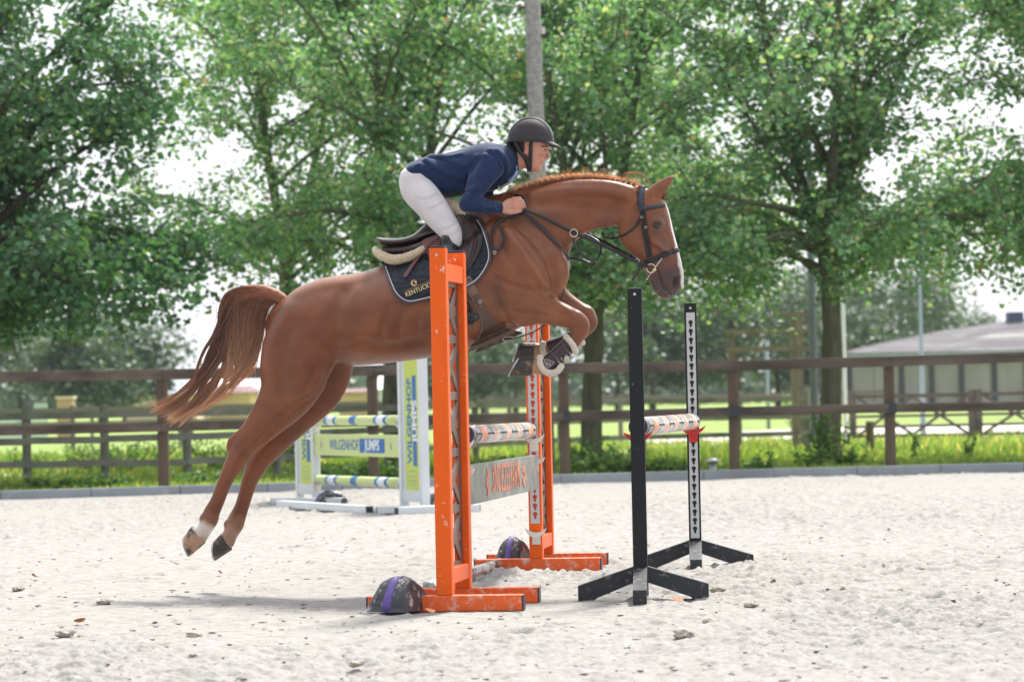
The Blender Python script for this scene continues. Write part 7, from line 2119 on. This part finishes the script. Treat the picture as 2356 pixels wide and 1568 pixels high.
# --- girth with belly guard
gir = frame_copy("girth", "wide worn brown leather belly guard girth behind the horse's elbows", "girth")
GO_ = [(1080, 676), (1098, 664), (1106, 680), (1118, 706), (1134, 731), (1157, 751), (1180, 759), (1186, 764), (1160, 775), (1125, 790), (1098, 802), (1078, 809), (1080, 803), (1096, 781), (1106, 757), (1104, 730), (1092, 700)]
for sg in (-1, 1):
    patch("guard", GO_, .006, .006, GIRTHL, gir, sg, HF, step=4.5 if sg < 0 else 8)
    strap("girth_strap", [(1070, 640), (1080, 658), (1092, 680)], 22, mat("tan_webbing", (.16, .10, .065), .6, var=.2, vscale=20) if sg < 0 else GIRTHL, gir, .014, .005, sg)
mb = MB(); P = spath([(1084, 680), (1095, 704), (1107, 732), (1109, 758), (1099, 782)], .0125, -1, HF, 5); mb.tube(P, .0011, 5); mb.build("stitching", mat("stitch", (.40, .33, .27), .8), gir, True)
ring("girth_ring", 1104, 693, lat_of(1104, 693, .014), 3.6, .9, STEEL, gir)

# --- bridle with reins
bri = frame_copy("bridle", "black leather bridle on the horse's head with reins running to the rider's hands", "bridle")
for sg in (-1, 1):
    strap("headpiece", [(1480, 428, -8), (1477, 436), (1474, 455), (1475, 472), (1477, 484)], 12, BLK if sg > 0 else SLATE, bri, .004, .005, sg, HF)
    strap("browband", [(1477, 480), (1492, 478), (1508, 475), (1522, 473), (1529, 472, -3)], 7.5, SLATE, bri, .005, .005, sg, HF)
    strap("cheek_strap", [(1475, 484), (1477, 508), (1481, 535), (1486, 562), (1491, 588), (1495, 604)], 5.5, BLK, bri, .005, .005, sg, HF)
    strap("cheek_strap", [(1482, 484), (1485, 510), (1489, 540), (1494, 566), (1499, 590)], 5.0, BLK, bri, .005, .005, sg, HF)
    strap("noseband", [(1484, 606), (1497, 601), (1515, 592), (1535, 583), (1552, 577), (1560, 574, -3)], 10, BLK, bri, .005, .006, sg, HF)
    strap("noseband_back", [(1497, 602), (1486, 606), (1476, 610), (1470, 613, -6)], 7, BLK, bri, .005, .005, sg, HF)
    strap("throat_lash", [(1474, 500), (1462, 520), (1445, 535), (1424, 545), (1404, 548, -14), (1390, 543, -10), (1385, 535, -8)], 4.6, BLK, bri, .004, .004, sg, HF)
    bl_ = 31 * sg
    ring("bit_ring", 1498, 617, bl_, 10.0, 1.3, STEEL, bri)
    mb = MB(); a, b = hp(1522, 595, bl_ * 1.02 * S), hp(1488, 642, bl_ * .95 * S); mb.tube([a, b], .0030, 8); mb.ico(a, .005, 2); mb.ico(b, .005, 2); mb.build("bit_cheek", STEEL, bri, True)
    mb = MB(); mb.ico(hp(1506, 620, bl_ * S), .011, 2, (1, .7, .8)); mb.build("bit_guard", mat("pale_rubber", (.55, .58, .28), .5), bri, True)
    for (bx, by) in ((1477, 500), (1486, 523)):
        mb = MB(); p = surf(HF, bx, by, .012, sg, fallback=-.08); q = .0075; mb.tube([p + np.array([q * math.cos(a), 0, q * .8 * math.sin(a)]) for a in np.linspace(0, 6.283, 13)], .0014, 6, cap=False); mb.build("buckle", STEEL, bri, True)
strap("curb_end", [(1482, 610, -32), (1472, 618, -33), (1463, 632, -34), (1455, 646, -35)], 5.5, BROWN, bri, .004, .004, -1, HF)
mb = MB(); mb.tube([hp(1447, 582, -39 * S), hp(1445, 596, -40 * S), hp(1443, 602, -40 * S)], [.006, .008, .005], 8, flat=.6); mb.build("rein_stop", BLK, bri, True)
# reins
strap("rein", [(1206, 481, -86), (1255, 502, -70), (1318, 534, -58), (1386, 563, -50), (1445, 593, -41), (1474, 606, -36), (1491, 613, -33)], 6.5, BLK, bri, .004, .0045, -1, HF, nrm=(0, -1, .35))
strap("rein", [(1216, 473, -72), (1262, 495, -58), (1322, 525, -50), (1390, 556, -44), (1447, 588, -38), (1491, 613, -33)], 6.0, BLK, bri, .004, .0045, 1, HF, nrm=(0, 1, .35))
mb = MB(); mb.tube(catmull([hp(1206, 480, -84 * S), hp(1210, 465, -74 * S), hp(1203, 452, -60 * S), hp(1185, 447, -30 * S), hp(1190, 445, 10 * S), hp(1214, 455, 50 * S), hp(1218, 470, 72 * S)], 6), .0065, 8, flat=.45); mb.build("rein_loop", BLK, bri, True)
ring("buckle_ring", 1466, 600, -38, 4.6, .8, STEEL, bri)

# --- breastplate with running martingale
mart = frame_copy("martingale", "black breastplate and running martingale across the horse's shoulder and chest", "martingale")
for sg in (-1, 1):
    strap("shoulder_strap", [(1206, 490), (1232, 512), (1262, 540), (1286, 567), (1303, 588), (1310, 594, -6)], 7.0, SLATE, mart, .006, .004, sg, HF)
    strap("wither_strap", [(1210, 490), (1185, 497), (1162, 503), (1144, 514), (1132, 535), (1129, 560), (1138, 580)], 6.5, BLK, mart, .022, .004, sg, SF)
    if sg < 0:
        strap("wither_strap", [(1150, 520), (1157, 536), (1160, 552), (1154, 568), (1139, 580)], 5.5, BLK, mart, .026, .004, sg, SF)
        mb = MB(); mb.tube(catmull([surf(HF, 1206, 489, .012), surf(HF, 1196, 489, .012), surf(HF, 1172, 496, .012)], 4), .004, 6); mb.build("buckle", STEEL, mart, True)
    mb = MB(); mb.tube(catmull([surf(HF, 1208, 488, .010, sg), hp(1204, 462, 58 * sg * S), hp(1180, 447, 34 * sg * S), hp(1172, 443, 0)], 5), .005, 8, flat=.5); mb.build("neck_strap", BLK, mart, True)
ring("buckle", 1138, 581, lat_of(1138, 581, .03), 3.4, .9, STEEL, mart)
mb = MB(); mb.ico(hp(1311, 593, -2 * S), .016, 2, (1, .8, .8)); mb.build("chest_knot", BLK, mart, True)
mb = MB(); mb.tube(catmull([hp(1307, 597, -4 * S), hp(1303, 615, -8 * S), hp(1302, 640, -8 * S), hp(1297, 668, -6 * S), hp(1288, 694, -4 * S), hp(1272, 725, 0), hp(1250, 750, 0), hp(1215, 768, 0), hp(1180, 779, 0), hp(1158, 780, 0)], 6), .0055, 8, flat=.6); mb.build("chest_strap", BLK, mart, True)
mb = MB(); mb.tube(catmull([hp(1182, 775, -4 * S), hp(1165, 774, -4 * S), hp(1157, 779, -4 * S), hp(1166, 785, -4 * S), hp(1183, 781, -4 * S)], 5), .0022, 6); mb.build("snap_hook", STEEL, mart, True)
ring("martingale_ring", 1320, 536, -62, 8.6, 1.2, STEEL, mart); ring("martingale_ring", 1324, 527, 54, 8.6, 1.2, STEEL, mart)
P = catmull([hp(1320, 545, -60 * S), hp(1322, 562, -54 * S), hp(1331, 578, -46 * S), hp(1346, 590, -38 * S), hp(1362, 599, -30 * S), hp(1370, 605, -20 * S), hp(1358, 606, -14 * S), hp(1340, 597, -8 * S), (hp(1315, 593, -2 * S))], 6)
mb = MB(); ribbon(mb, P, (0, -1, .5), 5.2 * S, .003); mb.build("fork_strap", SLATE, mart, True)
P = catmull([hp(1324, 533, 50 * S), hp(1360, 545, 40 * S), hp(1380, 560, 26 * S), hp(1382, 580, 18 * S), hp(1371, 598, 6 * S), hp(1352, 602, 0), hp(1316, 593, 0)], 6)
mb = MB(); ribbon(mb, P, (0, -1, .5), 5.2 * S, .003); mb.build("fork_strap", SLATE, mart, True)

# --- tendon boots on the forelegs
def tendon_boot(pts, lat, top, bot, label, emblem=False, blob=None):
    o = frame_copy("tendon_boot", label, "leg boot", "fleece lined boots on the forelegs")
    f = Field(hp(1235, 880, lat * S) - np.array([0, .12, 0]), hp(1350, 745, lat * S) + np.array([0, .12, .02]), .0036)
    T(f, [(p[0], p[1], p[2], p[3], lat) for p in pts], 0, .006, 4); f.smooth(1); V, Q = f.mesh(); link("shell", mesh_np("shell", V, Q), mat("boot_shell", (0.050, 0.034, 0.038), 0.38, var=.15, vscale=12), o)
    def fleece(path, r, name="fleece"):
        g = Field(hp(1225, 885, lat * S) - np.array([0, .13, 0]), hp(1355, 745, lat * S) + np.array([0, .13, .02]), .0042)
        for pth in path: T(g, [(p[0], p[1], r, r, p[2]) for p in pth], 0, .006, 3)
        g.smooth(1); V, Q = g.mesh(); V = V + .0020 * np.stack([vnoise(V[:, 0] * 150, V[:, 2] * 150 + V[:, 1] * 80, q) for q in (1, 2, 3)], -1); link(name, mesh_np(name, V, Q), FLEECEW, o)
    fleece(top[0], top[1]); fleece(bot[0], bot[1])
    if blob: fleece([blob], 6.0)
    return o
l = -38
tb = tendon_boot([(1309, 793, 19, 17), (1290, 813, 20, 17), (1268, 833, 21, 18), (1261, 841, 20, 18)], l,
    ([[(1303, 775, l - 9), (1312, 785, l - 20), (1320, 797, l - 20), (1324, 808, l - 8)], [(1303, 775, l + 9), (1314, 786, l + 20), (1322, 800, l + 18), (1324, 808, l + 6)], [(1303, 775, l - 9), (1303, 775, l + 9)], [(1324, 808, l - 8), (1324, 808, l + 6)]], 7.0),
    ([[(1243, 823, l - 13), (1243, 838, l - 18), (1252, 852, l - 19), (1267, 858, l - 18), (1283, 853, l - 17), (1291, 842, l - 12)], [(1243, 823, l + 13), (1245, 838, l + 19), (1254, 852, l + 19), (1268, 858, l + 18), (1284, 852, l + 15), (1291, 842, l + 10)], [(1243, 823, l - 13), (1241, 823, l), (1243, 823, l + 13)], [(1267, 858, l - 18), (1267, 860, l), (1267, 858, l + 18)]], 7.4),
    "fleece lined brown boot with a white triangular badge on the near foreleg", True, [(1303, 824, l - 12), (1304, 827, l), (1303, 824, l + 10)])
bs = mat("strap_brown", (0.07, 0.05, 0.055), .45); wl = mat("white_piping", (.70, .66, .64), .5)
for (xa, ya, xb, yb) in ((1294, 789, 1310, 817), (1266, 812, 1292, 832)):
    mb = MB(); pts = [hp(xa, ya, (l - 12) * S), hp(xa * .7 + xb * .3, ya * .7 + yb * .3, (l - 18.5) * S), hp(xa * .3 + xb * .7, ya * .3 + yb * .7, (l - 18.5) * S), hp(xb, yb, (l - 12) * S)]
    ribbon(mb, catmull(pts, 4), (0, -1, 0), 7 * S, .003); mb.build("strap", bs, tb, True)
    mb = MB(); p = hp(xa * .4 + xb * .6, ya * .4 + yb * .6, (l - 20.5) * S); mb.ico(p, .0035, 1); mb.build("stud", STEEL, tb, True)
    for e in (-3.4, 3.4):
        mb = MB(); mb.tube([hp(xb - 6 + e, yb - 6 - e, (l - 18.5) * S), hp(xb + 3 + e, yb + 2 - e, (l - 13) * S)], .0016, 6); mb.build("piping", wl, tb, True)
mb = MB(); q = [(1252.5, 826), (1263, 828), (1275, 833), (1268, 841), (1259, 845.5), (1254.5, 837)]; mb.tube([hp(*a, (l - 19.3) * S) for a in q + q[:1]], .0015, 6); mb.build("badge_outline", wl, tb, True)
for k in range(4):
    mb = MB(); mb.bar(hp(1257 + 3.2 * k, 831 + .8 * k, (l - 19.2) * S), hp(1259 + 2.4 * k, 841 - .4 * k, (l - 19.2) * S), .003, .002); mb.build("badge_mark", wl, tb)
l2 = 40
tendon_boot([(1328, 771, 17, 15), (1305, 784, 17, 15), (1282, 794, 18, 16), (1266, 800, 19, 16)], l2,
    ([[(1318, 756, l2 - 9), (1328, 768, l2 - 19), (1336, 780, l2 - 17), (1340, 788, l2 - 7)], [(1318, 756, l2 + 9), (1328, 768, l2 + 19), (1336, 780, l2 + 17), (1340, 788, l2 + 7)], [(1340, 788, l2 - 7), (1340, 788, l2 + 7)]], 6.5),
    ([[(1250, 791, l2 - 12), (1248, 805, l2 - 18), (1256, 817, l2 - 18), (1272, 820, l2 - 16), (1286, 812, l2 - 10)], [(1250, 791, l2 + 12), (1248, 805, l2 + 18), (1256, 817, l2 + 18), (1272, 820, l2 + 16), (1286, 812, l2 + 10)], [(1250, 791, l2 - 12), (1249, 790, l2), (1250, 791, l2 + 12)]], 7.0),
    "fleece lined brown boot on the far foreleg, half hidden by the near one")
# ================================================================= HAZE
mb = MB(); mb.box((-1000, -320, -1.4), (1000, 2500, 16)); hz = mb.build("haze", None)
hm_ = bpy.data.materials.new("haze"); hm_.use_nodes = True; N = hm_.node_tree.nodes; N.clear()
ho = N.new("ShaderNodeOutputMaterial"); pv = N.new("ShaderNodeVolumePrincipled"); pv.inputs["Color"].default_value = (0.86, 0.93, 1.0, 1); pv.inputs["Density"].default_value = 0.00020
pv.inputs["Anisotropy"].default_value = 0.0
hm_.node_tree.links.new(pv.outputs[0], ho.inputs["Volume"]); hz.data.materials.clear(); hz.data.materials.append(hm_)
tag(hz, "thin pale haze over the meadow", kind="stuff")
bpy.context.view_layer.update()
